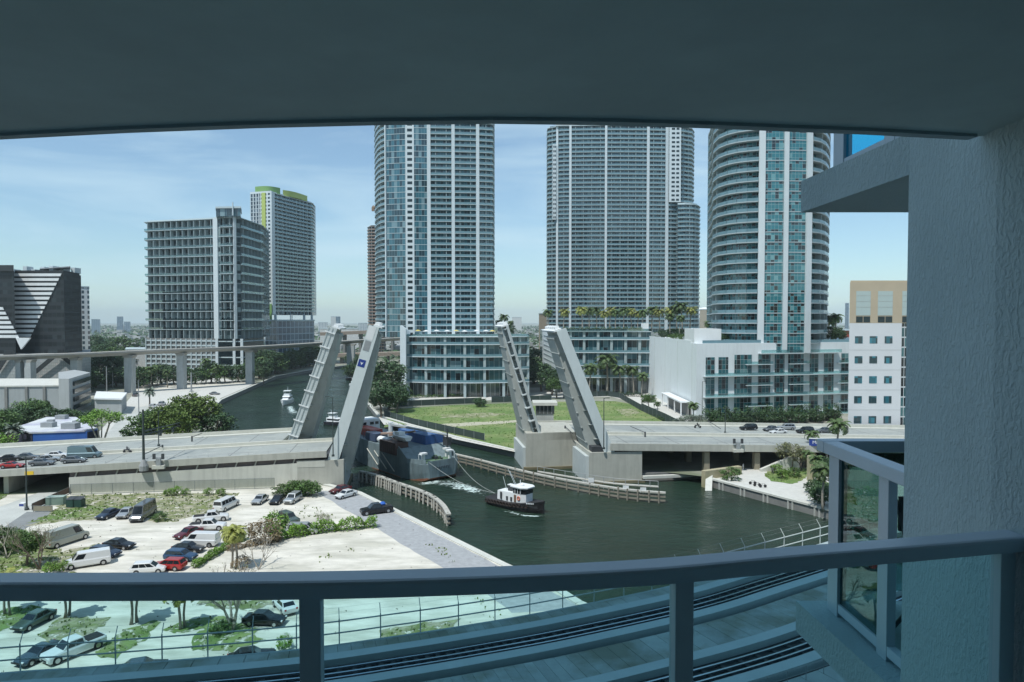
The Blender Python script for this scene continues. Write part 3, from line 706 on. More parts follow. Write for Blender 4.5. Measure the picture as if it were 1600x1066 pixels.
for s in (-103.5, -118): 
    m = MB(); m.wall(Bp(s, 1.5), Bp(s, 33), -0.5, zd(s) - 0.64, 0.9); m.build('bent', BRC, br)
YEL = mat('sign_yellow', (0.75, 0.50, 0.03), 0.5, 0.03)
m = MB(); c = Bp(-98.2, -0.36, zd(-98) - 0.2); m.box((c.x, c.y, c.z), (1.6, 0.06, 0.7), BANG); ob = m.build('clearance_sign', YEL, br)
def quadpier(s0, s1, t0, t1, z0, z1, name='pier', m_=BRC, cut=0.0):
    m = MB(); pts = [Bp(s0 + cut, t0), Bp(s1, t0), Bp(s1, t1), Bp(s0, t1), Bp(s0, t0 + cut)] if cut else [Bp(s0, t0), Bp(s1, t0), Bp(s1, t1), Bp(s0, t1)]
    m.prism([(p.x, p.y) for p in pts], z0, z1); return m.build(name, m_, br)
# left piers
quadpier(-46.1, -36.5, 0.0, 16.0, -4, 5.3)
quadpier(-46.2, -40.4, -0.05, 0.5, 3.9, 5.31, 'pier_cap', BRL)
quadpier(-58, -48.5, 17.2, 34.8, -4, 5.3)
# right piers
o = quadpier(17.8, 30.0, 0.0, 16.0, -4, 5.3, cut=0.0)
quadpier(6.0, 19.6, 16.9, 34.8, -4, 7.2)
quadpier(16.9, 17.75, 0.6, 13.5, -4, 4.4, 'pier_panel', LEAFL)
quadpier(5.2, 5.95, 17.5, 33, -4, 3.6, 'pier_panel', LEAFL)
quadpier(17.4, 30.6, -0.5, 16.4, -4, -1.25, 'pier_footing', mat('tide_stain', (0.17, 0.15, 0.09), 0.9, 0.2)); quadpier(5.4, 20.2, 16.5, 35.2, -4, -1.2, 'pier_footing', MATS['tide_stain'])
quadpier(-46.6, -36, -0.4, 16.4, -4, -1.3, 'pier_footing', MATS['tide_stain'])
m = MB(); c = Bp(-36.35, 5.0); 
quadpier(-36.48, -36.3, 3.0, 13.0, -1.2, 4.0, 'pier_panel', LEAFL)
DARKR = mat('painted_gap_shade', (0.04, 0.045, 0.05), 0.9, 0.2)
# dark blocks with the shade of the hinge gaps put into their colour
quadpier(-40.3, -37.2, 0.6, 15.6, 5.35, 6.5, 'shaded_gap_block', DARKR)
quadpier(18.4, 22.6, 0.6, 15.6, 5.35, 6.5, 'shaded_gap_block', DARKR)
# columns and ledge under the right approach
for s in (46.0, 58.5, 72.0, 86.0):
    for t in (1.5, 12, 24, 33):
        c = Bp(s, t); MB().box((c.x, c.y, (zd(s) - 1.25 - 0.6) / 2), (1.3, 1.3, zd(s) - 1.25 + 0.6), BANG).build('column', mat('column_tan', (0.30, 0.27, 0.20), 0.9, 0.1, streak=0.2), br)
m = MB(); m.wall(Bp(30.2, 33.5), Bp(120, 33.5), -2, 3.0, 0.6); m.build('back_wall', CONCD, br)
m = MB(); m.wall(Bp(30.1, -0.2), Bp(45, 0.4), -0.9, -0.3, 1.0); m.build('ledge', CONCL, br)
struct(MB().prism([tuple(p[:2]) for p in (Bp(30.3, 1.2), Bp(100, 1.2), Bp(100, 36), Bp(30.3, 36))], -3.5, -0.02).build('river_bank', CONCD))
# lane lines and expansion joints on the decks
LINE = mat('lane_paint', (0.62, 0.62, 0.56), .8, .15, 2); JOINT = mat('joint_dark', (0.10, 0.10, 0.10), .9)
for (s0, s1, ts) in ((-140, -41, (5.6, 9.2, 12.6)), (24, 130, (5.6, 9.2, 12.6)), (-140, -54, (20.5, 24, 28)), (12, 130, (20.5, 24, 28))):
    mb = MB(); 
    for t in ts:
        s = s0
        while s < s1 - 3: mb.add([Bp(s, t, zd(s) + .008), Bp(s + 3, t, zd(s + 3) + .008), Bp(s + 3, t + .16, zd(s + 3) + .008), Bp(s, t + .16, zd(s) + .008)], [(0, 1, 2, 3)]); s += 9
    tag(mb.build('lane_marking', LINE, fix=False), kind='structure')
    mb = MB(); s = s0 + 4
    while s < s1: t0, t1 = (2.1, 15.1) if ts[0] < 10 else (17.4, 32.7); mb.add([Bp(s, t0, zd(s) + .012), Bp(s + .14, t0, zd(s) + .012), Bp(s + .14, t1, zd(s) + .012), Bp(s, t1, zd(s) + .012)], [(0, 1, 2, 3)]); s += 12.5
    tag(mb.build('road_joint', JOINT, fix=False), kind='structure')
# leaves
def leaf(s, t0, wd, ang, side, kind, label):
    zh = 6.55
    ax = BA * (1 if side < 0 else -1); ca, sa = math.cos(R(ang)), math.sin(R(ang)); up = Vector((0, 0, 1))
    xd = ax * ca + up * sa; zdv = -ax * sa + up * ca; o = Bp(s, t0, zh)
    M = Matrix(((xd.x, BP.x, zdv.x, o.x), (xd.y, BP.y, zdv.y, o.y), (xd.z, BP.z, zdv.z, o.z), (0, 0, 0, 1)))
    Ln = 28.6
    def bx(x0, y0, z0, x1, y1, z1, mb=None):
        mb = mb or MB(); return mb.b2(x0, y0, z0, x1, y1, z1)
    root = bx(-1.5, 0, -0.4, Ln, wd, 0).build('bascule_leaf', LEAFM, br, xf=M); root['label'] = label
    rings = []
    for x, dp in ((-3.5, 3.9), (0, 3.8), (8, 3.3), (18, 2.4), (Ln - 1.2, 1.6)):
        rings.append([(x, 2.2, -0.402), (x, wd - 2.2, -0.402), (x, wd - 2.7, -dp), (x, 2.7, -dp)])
    MB().loft([[Vector(p) for p in r] for r in rings]).build('box_girder', LEAFM, root, xf=M)
    # transverse ribs under the girder and cantilever brackets
    for i in range(8):
        x = 2.0 + i * 3.55; dp = 3.8 - (x / Ln) * 2.25
        m = MB(); bx(x, 2.4, -dp - 0.10, x + 0.18, wd - 2.4, -dp + 0.3, m); m.build('rib', LEAFM, root, xf=M)
        for (ya, yb, yc) in ((0.05, 2.2, 2.35), (wd - 0.05, wd - 2.2, wd - 2.35)):
            m = MB(); m.add([(x, ya, -0.42), (x + 0.14, ya, -0.42), (x + 0.14, yb, -0.42), (x, yb, -0.42), (x, ya, -0.62), (x + 0.14, ya, -0.62), (x + 0.14, yc, -dp * 0.5), (x, yc, -dp * 0.5)],
                            [(0, 1, 2, 3), (4, 5, 6, 7), (0, 1, 5, 4), (2, 3, 7, 6), (1, 2, 6, 5), (0, 3, 7, 4)]); m.build('bracket', LEAFM, root, xf=M)
    if kind == 'plate':
        bx(-2.6, -0.28, -1.05, Ln, -0.002, 1.25).build('fascia', LEAFP, root, xf=M)
    elif kind == 'rail':
        bx(-2.0, -0.10, -1.0, Ln, -0.002, 1.1).build('fascia', LEAFL, root, xf=M)
        for zz in (-0.9, 0.1, 1.0): bx(-2.0, -0.34, zz, Ln, -0.22, zz + 0.10).build('edge_rail', LEAFL, root, xf=M)
        for i in range(8): bx(1.2 + i * 3.7, -0.42, -0.9, 1.45 + i * 3.7, -0.11, 1.5).build('rail_post', WHITE, root, xf=M)
    else:
        bx(-2.0, -0.12, -0.5, Ln, -0.002, 0.15).build('fascia', LEAFL, root, xf=M)
        for i in range(9): 
            m = MB(); bx(0.6 + i * 3.4, -0.3, -1.9 + i * 0.1, 0.85 + i * 3.4, 2.6, -0.42, m); m.build('rib', LEAFL, root, xf=M)
        for yy in (0.7, 1.5): bx(-2, yy, -1.6, Ln, yy + 0.12, -1.3).build('stringer', LEAFL, root, xf=M)
    bx(-2.6, wd + 0.002, -0.55, Ln, wd + 0.25, 1.0).build('fascia', LEAFL, root, xf=M)
    bx(Ln + 0.002, -0.1, -1.6, Ln + 0.35, wd + 0.1, 0.25).build('end_beam', WHITE, root, xf=M)
    for i in range(6): bx(Ln + 0.36, 1.0 + i * 2.2, -0.9, Ln + 0.95, 2.0 + i * 2.2, 0.1).build('tip_lock', WHITE, root, xf=M)
    if kind == 'plate' and side < 0:
        BLU = mat('sign_blue', (0.02, 0.05, 0.25), 0.5, 0.03)
        bx(Ln - 3.2, -0.32, -0.45, Ln - 0.2, -0.285, 1.05).build('sign_panel', WHITE, root, xf=M)
        bx(Ln - 5.6, -0.32, -0.35, Ln - 3.4, -0.285, 0.95).build('sign_panel', GREYMET, root, xf=M)
        bx(Ln - 9.2, -0.32, -0.45, Ln - 7.6, -0.285, 1.05).build('sign_panel', BLU, root, xf=M)
        m = MB(); m.add([(Ln - 8.1, -0.335, 0.65), (Ln - 8.8, -0.335, 0.30), (Ln - 8.1, -0.335, -0.05), (Ln - 8.3, -0.335, 0.30)], [(0, 1, 3), (1, 2, 3)]); m.build('sign_mark', WHITE, root, xf=M)
    return root
leaf(-38.2, 0.7, 14.2, 73.0, -1, 'plate', 'nearer left leaf with a smooth pale side plate and a small blue sign near its tip')
leaf(-50.0, 17.6, 15, 70.5, -1, 'rail', 'farther left leaf with white posts along its outer edge')
leaf(21.8, 0.7, 14.2, 68.0, 1, 'plate', 'nearer right leaf with a smooth pale side plate')
leaf(9.8, 17.6, 15, 73.0, 1, 'ribs', 'farther right leaf with exposed pale cross ribs')
# bridge tender house
bh = thing('bridge_house', 'small grey bridge tender house with an overhanging flat roof beyond the right leaf', 'control house', (9.2, 192, 0))
MB().b2(6.8, 189.6, 0, 11.6, 194.4, 9.2).build('wall', CONC, bh)
MB().b2(6.6, 189.4, 9.2, 11.8, 194.6, 11.6).build('window_band', panes('ctl', 1.1, 2.5, (0.02, 0.03, 0.03), (0.05, 0.07, 0.07), (0.1, 0.12, 0.12), (0.3, 0.3, 0.3), 0.1), bh)
MB().b2(5.8, 188.6, 11.6, 12.6, 195.4, 12.4).build('roof', BRL, bh)
# signal cabinets on the near parapet
for (px, py, lab) in ((282, 718, 'grey signal head cluster hung on the left bridge parapet'), (1172, 690, 'grey signal head cluster hung on the right bridge parapet')):
    s = X(px, 150) / 0.99; c = Bp(s, -0.75, zd(s)); t = thing('traffic_signal', lab, 'signal', c)
    MB().box((c.x, c.y, c.z - 0.5), (2.4, 0.8, 0.7), BANG).build('bracket', BRL, t); MB().box((c.x, c.y, c.z + 0.6), (0.9, 0.5, 1.5), BANG).build('cabinet', GREYMET, t)
    for k in (-1, 1): MB().box((c.x + k * 0.9, c.y, c.z + 1.7), (0.5, 0.4, 1.1), BANG).build('signal_head', DKMET, t)
    MB().tube([(c.x - 0.9, c.y, c.z + 1.5), (c.x + 0.9, c.y, c.z + 1.5)], 0.06).build('arm', GREYMET, t)
# timber fenders
def fender(pts, label, rails=3, step=1.6, rake=0.0):
    c = pts[0]; t = thing('timber_fender', label, 'fender', (c.x, c.y, WZ)); WD = mat('old_timber', (0.23, 0.21, 0.17), 0.9, 0.25, 1.0); WL = mat('pale_timber', (0.42, 0.41, 0.37), 0.9, 0.2, 1.0); DW = mat('wet_timber', (0.06, 0.05, 0.04), 0.7, 0.2)
    fine = dens(pts, 4)
    for k, (h_, m_, w_) in enumerate(((2.1, WL, 0.45), (1.3, WD, 0.3), (0.5, WD, 0.3))[:rails]):
        mb = MB()
        rings = []
        for i, p in enumerate(fine):
            d = (fine[min(i + 1, len(fine) - 1)] - fine[max(i - 1, 0)]); d.z = 0; d.normalize(); n_ = Vector((-d.y, d.x, 0)) * w_
            rings.append([p + Vector((0, 0, WZ + h_ - 0.15)) - n_, p + Vector((0, 0, WZ + h_ + 0.15)) - n_, p + Vector((0, 0, WZ + h_ + 0.15)) + n_, p + Vector((0, 0, WZ + h_ - 0.15)) + n_])
        mb.loft(rings).build('waler', m_, t)
    cnt = 0
    for a, b2 in zip(fine, fine[1:]):
        n = max(1, int(round((b2 - a).length / step)))
        for i in range(n):
            if cnt >= 95: break
            p = a.lerp(b2, i / n); jx = random.uniform(-.15, .15); hh = random.uniform(2.0, 2.6); cnt += 1
            mb = MB(); mb.tube([(p.x + jx, p.y - 0.45 - rake, -3.5), (p.x + jx, p.y - 0.45 - rake * 0.6, WZ + 0.5), (p.x + jx, p.y - 0.45, WZ + hh)], [0.2, 0.2, 0.18], 7); mb.build('pile', WL if rake else WD, t)
            if rake: MB().tube([(p.x + jx + .5, p.y + 0.3, -3.5), (p.x + jx + .3, p.y - 0.2, WZ + hh - 0.2)], 0.17, 6).build('pile', DW, t)
    return t
def Wp(*pp): 
    r_ = []
    for x, y in pp: q = G(x, y, WZ + 2.0); q.z = 0; r_.append(q)
    return r_
fender(Wp((563, 737), (590, 744), (620, 755), (650, 765), (675, 776), (692, 790), (701, 805)), 'curved timber fender of pale raking piles beside the left pier', 3, 1.3, 0.7)
fender(Wp((700, 708), (740, 717), (790, 730), (850, 744), (920, 757), (980, 766), (1040, 771)), 'long timber fender of weathered walers in front of the right piers', 3, 2.2)
fp = Wp((840, 738), (900, 748), (960, 757), (1030, 762)); fr = thing('fender_walkway', 'narrow railed timber walkway behind the long right fender', 'walkway', (fp[0].x, fp[0].y, WZ))
fine = dens(fp, 4)
MB().tube([p + Vector((0, 1.0, WZ + 3.1)) for p in fine], 0.05, 4).build('rail', GREYMET, fr)
m = MB(); rr_ = [[p + Vector((0, 0.4, WZ + 1.9)), p + Vector((0, 0.4, WZ + 2.05)), p + Vector((0, 1.6, WZ + 2.05)), p + Vector((0, 1.6, WZ + 1.9))] for p in fine]; m.loft(rr_).build('deck', mat('pale_timber', (0.42, 0.41, 0.37)), fr)
for p in fine: MB().tube([p + Vector((0, 1.0, -3.5)), p + Vector((0, 1.0, WZ + 3.1))], 0.07, 5).build('post', GREYMET, fr)
for px, py in ((923, 748), (977, 760), (1004, 763)):
    q = G(px, py, WZ + 2.6); t = thing('notice_board', 'small white notice board on the right fender, %s' % {923: 'nearest the pier corner', 977: 'halfway to the free end', 1004: 'by the free end'}[px], 'sign', (q.x, q.y - .6, WZ + 2))
    MB().b2(q.x - 0.6, q.y - .7, WZ + 1.9, q.x + .6, q.y - .62, WZ + 2.9).build('board', WHITE, t); MB().b2(q.x - 0.05, q.y - .6, WZ + 1.0, q.x + .05, q.y - .5, WZ + 2.9).build('post', GREYMET, t)

# ---------------------------------------------------------------- high-rises
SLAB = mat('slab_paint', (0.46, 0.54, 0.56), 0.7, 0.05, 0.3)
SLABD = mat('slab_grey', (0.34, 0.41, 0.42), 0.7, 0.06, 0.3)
COLW = mat('column_white', (0.58, 0.64, 0.66), 0.65, 0.04, 0.3)
BRAIL = mat('railing_glass', (0.15, 0.26, 0.30), 0.2, 0.1, 0.5); BRAILC = clearglass('railing_clear', (0.62, 0.80, 0.80), 0.25)
BRAILL = clearglass('railing_pale', (0.50, 0.62, 0.62), 0.3)
GA = panes('glass_teal', 1.5, 10, (0.014, 0.042, 0.056), (0.04, 0.14, 0.18), (0.17, 0.27, 0.30), (0.16, 0.25, 0.28), 0.07, None, pd=0.35, pl=0.9)
GB = panes('glass_dark', 1.4, 10, (0.012, 0.030, 0.040), (0.045, 0.11, 0.14), (0.20, 0.29, 0.31), (0.22, 0.29, 0.30), 0.09, None)
GC_ = panes('glass_bright', 1.35, 1.6, (0.006, 0.012, 0.015), (0.025, 0.17, 0.20), (0.14, 0.32, 0.34), (0.30, 0.38, 0.38), 0.06, 0.05, pd=0.22, pl=0.93)
def tower(name, label, bays, z0, nfl, pitch, glass, slab=SLAB, rail=BRAIL, depth=30, recess=1.5, slab_out=0.0, th=0.22, div=4.2, roof=True, podw=None, colm=COLW, railh=1.05, closing=None):
    """bays: (px, distance, kind to the next) left to right; b balcony, g flush glass, w white wall with a small window, c full-height column"""
    P_ = [Vector((X(px, d), d, 0)) for px, d, k in bays]; K = [k for _, _, k in bays][:-1]
    c = sum(P_, Vector()) / len(P_); root = thing(name, label, 'building', (c.x, c.y + depth / 2, 0))
    back = closing or [Vector((P_[-1].x * (1 + 0.6 * depth / P_[-1].y), P_[-1].y + depth, 0)), Vector((P_[0].x * (1 + 0.6 * depth / P_[0].y), P_[0].y + depth, 0))]
    def nrm(i):
        d = (P_[i + 1] - P_[i]).normalized(); return Vector((d.y, -d.x, 0))
    # glass line
    gl = []; wp = []
    for i, k in enumerate(K):
        n = nrm(i); r_ = {'b': recess, 'g': 0.12, 'w': 0.10, 'c': 0.5}[k]
        gl += [P_[i] - n * r_, P_[i + 1] - n * r_]
    core = gl + back
    m = MB()
    nn = len(core)
    for i in range(nn):
        a, b2 = core[i], core[(i + 1) % nn]
        if (b2 - a).length < 1e-4: continue
        m.add([(a.x, a.y, z0), (b2.x, b2.y, z0), (b2.x, b2.y, z0 + pitch), (a.x, a.y, z0 + pitch)], [(0, 1, 2, 3)])
    band = m.build('window_band', glass, root, fix=False)
    out = []
    for i, k in enumerate(K):
        n = nrm(i); e = slab_out if k == 'b' else 0.02
        out += [P_[i] + n * e, P_[i + 1] + n * e]
    m = MB(); m.prism([(p.x, p.y) for p in out + back], z0 + pitch - th, z0 + pitch + 0.02); sl = m.build('balcony_slab', slab, root)
    rls = []
    if any(k == 'b' for k in K):
        m = MB()
        for i, k in enumerate(K):
            if k == 'b' or (k == 'c' and 0 < i < len(K) - 1 and K[i - 1] == 'b' and K[i + 1] == 'b'):
                n = nrm(i); a, b2 = P_[i] + n * (slab_out - 0.08), P_[i + 1] + n * (slab_out - 0.08)
                m.wall(a, b2, z0 + pitch + 0.04, z0 + pitch + railh, 0.05)
            elif m.v: rls.append(m.build('balcony_railing', rail, root)); m = MB()
        if m.v: rls.append(m.build('balcony_railing', rail, root))
    wn = None
    ww = [i for i, k in enumerate(K) if k == 'w']
    if ww:
        m = MB()
        for i in ww:
            n = nrm(i); a, b2 = P_[i], P_[i + 1]; L_ = (b2 - a).length; nw = max(1, int(L_ / 3.2)); 
            for q in range(nw):
                p0 = a.lerp(b2, (q + 0.22) / nw) + n * 0.07; p1 = a.lerp(b2, (q + 0.78) / nw) + n * 0.07
                m.wall(p0, p1, z0 + pitch * 0.30, z0 + pitch * 0.78, 0.05)
        wn = m.build('window', mat('window_dark', (0.015, 0.03, 0.035), 0.12, 0.3), root)
        for i in ww: m = MB(); n = nrm(i); m.wall(P_[i], P_[i + 1], z0, z0 + nfl * pitch, 0.08, side=0); m.build('white_wall', colm, root)
    for i, k in enumerate(K):
        if k == 'c': n = nrm(i); m = MB(); m.wall(P_[i] + n * 0.15, P_[i + 1] + n * 0.15, z0, z0 + nfl * pitch + 0.5, 1.2); m.build('column', colm, root)
    for i, k in enumerate(K):
        if k == 'b' and (P_[i + 1] - P_[i]).length > 5.5:
            n = nrm(i); nd = max(1, int((P_[i + 1] - P_[i]).length / div))
            for q in range(1, nd + 1):
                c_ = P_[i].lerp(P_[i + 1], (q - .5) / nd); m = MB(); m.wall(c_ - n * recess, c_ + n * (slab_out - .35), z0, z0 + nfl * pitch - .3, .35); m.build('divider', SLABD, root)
    for f in range(1, nfl):
        cp(band, dz=pitch * f); cp(sl, dz=pitch * f)
        if f < nfl - 1:
            for rl in rls: cp(rl, dz=pitch * f)
        if wn: cp(wn, dz=pitch * f)
    if roof: m = MB(); m.prism([(p.x, p.y) for p in gl + back], z0 + nfl * pitch - 0.1, z0 + nfl * pitch + 1.2); m.build('roof', slab, root)
    return root
tA = tower('condo_tower', 'tall blue green glass tower with white ribs and a curved left side', [
    (588, 392, 'b'), (590, 382, 'b'), (594, 374, 'b'), (599, 369, 'b'), (603.5, 366.5, 'c'), (605, 366.2, 'g'), (634.5, 364, 'w'), (648, 364, 'g'), (668, 364.5, 'c'), (673.5, 364.8, 'b'), (706, 365.5, 'c'), (711, 365.8, 'b'), (744, 367, 'c'), (749, 367.3, 'b'), (770, 369, 'b'), (771, 380, 'b'), (771.5, 392, 'x')],
    26.5, 43, 3.08, GA, slab_out=0.6, recess=1.4, depth=26)
tB = tower('condo_tower', 'very wide grey glass slab tower with white vertical ribs, behind the row of rooftop palms', [
    (855, 500, 'b'), (856, 492, 'b'), (869, 488, 'c'), (872, 487.5, 'b'), (889, 486, 'c'), (892.5, 485.7, 'b'), (917, 485, 'b'), (944, 484.5, 'c'), (947.5, 484.5, 'b'), (975, 484.5, 'b'), (1009, 485, 'c'), (1013, 485.2, 'b'), (1038, 486, 'c'), (1042.5, 486.4, 'b'), (1061, 488, 'b'), (1078, 492, 'b'), (1082, 502, 'x')],
    27, 47, 3.1, GB, slab_out=0.5, recess=1.3, depth=30)
p0, p1 = Vector((X(863, 487.0), 487.0, 0)), Vector((X(869, 486.6), 486.6, 0))
def wpanel(px0, px1, d, z0, z1, root):
    a, b2 = Vector((X(px0, d), d, 0)), Vector((X(px1, d), d, 0)); m = MB(); m.wall(a, b2, z0, z1, 0.5); m.build('white_wall', COLW, root)
    k = int((z1 - z0) / 3.1); m = MB(); m.wall(a.lerp(b2, 0.2) - Vector((0, .3, 0)), a.lerp(b2, 0.48) - Vector((0, .3, 0)), z0 + 0.9, z0 + 2.3, 0.06); m.wall(a.lerp(b2, 0.6) - Vector((0, .3, 0)), a.lerp(b2, 0.85) - Vector((0, .3, 0)), z0 + 0.9, z0 + 2.3, 0.06)
    w_ = m.build('window', MATS['window_dark'], root)
    for f in range(1, k): cp(w_, dz=3.1 * f)
wpanel(1044, 1062, 484.5, 119, 172, tB); wpanel(863, 869, 486.5, 107, 160, tB)
tB2 = tower('condo_tower', 'lower rounded annex rising half way up the right end of the very wide tower', [
    (1058, 482, 'b'), (1070, 481, 'b'), (1082, 482, 'b'), (1089, 486, 'b'), (1092, 494, 'x')], 27, 29, 3.1, GB, slab_out=0.5, recess=1.0, depth=14)
m = MB(); m.prism([(X(868, 486), 486), (X(905, 485), 485), (X(905, 500), 500), (X(868, 500), 500)], 172.8, [175, 179.5, 179.5, 175]); m.build('roof_crown', COLW, tB)
tC = tower('condo_tower', 'rounded white and teal glass tower with curved balconies, nearest tower on the right', [
    (1113, 282, 'b'), (1115, 272, 'b'), (1123, 264, 'b'), (1136, 259, 'b'), (1150, 256, 'b'), (1166, 254, 'b'), (1183, 252.6, 'c'), (1193, 252.2, 'g'), (1222, 252, 'c'), (1229, 252, 'g'), (1257, 252.6, 'c'), (1265, 253, 'b'), (1276, 255.5, 'b'), (1284, 260, 'b'), (1289, 267, 'b'), (1291, 276, 'b'), (1291, 290, 'x')],
    23.2, 25, 3.73, GC_, slab=mat('slab_pale', (0.38, 0.44, 0.46), 0.7, 0.05, 0.3), slab_out=0.7, recess=2.0, depth=22, th=0.32, railh=1.15)
tF = tower('apartment_block', 'broad grey green apartment slab with deep balconies, left of the yellow green topped tower', [
    (229, 446, 'b'), (256, 442, 'b'), (283, 438.5, 'b'), (310, 435, 'b'), (336, 431.5, 'c'), (343, 429, 'g'), (346, 427, 'b'), (366, 425, 'c'), (370, 426, 'g'), (377, 428, 'b'), (386, 436, 'b'), (396, 446, 'b'), (411, 462, 'x')],
    24, 13, 5.8, panes('glass_loft', 3.6, 2.9, (0.020, 0.038, 0.045), (0.085, 0.135, 0.15), (0.24, 0.31, 0.31), (0.27, 0.33, 0.34), 0.10, 0.07, pd=0.4, ior=1.5, rough=.15), slab=SLAB, rail=BRAILL, slab_out=0.8, recess=2.2, depth=34, th=0.32, railh=1.2)
m = MB(); m.prism([(X(340, 424), 424), (X(378, 423), 423), (X(379, 445), 445), (X(341, 445), 445)], 99.6, 104.5); m.build('roof_house', GB, tF)
m = MB(); m.prism([(X(339, 423), 423), (X(379, 422), 422), (X(380, 446), 446), (X(340, 446), 446)], 104.5, 105.6); m.build('roof_slab', SLAB, tF)
m = MB(); m.tube([(X(366, 422), 422, 100), (X(366, 422), 422, 108)], 0.4); m.build('mast', COLW, tF)
m = MB(); m.prism([(X(228, 445.5), 445.5), (X(338, 431), 431), (X(338, 446), 446), (X(228, 465), 465)], 0, 23.9); m.build('garage_core', CONCD, tF)
for k in range(8):
    m = MB(); m.wall((X(228, 445), 445), (X(338, 430.6), 430.6), 1.0 + k * 3, 2.0 + k * 3, 0.4); m.build('garage_parapet', SLAB, tF)
for k in range(15):
    t = k / 14; d_ = 445 + (430.6 - 445) * t; m = MB(); m.b2(X(228 + 110 * t, d_) - 0.3, d_ - 0.6, 0, X(228 + 110 * t, d_) + 0.3, d_ - 0.1, 23.9); m.build('garage_column', SLAB, tF)
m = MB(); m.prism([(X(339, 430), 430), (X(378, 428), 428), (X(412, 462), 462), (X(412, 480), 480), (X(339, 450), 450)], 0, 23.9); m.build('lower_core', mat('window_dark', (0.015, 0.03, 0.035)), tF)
for k in range(5):
    m = MB(); m.wall((X(341, 428.5), 428.5), (X(378, 426.5), 426.5), 2 + k * 5, 2.6 + k * 5, 0.8); m.wall((X(378, 426.5), 426.5), (X(412, 461), 461), 2 + k * 5, 2.6 + k * 5, 0.8); m.build('lower_slab', SLAB, tF)
for px in (339, 366, 378): d_ = 427; m = MB(); m.b2(X(px, d_) - 0.8, d_ - 0.8, 0, X(px, d_) + 0.8, d_, 24); m.build('lower_column', COLW, tF)
GG = panes('glass_grid', 2.6, 10, (0.02, 0.035, 0.055), (0.04, 0.07, 0.10), (0.12, 0.16, 0.2), (0.60, 0.63, 0.63), 0.30, None, pd=0.6)
tG = tower('apartment_tower_green', 'white gridded tower with a rounded green and yellow green roof screen', [
    (393, 524, 'g'), (409, 521, 'w'), (425, 517, 'c'), (430, 521, 'b'), (446, 533, 'b'), (462, 545, 'b'), (478, 557, 'b'), (490, 566, 'x')],
    40, 32, 2.88, GG, slab=COLW, rail=BRAILL, slab_out=0.7, recess=1.2, depth=22, th=0.32)
tG.name = 'apartment_tower'
GRN = mat('roof_green', (0.20, 0.36, 0.12), 0.6, 0.05, 0.2); YGR = mat('roof_lime', (0.42, 0.50, 0.14), 0.6, 0.05, 0.2)
def arcwall(px0, px1, d0, d1, z0, z1, m_, bulge=5):
    pts = []; 
    for i in range(13):
        t = i / 12; px = px0 + (px1 - px0) * t; d = d0 + (d1 - d0) * t - bulge * math.sin(math.pi * t); pts.append((X(px, d), d))
    back = [(X(px1, d1 + 12), d1 + 12), (X(px0, d0 + 12), d0 + 12)]
    m = MB(); m.prism(pts + back, z0, z1); m.build('roof_screen', m_, tG)
arcwall(401, 440, 524, 529, 132.5, 137.5, GRN); arcwall(444, 482, 534, 560, 132.5, 137, YGR, 4)
m = MB(); m.wall((X(411, 519.6), 519.6), (X(417, 518.6), 518.6), 40, 132, 0.5); m.build('lime_strip', YGR, tG)
m = MB(); m.wall((X(414, 518.2), 518.2), (X(425, 516.2), 516.2), 33, 48, 0.5); m.build('green_panel', GRN, tG)
m = MB(); m.prism([(X(414, 522), 522), (X(434, 510), 510), (X(491, 560), 560), (X(491, 600), 600), (X(414, 560), 560)], 0, 35); m.build('podium', panes('podium_grid', 5.5, 5.0, (0.05, 0.09, 0.14), (0.06, 0.11, 0.17), (0.1, 0.16, 0.22), (0.33, 0.42, 0.5), 0.12, 0.14), tG)
m = MB(); m.prism([(X(413, 521), 521), (X(433, 509), 509), (X(492, 559), 559), (X(492, 601), 601), (X(413, 561), 561)], 35, 36.2); m.build('podium_roof', SLAB, tG)
for px, d_ in ((418, 521), (430, 514), (455, 530), (475, 547), (487, 557)):
    m = MB(); m.b2(X(px, d_) - .8, d_, 36.2, X(px, d_) + .8, d_ + 1.6, 40.1); m.build('stilt', COLW, tG)
# striped hotel block
BLK = mat('charcoal_panel', (0.030, 0.034, 0.036), 0.6, 0.2, 0.3)
tH = thing('hotel_block', 'black block with white horizontal bands cut off on a diagonal, at the far left', 'building', (X(50, 340), 345, 0))
GH = panes('hotel_glass', 2.2, 3.55, (0.008, 0.011, 0.013), (0.014, 0.020, 0.023), (0.03, 0.04, 0.045), (0.025, 0.03, 0.034), 0.1, 0.45, rough=0.35, ior=1.45)
m = MB(); m.prism([(X(-140, 322), 322), (X(24, 322), 322), (X(24, 330), 330), (X(101, 330), 330), (X(128, 352), 352), (X(128, 375), 375), (X(-140, 375), 375)], 17, 58.5); m.build('wall', GH, tH)
m = MB(); m.prism([(X(-140, 321), 321), (X(23.5, 321), 321), (X(23.5, 340), 340), (X(-140, 340), 340)], 58.5, 61.3); m.build('parapet', BLK, tH)
m = MB(); m.prism([(X(25, 332), 332), (X(100, 332), 332), (X(126, 353), 353), (X(126, 370), 370), (X(25, 370), 370)], 58.5, 59.6); m.build('roof_edge', BLK, tH)
m = MB()
for i in range(9):
    px = 28 + i * 10 + random.uniform(-2, 2); m.b2(X(px, 350), 346 + (i % 3) * 3, 59.6, X(px + 6, 350), 351 + (i % 3) * 3, 59.6 + random.uniform(1.5, 3.4))
m.build('roof_plant', COLW, tH)
m = MB(); m.prism([(X(64, 345), 345), (X(112, 345), 345), (X(112, 362), 362), (X(64, 362), 362)], [61.2, 62.2, 62.2, 61.2], [61.6, 62.7, 62.7, 61.6]); m.build('canopy', GREYMET, tH)
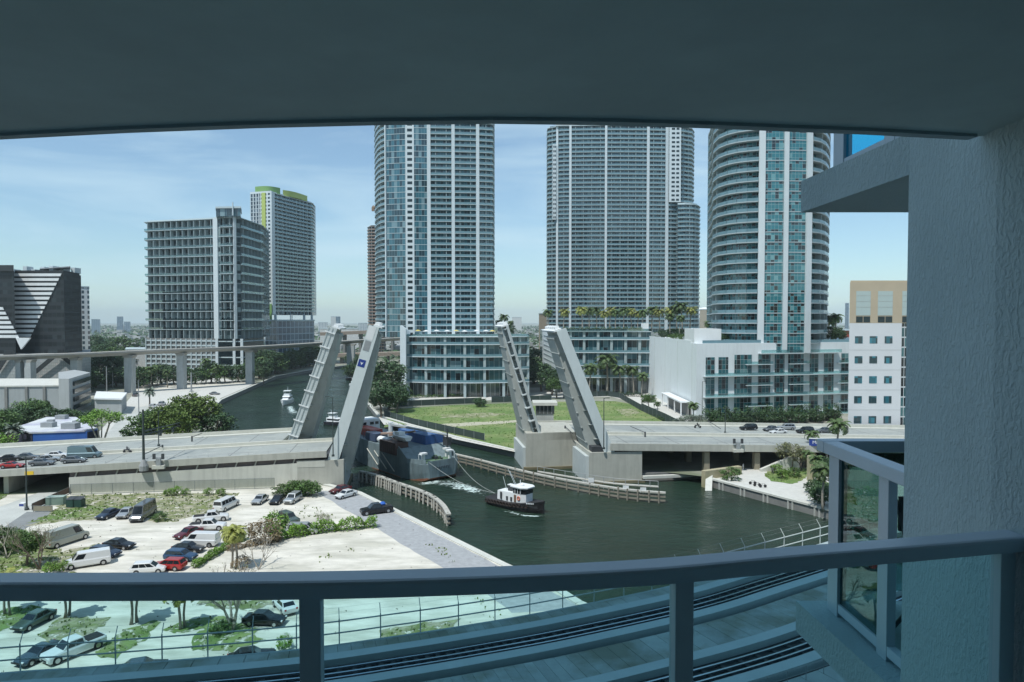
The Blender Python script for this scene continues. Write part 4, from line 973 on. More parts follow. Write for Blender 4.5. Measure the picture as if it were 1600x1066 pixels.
for k in range(14):
    yb = 427.5 + 7.28 * k; pe = 98 - (yb - 428) * (98 - 47) / (527 - 428); d_ = 329.8; z1 = Z(yb, d_); z0 = z1 - 1.35; e2 = pe - 1.8
    m = MB(); xs, xe, xe2 = X(24.5, d_), X(pe, d_), X(e2, d_)
    m.add([(xs, d_ - .35, z0), (xe2, d_ - .35, z0), (xe, d_ - .35, z1), (xs, d_ - .35, z1), (xs, d_ - .02, z0), (xe2, d_ - .02, z0), (xe, d_ - .02, z1), (xs, d_ - .02, z1)], [(0, 1, 2, 3), (4, 5, 6, 7), (0, 1, 5, 4), (1, 2, 6, 5), (2, 3, 7, 6), (3, 0, 4, 7)])
    m.build('white_band', WHITE, tH)
for k in range(7):
    yb = 480 + 7.28 * k; pe = 3 + (yb - 475) * 0.52; d_ = 321.8; z1 = Z(yb, d_); z0 = z1 - 1.35; xe, xe2, xs = X(pe, d_), X(pe + 1.8, d_), X(-100, d_)
    m = MB(); m.add([(xs, d_ - .35, z0), (xe2, d_ - .35, z0), (xe, d_ - .35, z1), (xs, d_ - .35, z1), (xs, d_ - .02, z0), (xe2, d_ - .02, z0), (xe, d_ - .02, z1), (xs, d_ - .02, z1)], [(0, 1, 2, 3), (4, 5, 6, 7), (0, 1, 5, 4), (1, 2, 6, 5), (2, 3, 7, 6), (3, 0, 4, 7)])
    m.build('white_band', WHITE, tH)
m = MB(); d_ = 321.0; m.add([(X(24, d_), d_, Z(528, d_)), (X(47, d_), d_, Z(528, d_)), (X(32, d_), d_, Z(546, d_)), (X(24, d_), d_ + .9, Z(528, d_)), (X(47, d_), d_ + .9, Z(528, d_)), (X(32, d_), d_ + .9, Z(546, d_))], [(0, 1, 2), (3, 4, 5), (0, 1, 4, 3), (1, 2, 5, 4), (2, 0, 3, 5)]); m.build('white_wedge', WHITE, tH)
# hotel podium with dark diagonals
m = MB(); m.prism([(X(-140, 318), 318), (X(108, 320), 320), (X(141, 345), 345), (X(141, 372), 372), (X(-140, 372), 372)], 5.5, 19.5); m.build('podium', panes('podium_mesh', 0.9, 1.4, (0.42, 0.44, 0.43), (0.36, 0.39, 0.39), (0.46, 0.44, 0.43), (0.30, 0.32, 0.32), 0.25, 0.2, rough=0.6, ior=1.3), tH)
m = MB(); m.prism([(X(-140, 319), 319), (X(107, 321), 321), (X(140, 346), 346), (X(140, 370), 370), (X(-140, 370), 370)], 0, 5.5); m.build('ground_floor', panes('shop_dark', 3, 5, (0.02, 0.025, 0.025), (0.04, 0.05, 0.05), (0.1, 0.1, 0.1), (0.2, 0.2, 0.2), 0.1), tH)
for (xa, ya, xb, yb, dd) in ((-6, 580, 14, 548, 317.4), (14, 548, 52, 588, 317.5), (52, 584, 90, 552, 317.6), (90, 552, 113, 570, 318)):
    a, b2 = D(xa, ya, dd), D(xb, yb, dd); m = MB(); t_ = 1.5
    m.add([(a.x - t_, a.y, a.z), (a.x + t_, a.y, a.z), (b2.x + t_, b2.y, b2.z), (b2.x - t_, b2.y, b2.z), (a.x - t_, a.y + .4, a.z), (a.x + t_, a.y + .4, a.z), (b2.x + t_, b2.y + .4, b2.z), (b2.x - t_, b2.y + .4, b2.z)], [(0, 1, 2, 3), (4, 5, 6, 7), (0, 1, 5, 4), (1, 2, 6, 5), (2, 3, 7, 6), (3, 0, 4, 7)]); m.build('diagonal_brace', BLK, tH)
# thin white building behind it, unfinished tower, crane
def simple(name, label, px0, px1, d, z1, m_, depth=20, roofm=None, z0=0, extra=0, cat='building'):
    r = thing(name, label, cat, (X((px0 + px1) / 2, d), d, z0)); m = MB()
    m.prism([(X(px0, d), d), (X(px1, d + 3), d + 3), (X(px1, d + depth), d + depth), (X(px0, d + depth), d + depth)], z0, z1); m.build('wall', m_, r)
    m = MB(); m.prism([(X(px0, d) - .2, d - .3), (X(px1, d + 3) + .2, d + 2.7), (X(px1, d + depth), d + depth + .3), (X(px0, d + depth), d + depth + .3)], z1, z1 + 0.8); m.build('roof', roofm or SLAB, r)
    if extra: 
        m = MB(); a = X(px0 + (px1 - px0) * .3, d); b2 = X(px0 + (px1 - px0) * .6, d); m.b2(a, d + depth * .3, z1 + .8, b2, d + depth * .6, z1 + .8 + extra); m.build('roof_house', SLAB, r)
    return r
simple('office_tower', 'thin white building edge just right of the striped black block', 124, 140.5, 430, Z(449, 430), panes('white_grid', 3, 3.2, (0.05, 0.08, 0.1), (0.08, 0.12, 0.14), (0.2, 0.2, 0.2), (0.62, 0.64, 0.64), 0.55, 0.4))
tJ = tower('unfinished_tower', 'narrow bare concrete tower under construction at the left edge of the tall blue green tower', [(575, 690, 'b'), (578, 682, 'b'), (592, 680, 'b'), (600, 684, 'x')], 0, 41, 3.15, mat('shell_dark', (0.10, 0.09, 0.085), 0.9), slab=mat('raw_concrete', (0.33, 0.29, 0.26), 0.9), rail=mat('raw_rail', (0.3, 0.22, 0.18), 0.9), slab_out=0.3, recess=1.5, depth=22, railh=0.8)
cr_ = thing('tower_crane', 'small tower crane jib peeking out left of the tall blue green tower', 'crane', (X(592, 690), 700, 0))
m = MB(); m.b2(X(592, 690) - .8, 699, 120, X(592, 690) + .8, 701, 148); m.build('mast', mat('crane_brown', (0.25, 0.16, 0.1), 0.6), cr_)
m = MB(); m.tube([(X(580, 690), 700, Z(323, 700)), (X(600, 690), 700, Z(333, 700))], [1.6, 0.8], 4); m.build('jib', mat('crane_brown', (0.25, 0.16, 0.1)), cr_)
MB().b2(X(579, 690), 698.5, Z(330, 700), X(583, 690), 701.5, Z(324, 700)).build('counterweight', mat('crane_brown', (0.25, 0.16, 0.1)), cr_)

# ---------------------------------------------------------------- podium blocks along the river
def podium(name, label, pts, levels, cols, glass, depth, ground=True, colw=0.6):
    """pts: (px,d) left to right; levels: slab heights top to bottom"""
    W = [Vector((X(p, d), d, 0)) for p, d in pts]; c = sum(W, Vector()) / len(W); r = thing(name, label, 'building', (c.x, c.y + depth / 2, 0))
    back = [W[-1] + Vector((0, depth, 0)), W[0] + Vector((0, depth, 0))]
    ins = [p + Vector((0, 1.6, 0)) for p in W]
    for za, zb in zip(levels[1:], levels):
        m = MB(); m.prism([(p.x, p.y) for p in ins + back], za, zb - 0.45); m.build('window_band', glass, r)
    for z in levels:
        m = MB(); m.prism([(p.x, p.y) for p in W + [q + Vector((0.2, .2, 0)) for q in back]], z - 0.36, z); m.build('floor_slab', COLW, r)
    for z in levels[1:]:
        m = MB()
        for a, b2 in zip(W, W[1:]): m.wall(a + Vector((0, .1, 0)), b2 + Vector((0, .1, 0)), z + 0.02, z + 1.0, 0.05)
        m.build('balcony_railing', BRAIL, r)
    if ground:
        m = MB(); m.prism([(p.x, p.y + 3) for p in ins] + [(p.x, p.y) for p in back], 0, levels[-1] - 0.45); m.build('ground_floor', panes('shopfront', 2.2, 6, (0.02, 0.03, 0.03), (0.05, 0.08, 0.08), (0.12, 0.15, 0.14), (0.3, 0.33, 0.33), 0.12), r)
    for px in cols:
        for (pa, da), (pb, db) in zip(pts, pts[1:]):
            if pa <= px <= pb:
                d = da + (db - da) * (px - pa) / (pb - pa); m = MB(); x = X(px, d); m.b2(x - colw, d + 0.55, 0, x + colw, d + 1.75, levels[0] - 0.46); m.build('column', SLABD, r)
    return r
GP = panes('glass_podium', 2.3, 5.6, (0.008, 0.016, 0.02), (0.035, 0.11, 0.13), (0.13, 0.22, 0.24), (0.24, 0.31, 0.32), 0.06, None, pd=0.25)
pA = podium('river_podium', 'white banded five storey podium with terrace at the foot of the tall blue green tower', [(634, 316), (680, 312), (740, 311), (790, 313), (827, 318)], [28.0, 24.5, 18.8, 13.0, 7.0], (637, 665, 695, 726, 757, 787, 812, 825), GP, 60)
m = MB(); m.prism([(X(625, 313), 313), (X(634, 312), 312), (X(641, 330), 330), (X(628, 350), 350)], 0, [33, 31.5, 30, 33]); m.build('fin_wall', COLW, pA)
m = MB(); 
for a, b2 in (((634, 315), (827, 317)),): m.wall((X(a[0], a[1]), a[1] + .5), (X(b2[0], b2[1]), b2[1] + .5), 28.02, 29.1, 0.06)
m.build('terrace_railing', BRAILL, pA)
for i in range(10):
    px = 652 + i * 15 + random.uniform(-3, 3); d_ = 335 + random.uniform(-8, 12); x = X(px, d_); u = thing('parasol', '%s parasol from the left on the terrace in front of the tall blue green tower' % ordn(i), 'parasol', (x, d_, 28), 0, 'terrace parasols')
    MB().tube([(x, d_, 28), (x, d_, 30.4)], 0.05, 5).build('pole', GREYMET, u); MB().lathe((x, d_, 30.1), [(1.6, 0), (0.8, 0.35), (0.05, 0.6)], 8).build('canopy', mat('canvas_yellow', (0.62, 0.5, 0.14), 0.8) if i % 4 == 0 else mat('canvas_white', (0.7, 0.7, 0.68), 0.8), u)
pB = podium('river_podium', 'long white banded podium with palm planted roof below the very wide tower', [(851, 352), (868, 331), (940, 329), (1018, 327)], [30.2, 26.3, 20.0, 13.7, 8.0], (853, 869, 892, 913, 935, 956, 978, 1000), GP, 60)
m = MB()
m.wall((X(848, 352), 352), (X(868, 331), 331), 1, 29.5, 0.3)
m.build('end_wall', COLW, pB)
for k in range(9):
    z = 8 + k * 2.3; m = MB(); m.wall((X(849.5, 350), 350 - 0.4), (X(867, 332), 332 - 0.4), z + 1.2, z + 1.75, 0.3, zq0=z - .6, zq1=z - .05); m.build('louvre', SLABD, pB)
m = MB(); m.wall((X(868, 330), 330.5), (X(1018, 326.5), 327), 30.22, 31.4, 0.1); m.build('terrace_railing', BRAILL, pB)
m = MB(); m.b2(X(1008, 326), 330, 30.2, X(1016, 326), 336, 34.0); m.build('roof_house', WHITE, pB)
# white podium with blank side wall, on the right
pD = thing('white_podium', 'white podium with a large blank side wall and tall teal windows behind the right approach', 'building', (95, 262, 0))
DN = Vector((62, 16, 0)).normalized(); DPp = Vector((DN.y, -DN.x, 0))
K0 = Vector((66, 244, 0)); 
def Dp(px, o_=0.0):
    # point on the facade line seen at pixel column px
    k = (px - 800) / F; t = (k * K0.y - K0.x) / (DN.x - k * DN.y); return K0 + DN * t + DPp * o_
WBL = mat('white_wall_paint', (0.74, 0.78, 0.79), 0.75, 0.03, 0.15, streak=0.08)
m = MB(); m.prism([(66, 244), tuple(Dp(1500)[:2]), tuple((Dp(1500) + Vector((0, 60, 0)))[:2]), (66.0, 342)], -0.5, 27.0); m.build('wall', WBL, pD)
m = MB(); m.b2(66.2, 248, 27.0, 76, 262, 32.2); m.build('lift_house', WHITE, pD)
m = MB(); m.wall((66.1, 252), (66.1, 342), 27.02, 27.9, 0.2); m.build('parapet', WBL, pD)
m = MB(); m.wall(Dp(1100, -1), Dp(1330, -1), 27.02, 28.1, 0.08); m.build('glass_balustrade', BRAIL, pD)
m = MB(); a = Dp(1180); 
bays = [(1103, 1117), (1123, 1138), (1148, 1175), (1185, 1204), (1211, 1226), (1232, 1256), (1266, 1279), (1288, 1303), (1315, 1326), (1335, 1350)]
GD = panes('glass_white_podium', 1.5, 1.75, (0.006, 0.012, 0.015), (0.015, 0.11, 0.125), (0.12, 0.24, 0.25), (0.33, 0.38, 0.38), 0.07, 0.05, pd=0.35, pl=0.93)
for (a, b2) in bays:
    for (z0, z1) in ((15.9, 22.8), (8.3, 14.8), (0.6, 7.2)):
        if a < 1145 and z0 > 15: z1 = 22.0
        m = MB(); m.wall(Dp(a, 0.06), Dp(b2, 0.06), z0, z1, 0.16); m.build('window', GD, pD)
for z in (15.3, 7.8, 0.2):
    m = MB(); m.wall(Dp(1099, 0.9), Dp(1345, 0.9), z - 0.3, z, 1.7); m.build('balcony_slab', COLW, pD); m = MB(); m.wall(Dp(1099, 1.7), Dp(1345, 1.7), z + 0.02, z + 1.1, 0.06); m.build('balcony_railing', BRAILC, pD)
for (a, b2) in ((1165, 1205), (1232, 1262), (1308, 1345)):
    for z in (19.3, 11.7, 4.1):
        m = MB(); m.wall(Dp(a, 0.8), Dp(b2, 0.8), z - 0.25, z, 1.5); m.build('balcony_slab', COLW, pD); m = MB(); m.wall(Dp(a, 1.5), Dp(b2, 1.5), z + 0.02, z + 1.0, 0.06); m.build('balcony_railing', BRAILC, pD)
m = MB(); m.wall(Dp(1185, 1.0), Dp(1310, 1.0), 23.0, 23.35, 2.2); m.build('balcony_slab', COLW, pD); m = MB(); m.wall(Dp(1185, 2.0), Dp(1310, 2.0), 23.36, 24.5, 0.06); m.build('balcony_railing', BRAILC, pD)
m = MB(); m.b2(70, 236.0, 0, 76.5, 239, 0.1)
for (x, y, a_, h_) in ((72, 285, 4, 1.6), (84, 270, 3, 1.2), (96, 275, 5, 2.0), (112, 272, 3, 1.4)): m = MB(); m.b2(x, y, 27.0, x + a_, y + a_ * .7, 27.0 + h_); m.build('roof_unit', GREYMET, pD)
for k in range(4): m = MB(); m.wall((65.97, 250 + k * 22), (65.97, 250.06 + k * 22), 0, 27, .06); m.build('wall_joint', CONC, pD)
# small pergola by the blank wall
pg = thing('entrance_canopy', 'low white canopy over a dark opening beside the blank white wall', 'canopy', (62, 262, 0))
m = MB(); m.wall((63.5, 250), (63.5, 282), 5.0, 5.5, 3.6); m.build('roof', WHITE, pg); m = MB(); m.wall((64.8, 250), (64.8, 282), 0, 5.0, 0.4); m.build('wall', CONCD, pg)
for y in (250, 260, 271, 281): MB().b2(61.9, y, 0, 62.3, y + .4, 5.0).build('post', WHITE, pg)
# office block
oE = thing('office_block', 'white office block with small square windows and a tan upper storey beside the stucco wall', 'building', (125, 215, 0))
dE = 205.0
TAN = mat('tan_stone', (0.47, 0.39, 0.28), 0.85, 0.05, 0.3)
xe0, xe1, xe2 = X(1327, dE), X(1409, dE), X(1480, dE)
zt, zm = Z(441, dE), Z(505, dE)
kE = (dE + 30) / dE
m = MB(); m.prism([(xe0, dE), (xe1, dE), (xe1 * kE, dE + 30), (xe0 * kE, dE + 30)], 0, zm); m.build('wall', mat('office_white', (0.64, 0.65, 0.66), 0.7, 0.03, 0.2), oE)
m = MB(); m.prism([(xe0, dE - .01), (xe2, dE - .01), (xe2 * kE, dE + 30), (xe0 * kE, dE + 30)], zm, zt); m.build('upper_wall', TAN, oE)
m = MB(); m.prism([(xe0 + .3, dE + .3), (xe2, dE + .3), (xe2 * kE, dE + 29), (xe0 * kE + .3, dE + 29)], zt, zt + .5); m.build('roof', TAN, oE)
m = MB(); m.b2(xe1, dE + .4, 0, xe2, dE + 29, zm - .01); m.build('curtain_wall', panes('office_curtain', 2.0, 3.0, (0.01, 0.015, 0.02), (0.02, 0.08, 0.09), (0.05, 0.14, 0.15), (0.55, 0.57, 0.57), 0.08, 0.13, pd=0.5), oE)
BG = panes('office_pane', 1.05, 3, (0.02, 0.05, 0.06), (0.02, 0.13, 0.17), (0.03, 0.2, 0.26), (0.02, 0.03, 0.03), 0.05)
for r_ in range(8):
    yy = 531 + 31.2 * r_
    for cx in (1342, 1365, 1388.5):
        m = MB(); m.b2(X(cx - 6, dE), dE - .08, Z(yy + 5.5, dE), X(cx + 6, dE), dE + .05, Z(yy - 5.5, dE)); wv = m.build('window', BG, oE)
    m = MB(); m.b2(xe0, dE - .03, Z(yy + 16, dE) - .04, xe1, dE + .02, Z(yy + 16, dE) + .04); m.build('panel_joint', CONC, oE)
for (a, b2) in ((1337, 1359.5), (1371, 1394), (1409, 1432)):
    m = MB(); m.b2(X(a, dE), dE - .06, Z(493, dE), X(b2, dE), dE + .03, Z(455, dE)); m.build('pale_panel', mat('panel_mint', (0.42, 0.50, 0.48), 0.6, 0.03), oE)
    for k in range(3): m = MB(); m.b2(X(a, dE), dE - .09, Z(462 + k * 9, dE) - .05, X(b2, dE), dE - .062, Z(462 + k * 9, dE) + .05); m.build('panel_joint', CONC, oE)
    mid = (a + b2) / 2
    for (u, v_) in ((a + .3, mid - .5), (mid + .5, b2 - .3)): m = MB(); m.b2(X(u, dE), dE - .06, Z(504, dE), X(v_, dE), dE + .03, Z(494.5, dE)); m.build('window', MATS['window_dark'], oE)
# low buildings on the left bank
gr = thing('grey_garage', 'pale grey low block with darker pilasters behind the bushes at the left edge', 'building', (X(60, 255), 260, 0))
GW = mat('grey_wall', (0.36, 0.38, 0.38), 0.85, 0.05, 0.2, streak=0.1)
m = MB(); m.prism([(X(-120, 250), 250), (X(92, 256), 256), (X(92, 285), 285), (X(-120, 285), 285)], 0, 10.5); m.build('wall', GW, gr)
m = MB(); m.prism([(X(90, 254), 254), (X(106, 253), 253), (X(140, 285), 285), (X(115, 300), 300), (X(90, 285), 285)], 0, 13.6); m.build('tower_block', GW, gr)
for k in range(4): m = MB(); m.wall((X(113.5, 258), 258.2), (X(140, 283.5), 283.5), 1.5 + k * 3, 3.2 + k * 3, 0.4); m.build('opening', MATS['window_dark'], gr)
for px in (8, 40, 68): m = MB(); d_ = 250 + (px + 120) / 212 * 6; m.b2(X(px, d_) - .5, d_ - .4, 0, X(px, d_) + .5, d_ + .2, 10.5); m.build('pilaster', CONCD, gr)
m = MB(); m.prism([(X(-120, 249.7), 249.7), (X(92, 255.7), 255.7), (X(92, 285.4), 285.4), (X(-120, 285.4), 285.4)], 10.52, 11.0); m.build('roof', CONCL, gr)
sh = thing('white_shed', 'low white roofed shed beside the riverside yard', 'building', (X(172, 262), 262, 0))
m = MB(); m.prism([(X(146, 258), 258), (X(188, 256), 256), (X(196, 275), 275), (X(150, 280), 280)], 0, 5.5); m.build('wall', GW, sh)
m = MB(); m.prism([(X(145, 257), 257), (X(189, 255), 255), (X(197, 276), 276), (X(149, 281), 281)], 5.5, 6.1); m.build('roof', WHITE, sh)
bl = thing('blue_building', 'low building with royal blue wall and pale flat roof beyond the left approach', 'building', (X(100, 195), 198, 0))
BLUE = mat('blue_wall', (0.03, 0.10, 0.38), 0.7, 0.10, 0.25, col2=(0.035, 0.13, 0.45)); BLK2 = mat('mural_dark', (0.03, 0.03, 0.06), 0.8, 0.3, 0.5)
pa = [(X(22, 192), 192), (X(48, 184), 184), (X(133, 187), 187), (X(152, 191), 191), (X(118, 213), 213), (X(72, 213), 213)]
m = MB(); m.prism(pa, 0, 4.6); m.build('wall', BLUE, bl)
m = MB(); m.wall((X(21.8, 191.7), 191.7), (X(47, 183.9), 183.9), 0, 4.5, 0.15); m.wall((X(134, 186.8), 186.8), (X(152.2, 190.7), 190.7), 0, 4.5, 0.15); m.build('mural', BLK2, bl)
m = MB(); m.prism([(x * 1.004, y + (.3 if y > 200 else -.3)) for x, y in pa], 4.6, 5.0); m.build('roof', mat('roof_pale', (0.58, 0.60, 0.60), 0.8, 0.08, 0.3, col2=(0.42, 0.42, 0.52)), bl)
for (px, d_, s_) in ((60, 192, 2.2), (92, 189, 2.6), (83, 208, 2.0), (110, 200, 1.2), (70, 202, 1.2)):
    m = MB(); m.b2(X(px, d_), d_, 5.0, X(px, d_) + s_ * 1.5, d_ + s_, 5.0 + s_ * .6); m.build('roof_unit', GREYMET, bl)
# metro viaduct in the middle distance
vd = thing('metro_viaduct', 'elevated metro line on tall square piers crossing the left distance and the river', 'railway viaduct', (X(280, 352), 352, 0))
vp = [(-420, 572, 262), (-150, 563, 285), (0, 558.5, 300), (120, 554.5, 318), (200, 551, 334), (283, 547.5, 352), (390, 543.5, 381), (480, 538.5, 418), (560, 533, 460), (640, 528.5, 510)]
VP = dens([D(*q) for q in vp], 4); rings = []
for i, p in enumerate(VP):
    d = (VP[min(i + 1, len(VP) - 1)] - VP[max(i - 1, 0)]); d.z = 0; d.normalize(); n_ = Vector((d.y, -d.x, 0)); hz = 1.6
    rings.append([p + n_ * 1.4 + Vector((0, 0, -1.3)), p + n_ * 2.6 + Vector((0, 0, -.1)), p + n_ * 3.8 + Vector((0, 0, .1)), p + n_ * 3.8 + Vector((0, 0, .85)), p - n_ * 3.8 + Vector((0, 0, .85)), p - n_ * 3.8 + Vector((0, 0, .1)), p - n_ * 2.6 + Vector((0, 0, -.1)), p - n_ * 1.4 + Vector((0, 0, -1.3))])
VC = mat('viaduct_concrete', (0.33, 0.32, 0.29), 0.85, 0.08, 0.3, streak=0.1)
MB().loft(rings).build('girder', VC, vd)
for px, w_ in ((-60, 1.6), (31, 1.1), (46, 1.4), (118, 1.6), (202, 1.9), (283, 1.8), (390, 1.9), (548, 2.4)):
    p = min(VP, key=lambda q: abs(800 + F * q.x / q.y - px)); x = X(px, p.y)
    m = MB(); m.b2(x - w_, p.y - 1.8, -3, x + w_, p.y + 1.8, p.z - 2.6); m.build('pier', mat('pier_pale', (0.42, 0.44, 0.43), 0.85, 0.08, streak=0.15), vd)
    m = MB(); m.loft([[Vector((x - w_ * q, p.y - 1.8, z)), Vector((x + w_ * q, p.y - 1.8, z)), Vector((x + w_ * q, p.y + 1.8, z)), Vector((x - w_ * q, p.y + 1.8, z))] for q, z in ((1, p.z - 2.6), (1.5, p.z - 1.3))]); m.build('pier_head', VC, vd)
# road bridges in the far gap
for i, (xa, ya, xb, yb, dd, lab) in enumerate(((500, 522, 650, 516, 640, 'distant brown elevated road deck seen over the left drawbridge leaves'), (498, 556, 640, 552, 560, 'low distant road bridge over the upper river between the left leaves'))):
    a, b2 = D(xa, ya, dd), D(xb, yb, dd + 25); t = thing('road_viaduct', lab, 'bridge', (a.x, a.y, 0)); m = MB()
    m.wall(a, b2, a.z - 1.5, a.z + 1.5, 12, b2.z - 1.5, b2.z + 1.5); m.build('deck', mat('far_brown', (0.33, 0.27, 0.22), 0.9), t)
    for k in range(6): q = a.lerp(b2, (k + .5) / 6); m = MB(); m.b2(q.x - 1, q.y - 4, -3, q.x + 1, q.y + 4, q.z - 1.4); m.build('pier', CONCD, t)
# distant buildings
random.seed(21)
FARM = [panes('far_a', 4, 3.4, (0.10, 0.15, 0.19), (0.14, 0.2, 0.24), (0.25, 0.3, 0.32), (0.5, 0.52, 0.52), 0.4, 0.35, rough=0.4), panes('far_b', 5, 3.4, (0.08, 0.13, 0.18), (0.1, 0.16, 0.2), (0.2, 0.25, 0.3), (0.2, 0.26, 0.32), 0.2, 0.2, rough=0.3), mat('far_white', (0.55, 0.56, 0.55), 0.8), mat('far_tan', (0.42, 0.36, 0.28), 0.8)]
far = [(143, 157, 499, 1900, 1, 'low grey office pair on the skyline right of the striped block'), (183, 193, 495, 2000, 1, 'blue glass block on the left skyline, taller one of a pair'), (194, 204, 503, 1900, 1, 'short grey block beside the blue one on the left skyline'),
       (517, 525, 495, 1500, 2, 'white slab standing above the trees left of the drawbridge tips'), (525, 532, 495, 1450, 1, 'grey blue slab touching the white one above the trees'), (497, 512, 504, 1800, 0, 'wide pale block right of the green topped tower'), (560, 574, 505, 1700, 0, 'pale block just left of the unfinished tower'),
       (842, 856, 491, 560, 3, 'concrete grey parking block behind the two right leaves'), (1093, 1120, 484, 900, 3, 'tan block below the white dome between the two right towers'), (1320, 1326, 474, 1700, 1, 'thin blue tower just left of the tan office storey'), (800, 815, 496, 1900, 2, 'small white block on the skyline between the middle towers'),
       (778, 792, 514, 420, 2, 'small white rooftop block right of the tall blue green tower'), (1313, 1327, 517, 420, 3, 'red roofed low building left of the office block'), (1283, 1310, 510, 600, 2, 'flat white roof behind the rounded tower'), (500, 560, 514, 760, 2, 'low white warehouse roof behind the drawbridge tips'), (196, 250, 547, 470, 2, 'low pale garage block left of the broad apartment slab')]
for i, (a, b2, yt, d_, mi, lab) in enumerate(far):
    simple('distant_building', lab, a, b2, d_, max(4, Z(yt, d_)), mat('red_roof', (0.35, 0.05, 0.03), 0.8) if 'red' in lab else FARM[mi], 25, extra=0)
for i in range(0):
    px = random.choice([random.uniform(140, 228), random.uniform(492, 575), random.uniform(772, 855), random.uniform(1094, 1112), random.uniform(1294, 1326)]); d_ = random.uniform(1800, 4200); h_ = 35 + (502 - random.uniform(497, 503.5)) * d_ / F
    simple('distant_building', 'tiny pale block on the hazy horizon', px, px + random.uniform(3, 7), d_, h_, random.choice(FARM), 30)['group'] = 'blocks along the far horizon'
dm = thing('stadium_dome', 'white shallow dome roof on the skyline between the two right towers', 'stadium', (X(1107, 1300), 1330, 0))
MB().lathe((X(1107, 1300), 1330, Z(489, 1330)), [(17, -25), (17, 0), (15, 5), (9, 9), (0.5, 11)], 24).build('roof', WHITE, dm, smooth=True)
# ---------------------------------------------------------------- vehicles
def paint(name, col, metal=0.3, rough=0.25):
    if name in MATS: return MATS[name]
    m = bpy.data.materials.new(name); m.use_nodes = True; b = m.node_tree.nodes['Principled BSDF']
    b.inputs['Base Color'].default_value = (*col, 1); b.inputs['Metallic'].default_value = metal; b.inputs['Roughness'].default_value = rough
    b.inputs['Coat Weight'].default_value = 0.5; b.inputs['Coat Roughness'].default_value = 0.06
    MATS[name] = m; return m
CP = paint('car_paint', (0.5, 0.5, 0.5)); CG = paint('car_glass', (0.012, 0.016, 0.02), 0, 0.06); RIM = paint('wheel_rim', (0.45, 0.46, 0.47), 0.8, 0.3)
HLM = paint('headlight_lens', (0.7, 0.72, 0.75), 0.1, 0.1); TLM = paint('taillight_lens', (0.35, 0.01, 0.01), 0, 0.2)
COLS = {'white': (0.72, 0.73, 0.73), 'silver': (0.42, 0.44, 0.45), 'grey': (0.14, 0.15, 0.16), 'black': (0.012, 0.013, 0.015), 'navy': (0.02, 0.035, 0.07), 'blue': (0.03, 0.08, 0.16), 'red': (0.35, 0.015, 0.012), 'maroon': (0.14, 0.012, 0.018), 'steel': (0.07, 0.10, 0.13), 'beige': (0.36, 0.37, 0.32), 'bluegrey': (0.15, 0.22, 0.25), 'green': (0.10, 0.14, 0.12)}
KINDS = {  # L, W, belt stations (x,z), greenhouse base x1,x0, top x1,x0, height, wheel r, pillars
    'sedan': dict(L=4.75, W=1.82, st=[(2.37, .62), (2.2, .72), (1.0, .92), (-1.5, .98), (-2.2, .95), (-2.37, .85)], g=(1.05, -1.95, .25, -1.15), H=1.44, wr=.33),
    'coupe': dict(L=4.6, W=1.88, st=[(2.3, .55), (2.1, .68), (0.8, .86), (-1.4, .92), (-2.15, .93), (-2.3, .85)], g=(.85, -1.9, .0, -.9), H=1.32, wr=.34),
    'suv': dict(L=4.75, W=1.9, st=[(2.37, .75), (2.25, .92), (1.15, 1.06), (-2.2, 1.08), (-2.37, 1.0)], g=(1.15, -2.3, .45, -2.0), H=1.74, wr=.37),
    'wagon': dict(L=4.6, W=1.8, st=[(2.3, .65), (2.15, .8), (1.2, .98), (-2.15, 1.0), (-2.3, .92)], g=(1.25, -2.25, .35, -1.85), H=1.55, wr=.33),
    'minivan': dict(L=5.1, W=1.98, st=[(2.55, .7), (2.4, .88), (1.6, 1.04), (-2.4, 1.06), (-2.55, 1.0)], g=(1.65, -2.45, .75, -2.2), H=1.76, wr=.34),
    'van': dict(L=5.7, W=2.0, st=[(2.85, .8), (2.7, 1.02), (1.95, 1.2), (-2.7, 1.2), (-2.85, 1.15)], g=(2.0, -2.8, 1.25, -2.75), H=2.1, wr=.37, cargo=True),
    'passenger_van': dict(L=6.0, W=2.02, st=[(3.0, .8), (2.85, 1.02), (2.1, 1.2), (-2.85, 1.2), (-3.0, 1.15)], g=(2.15, -2.95, 1.4, -2.88), H=2.12, wr=.37),
    'tall_van': dict(L=6.6, W=2.05, st=[(3.3, .85), (3.1, 1.08), (2.5, 1.3), (-3.1, 1.3), (-3.3, 1.2)], g=(2.5, -3.25, 1.6, -3.2), H=2.65, wr=.37, cargo=True),
    'minibus': dict(L=6.9, W=2.1, st=[(3.45, .85), (3.25, 1.08), (2.6, 1.3), (-3.3, 1.3), (-3.45, 1.2)], g=(2.65, -3.4, 1.8, -3.33), H=2.7, wr=.37),
    'pickup': dict(L=5.8, W=2.0, st=[(2.9, .82), (2.75, 1.0), (1.5, 1.15), (-2.7, 1.15), (-2.9, 1.12)], g=(1.5, -.85, .75, -.6), H=1.85, wr=.41, bed=True)}
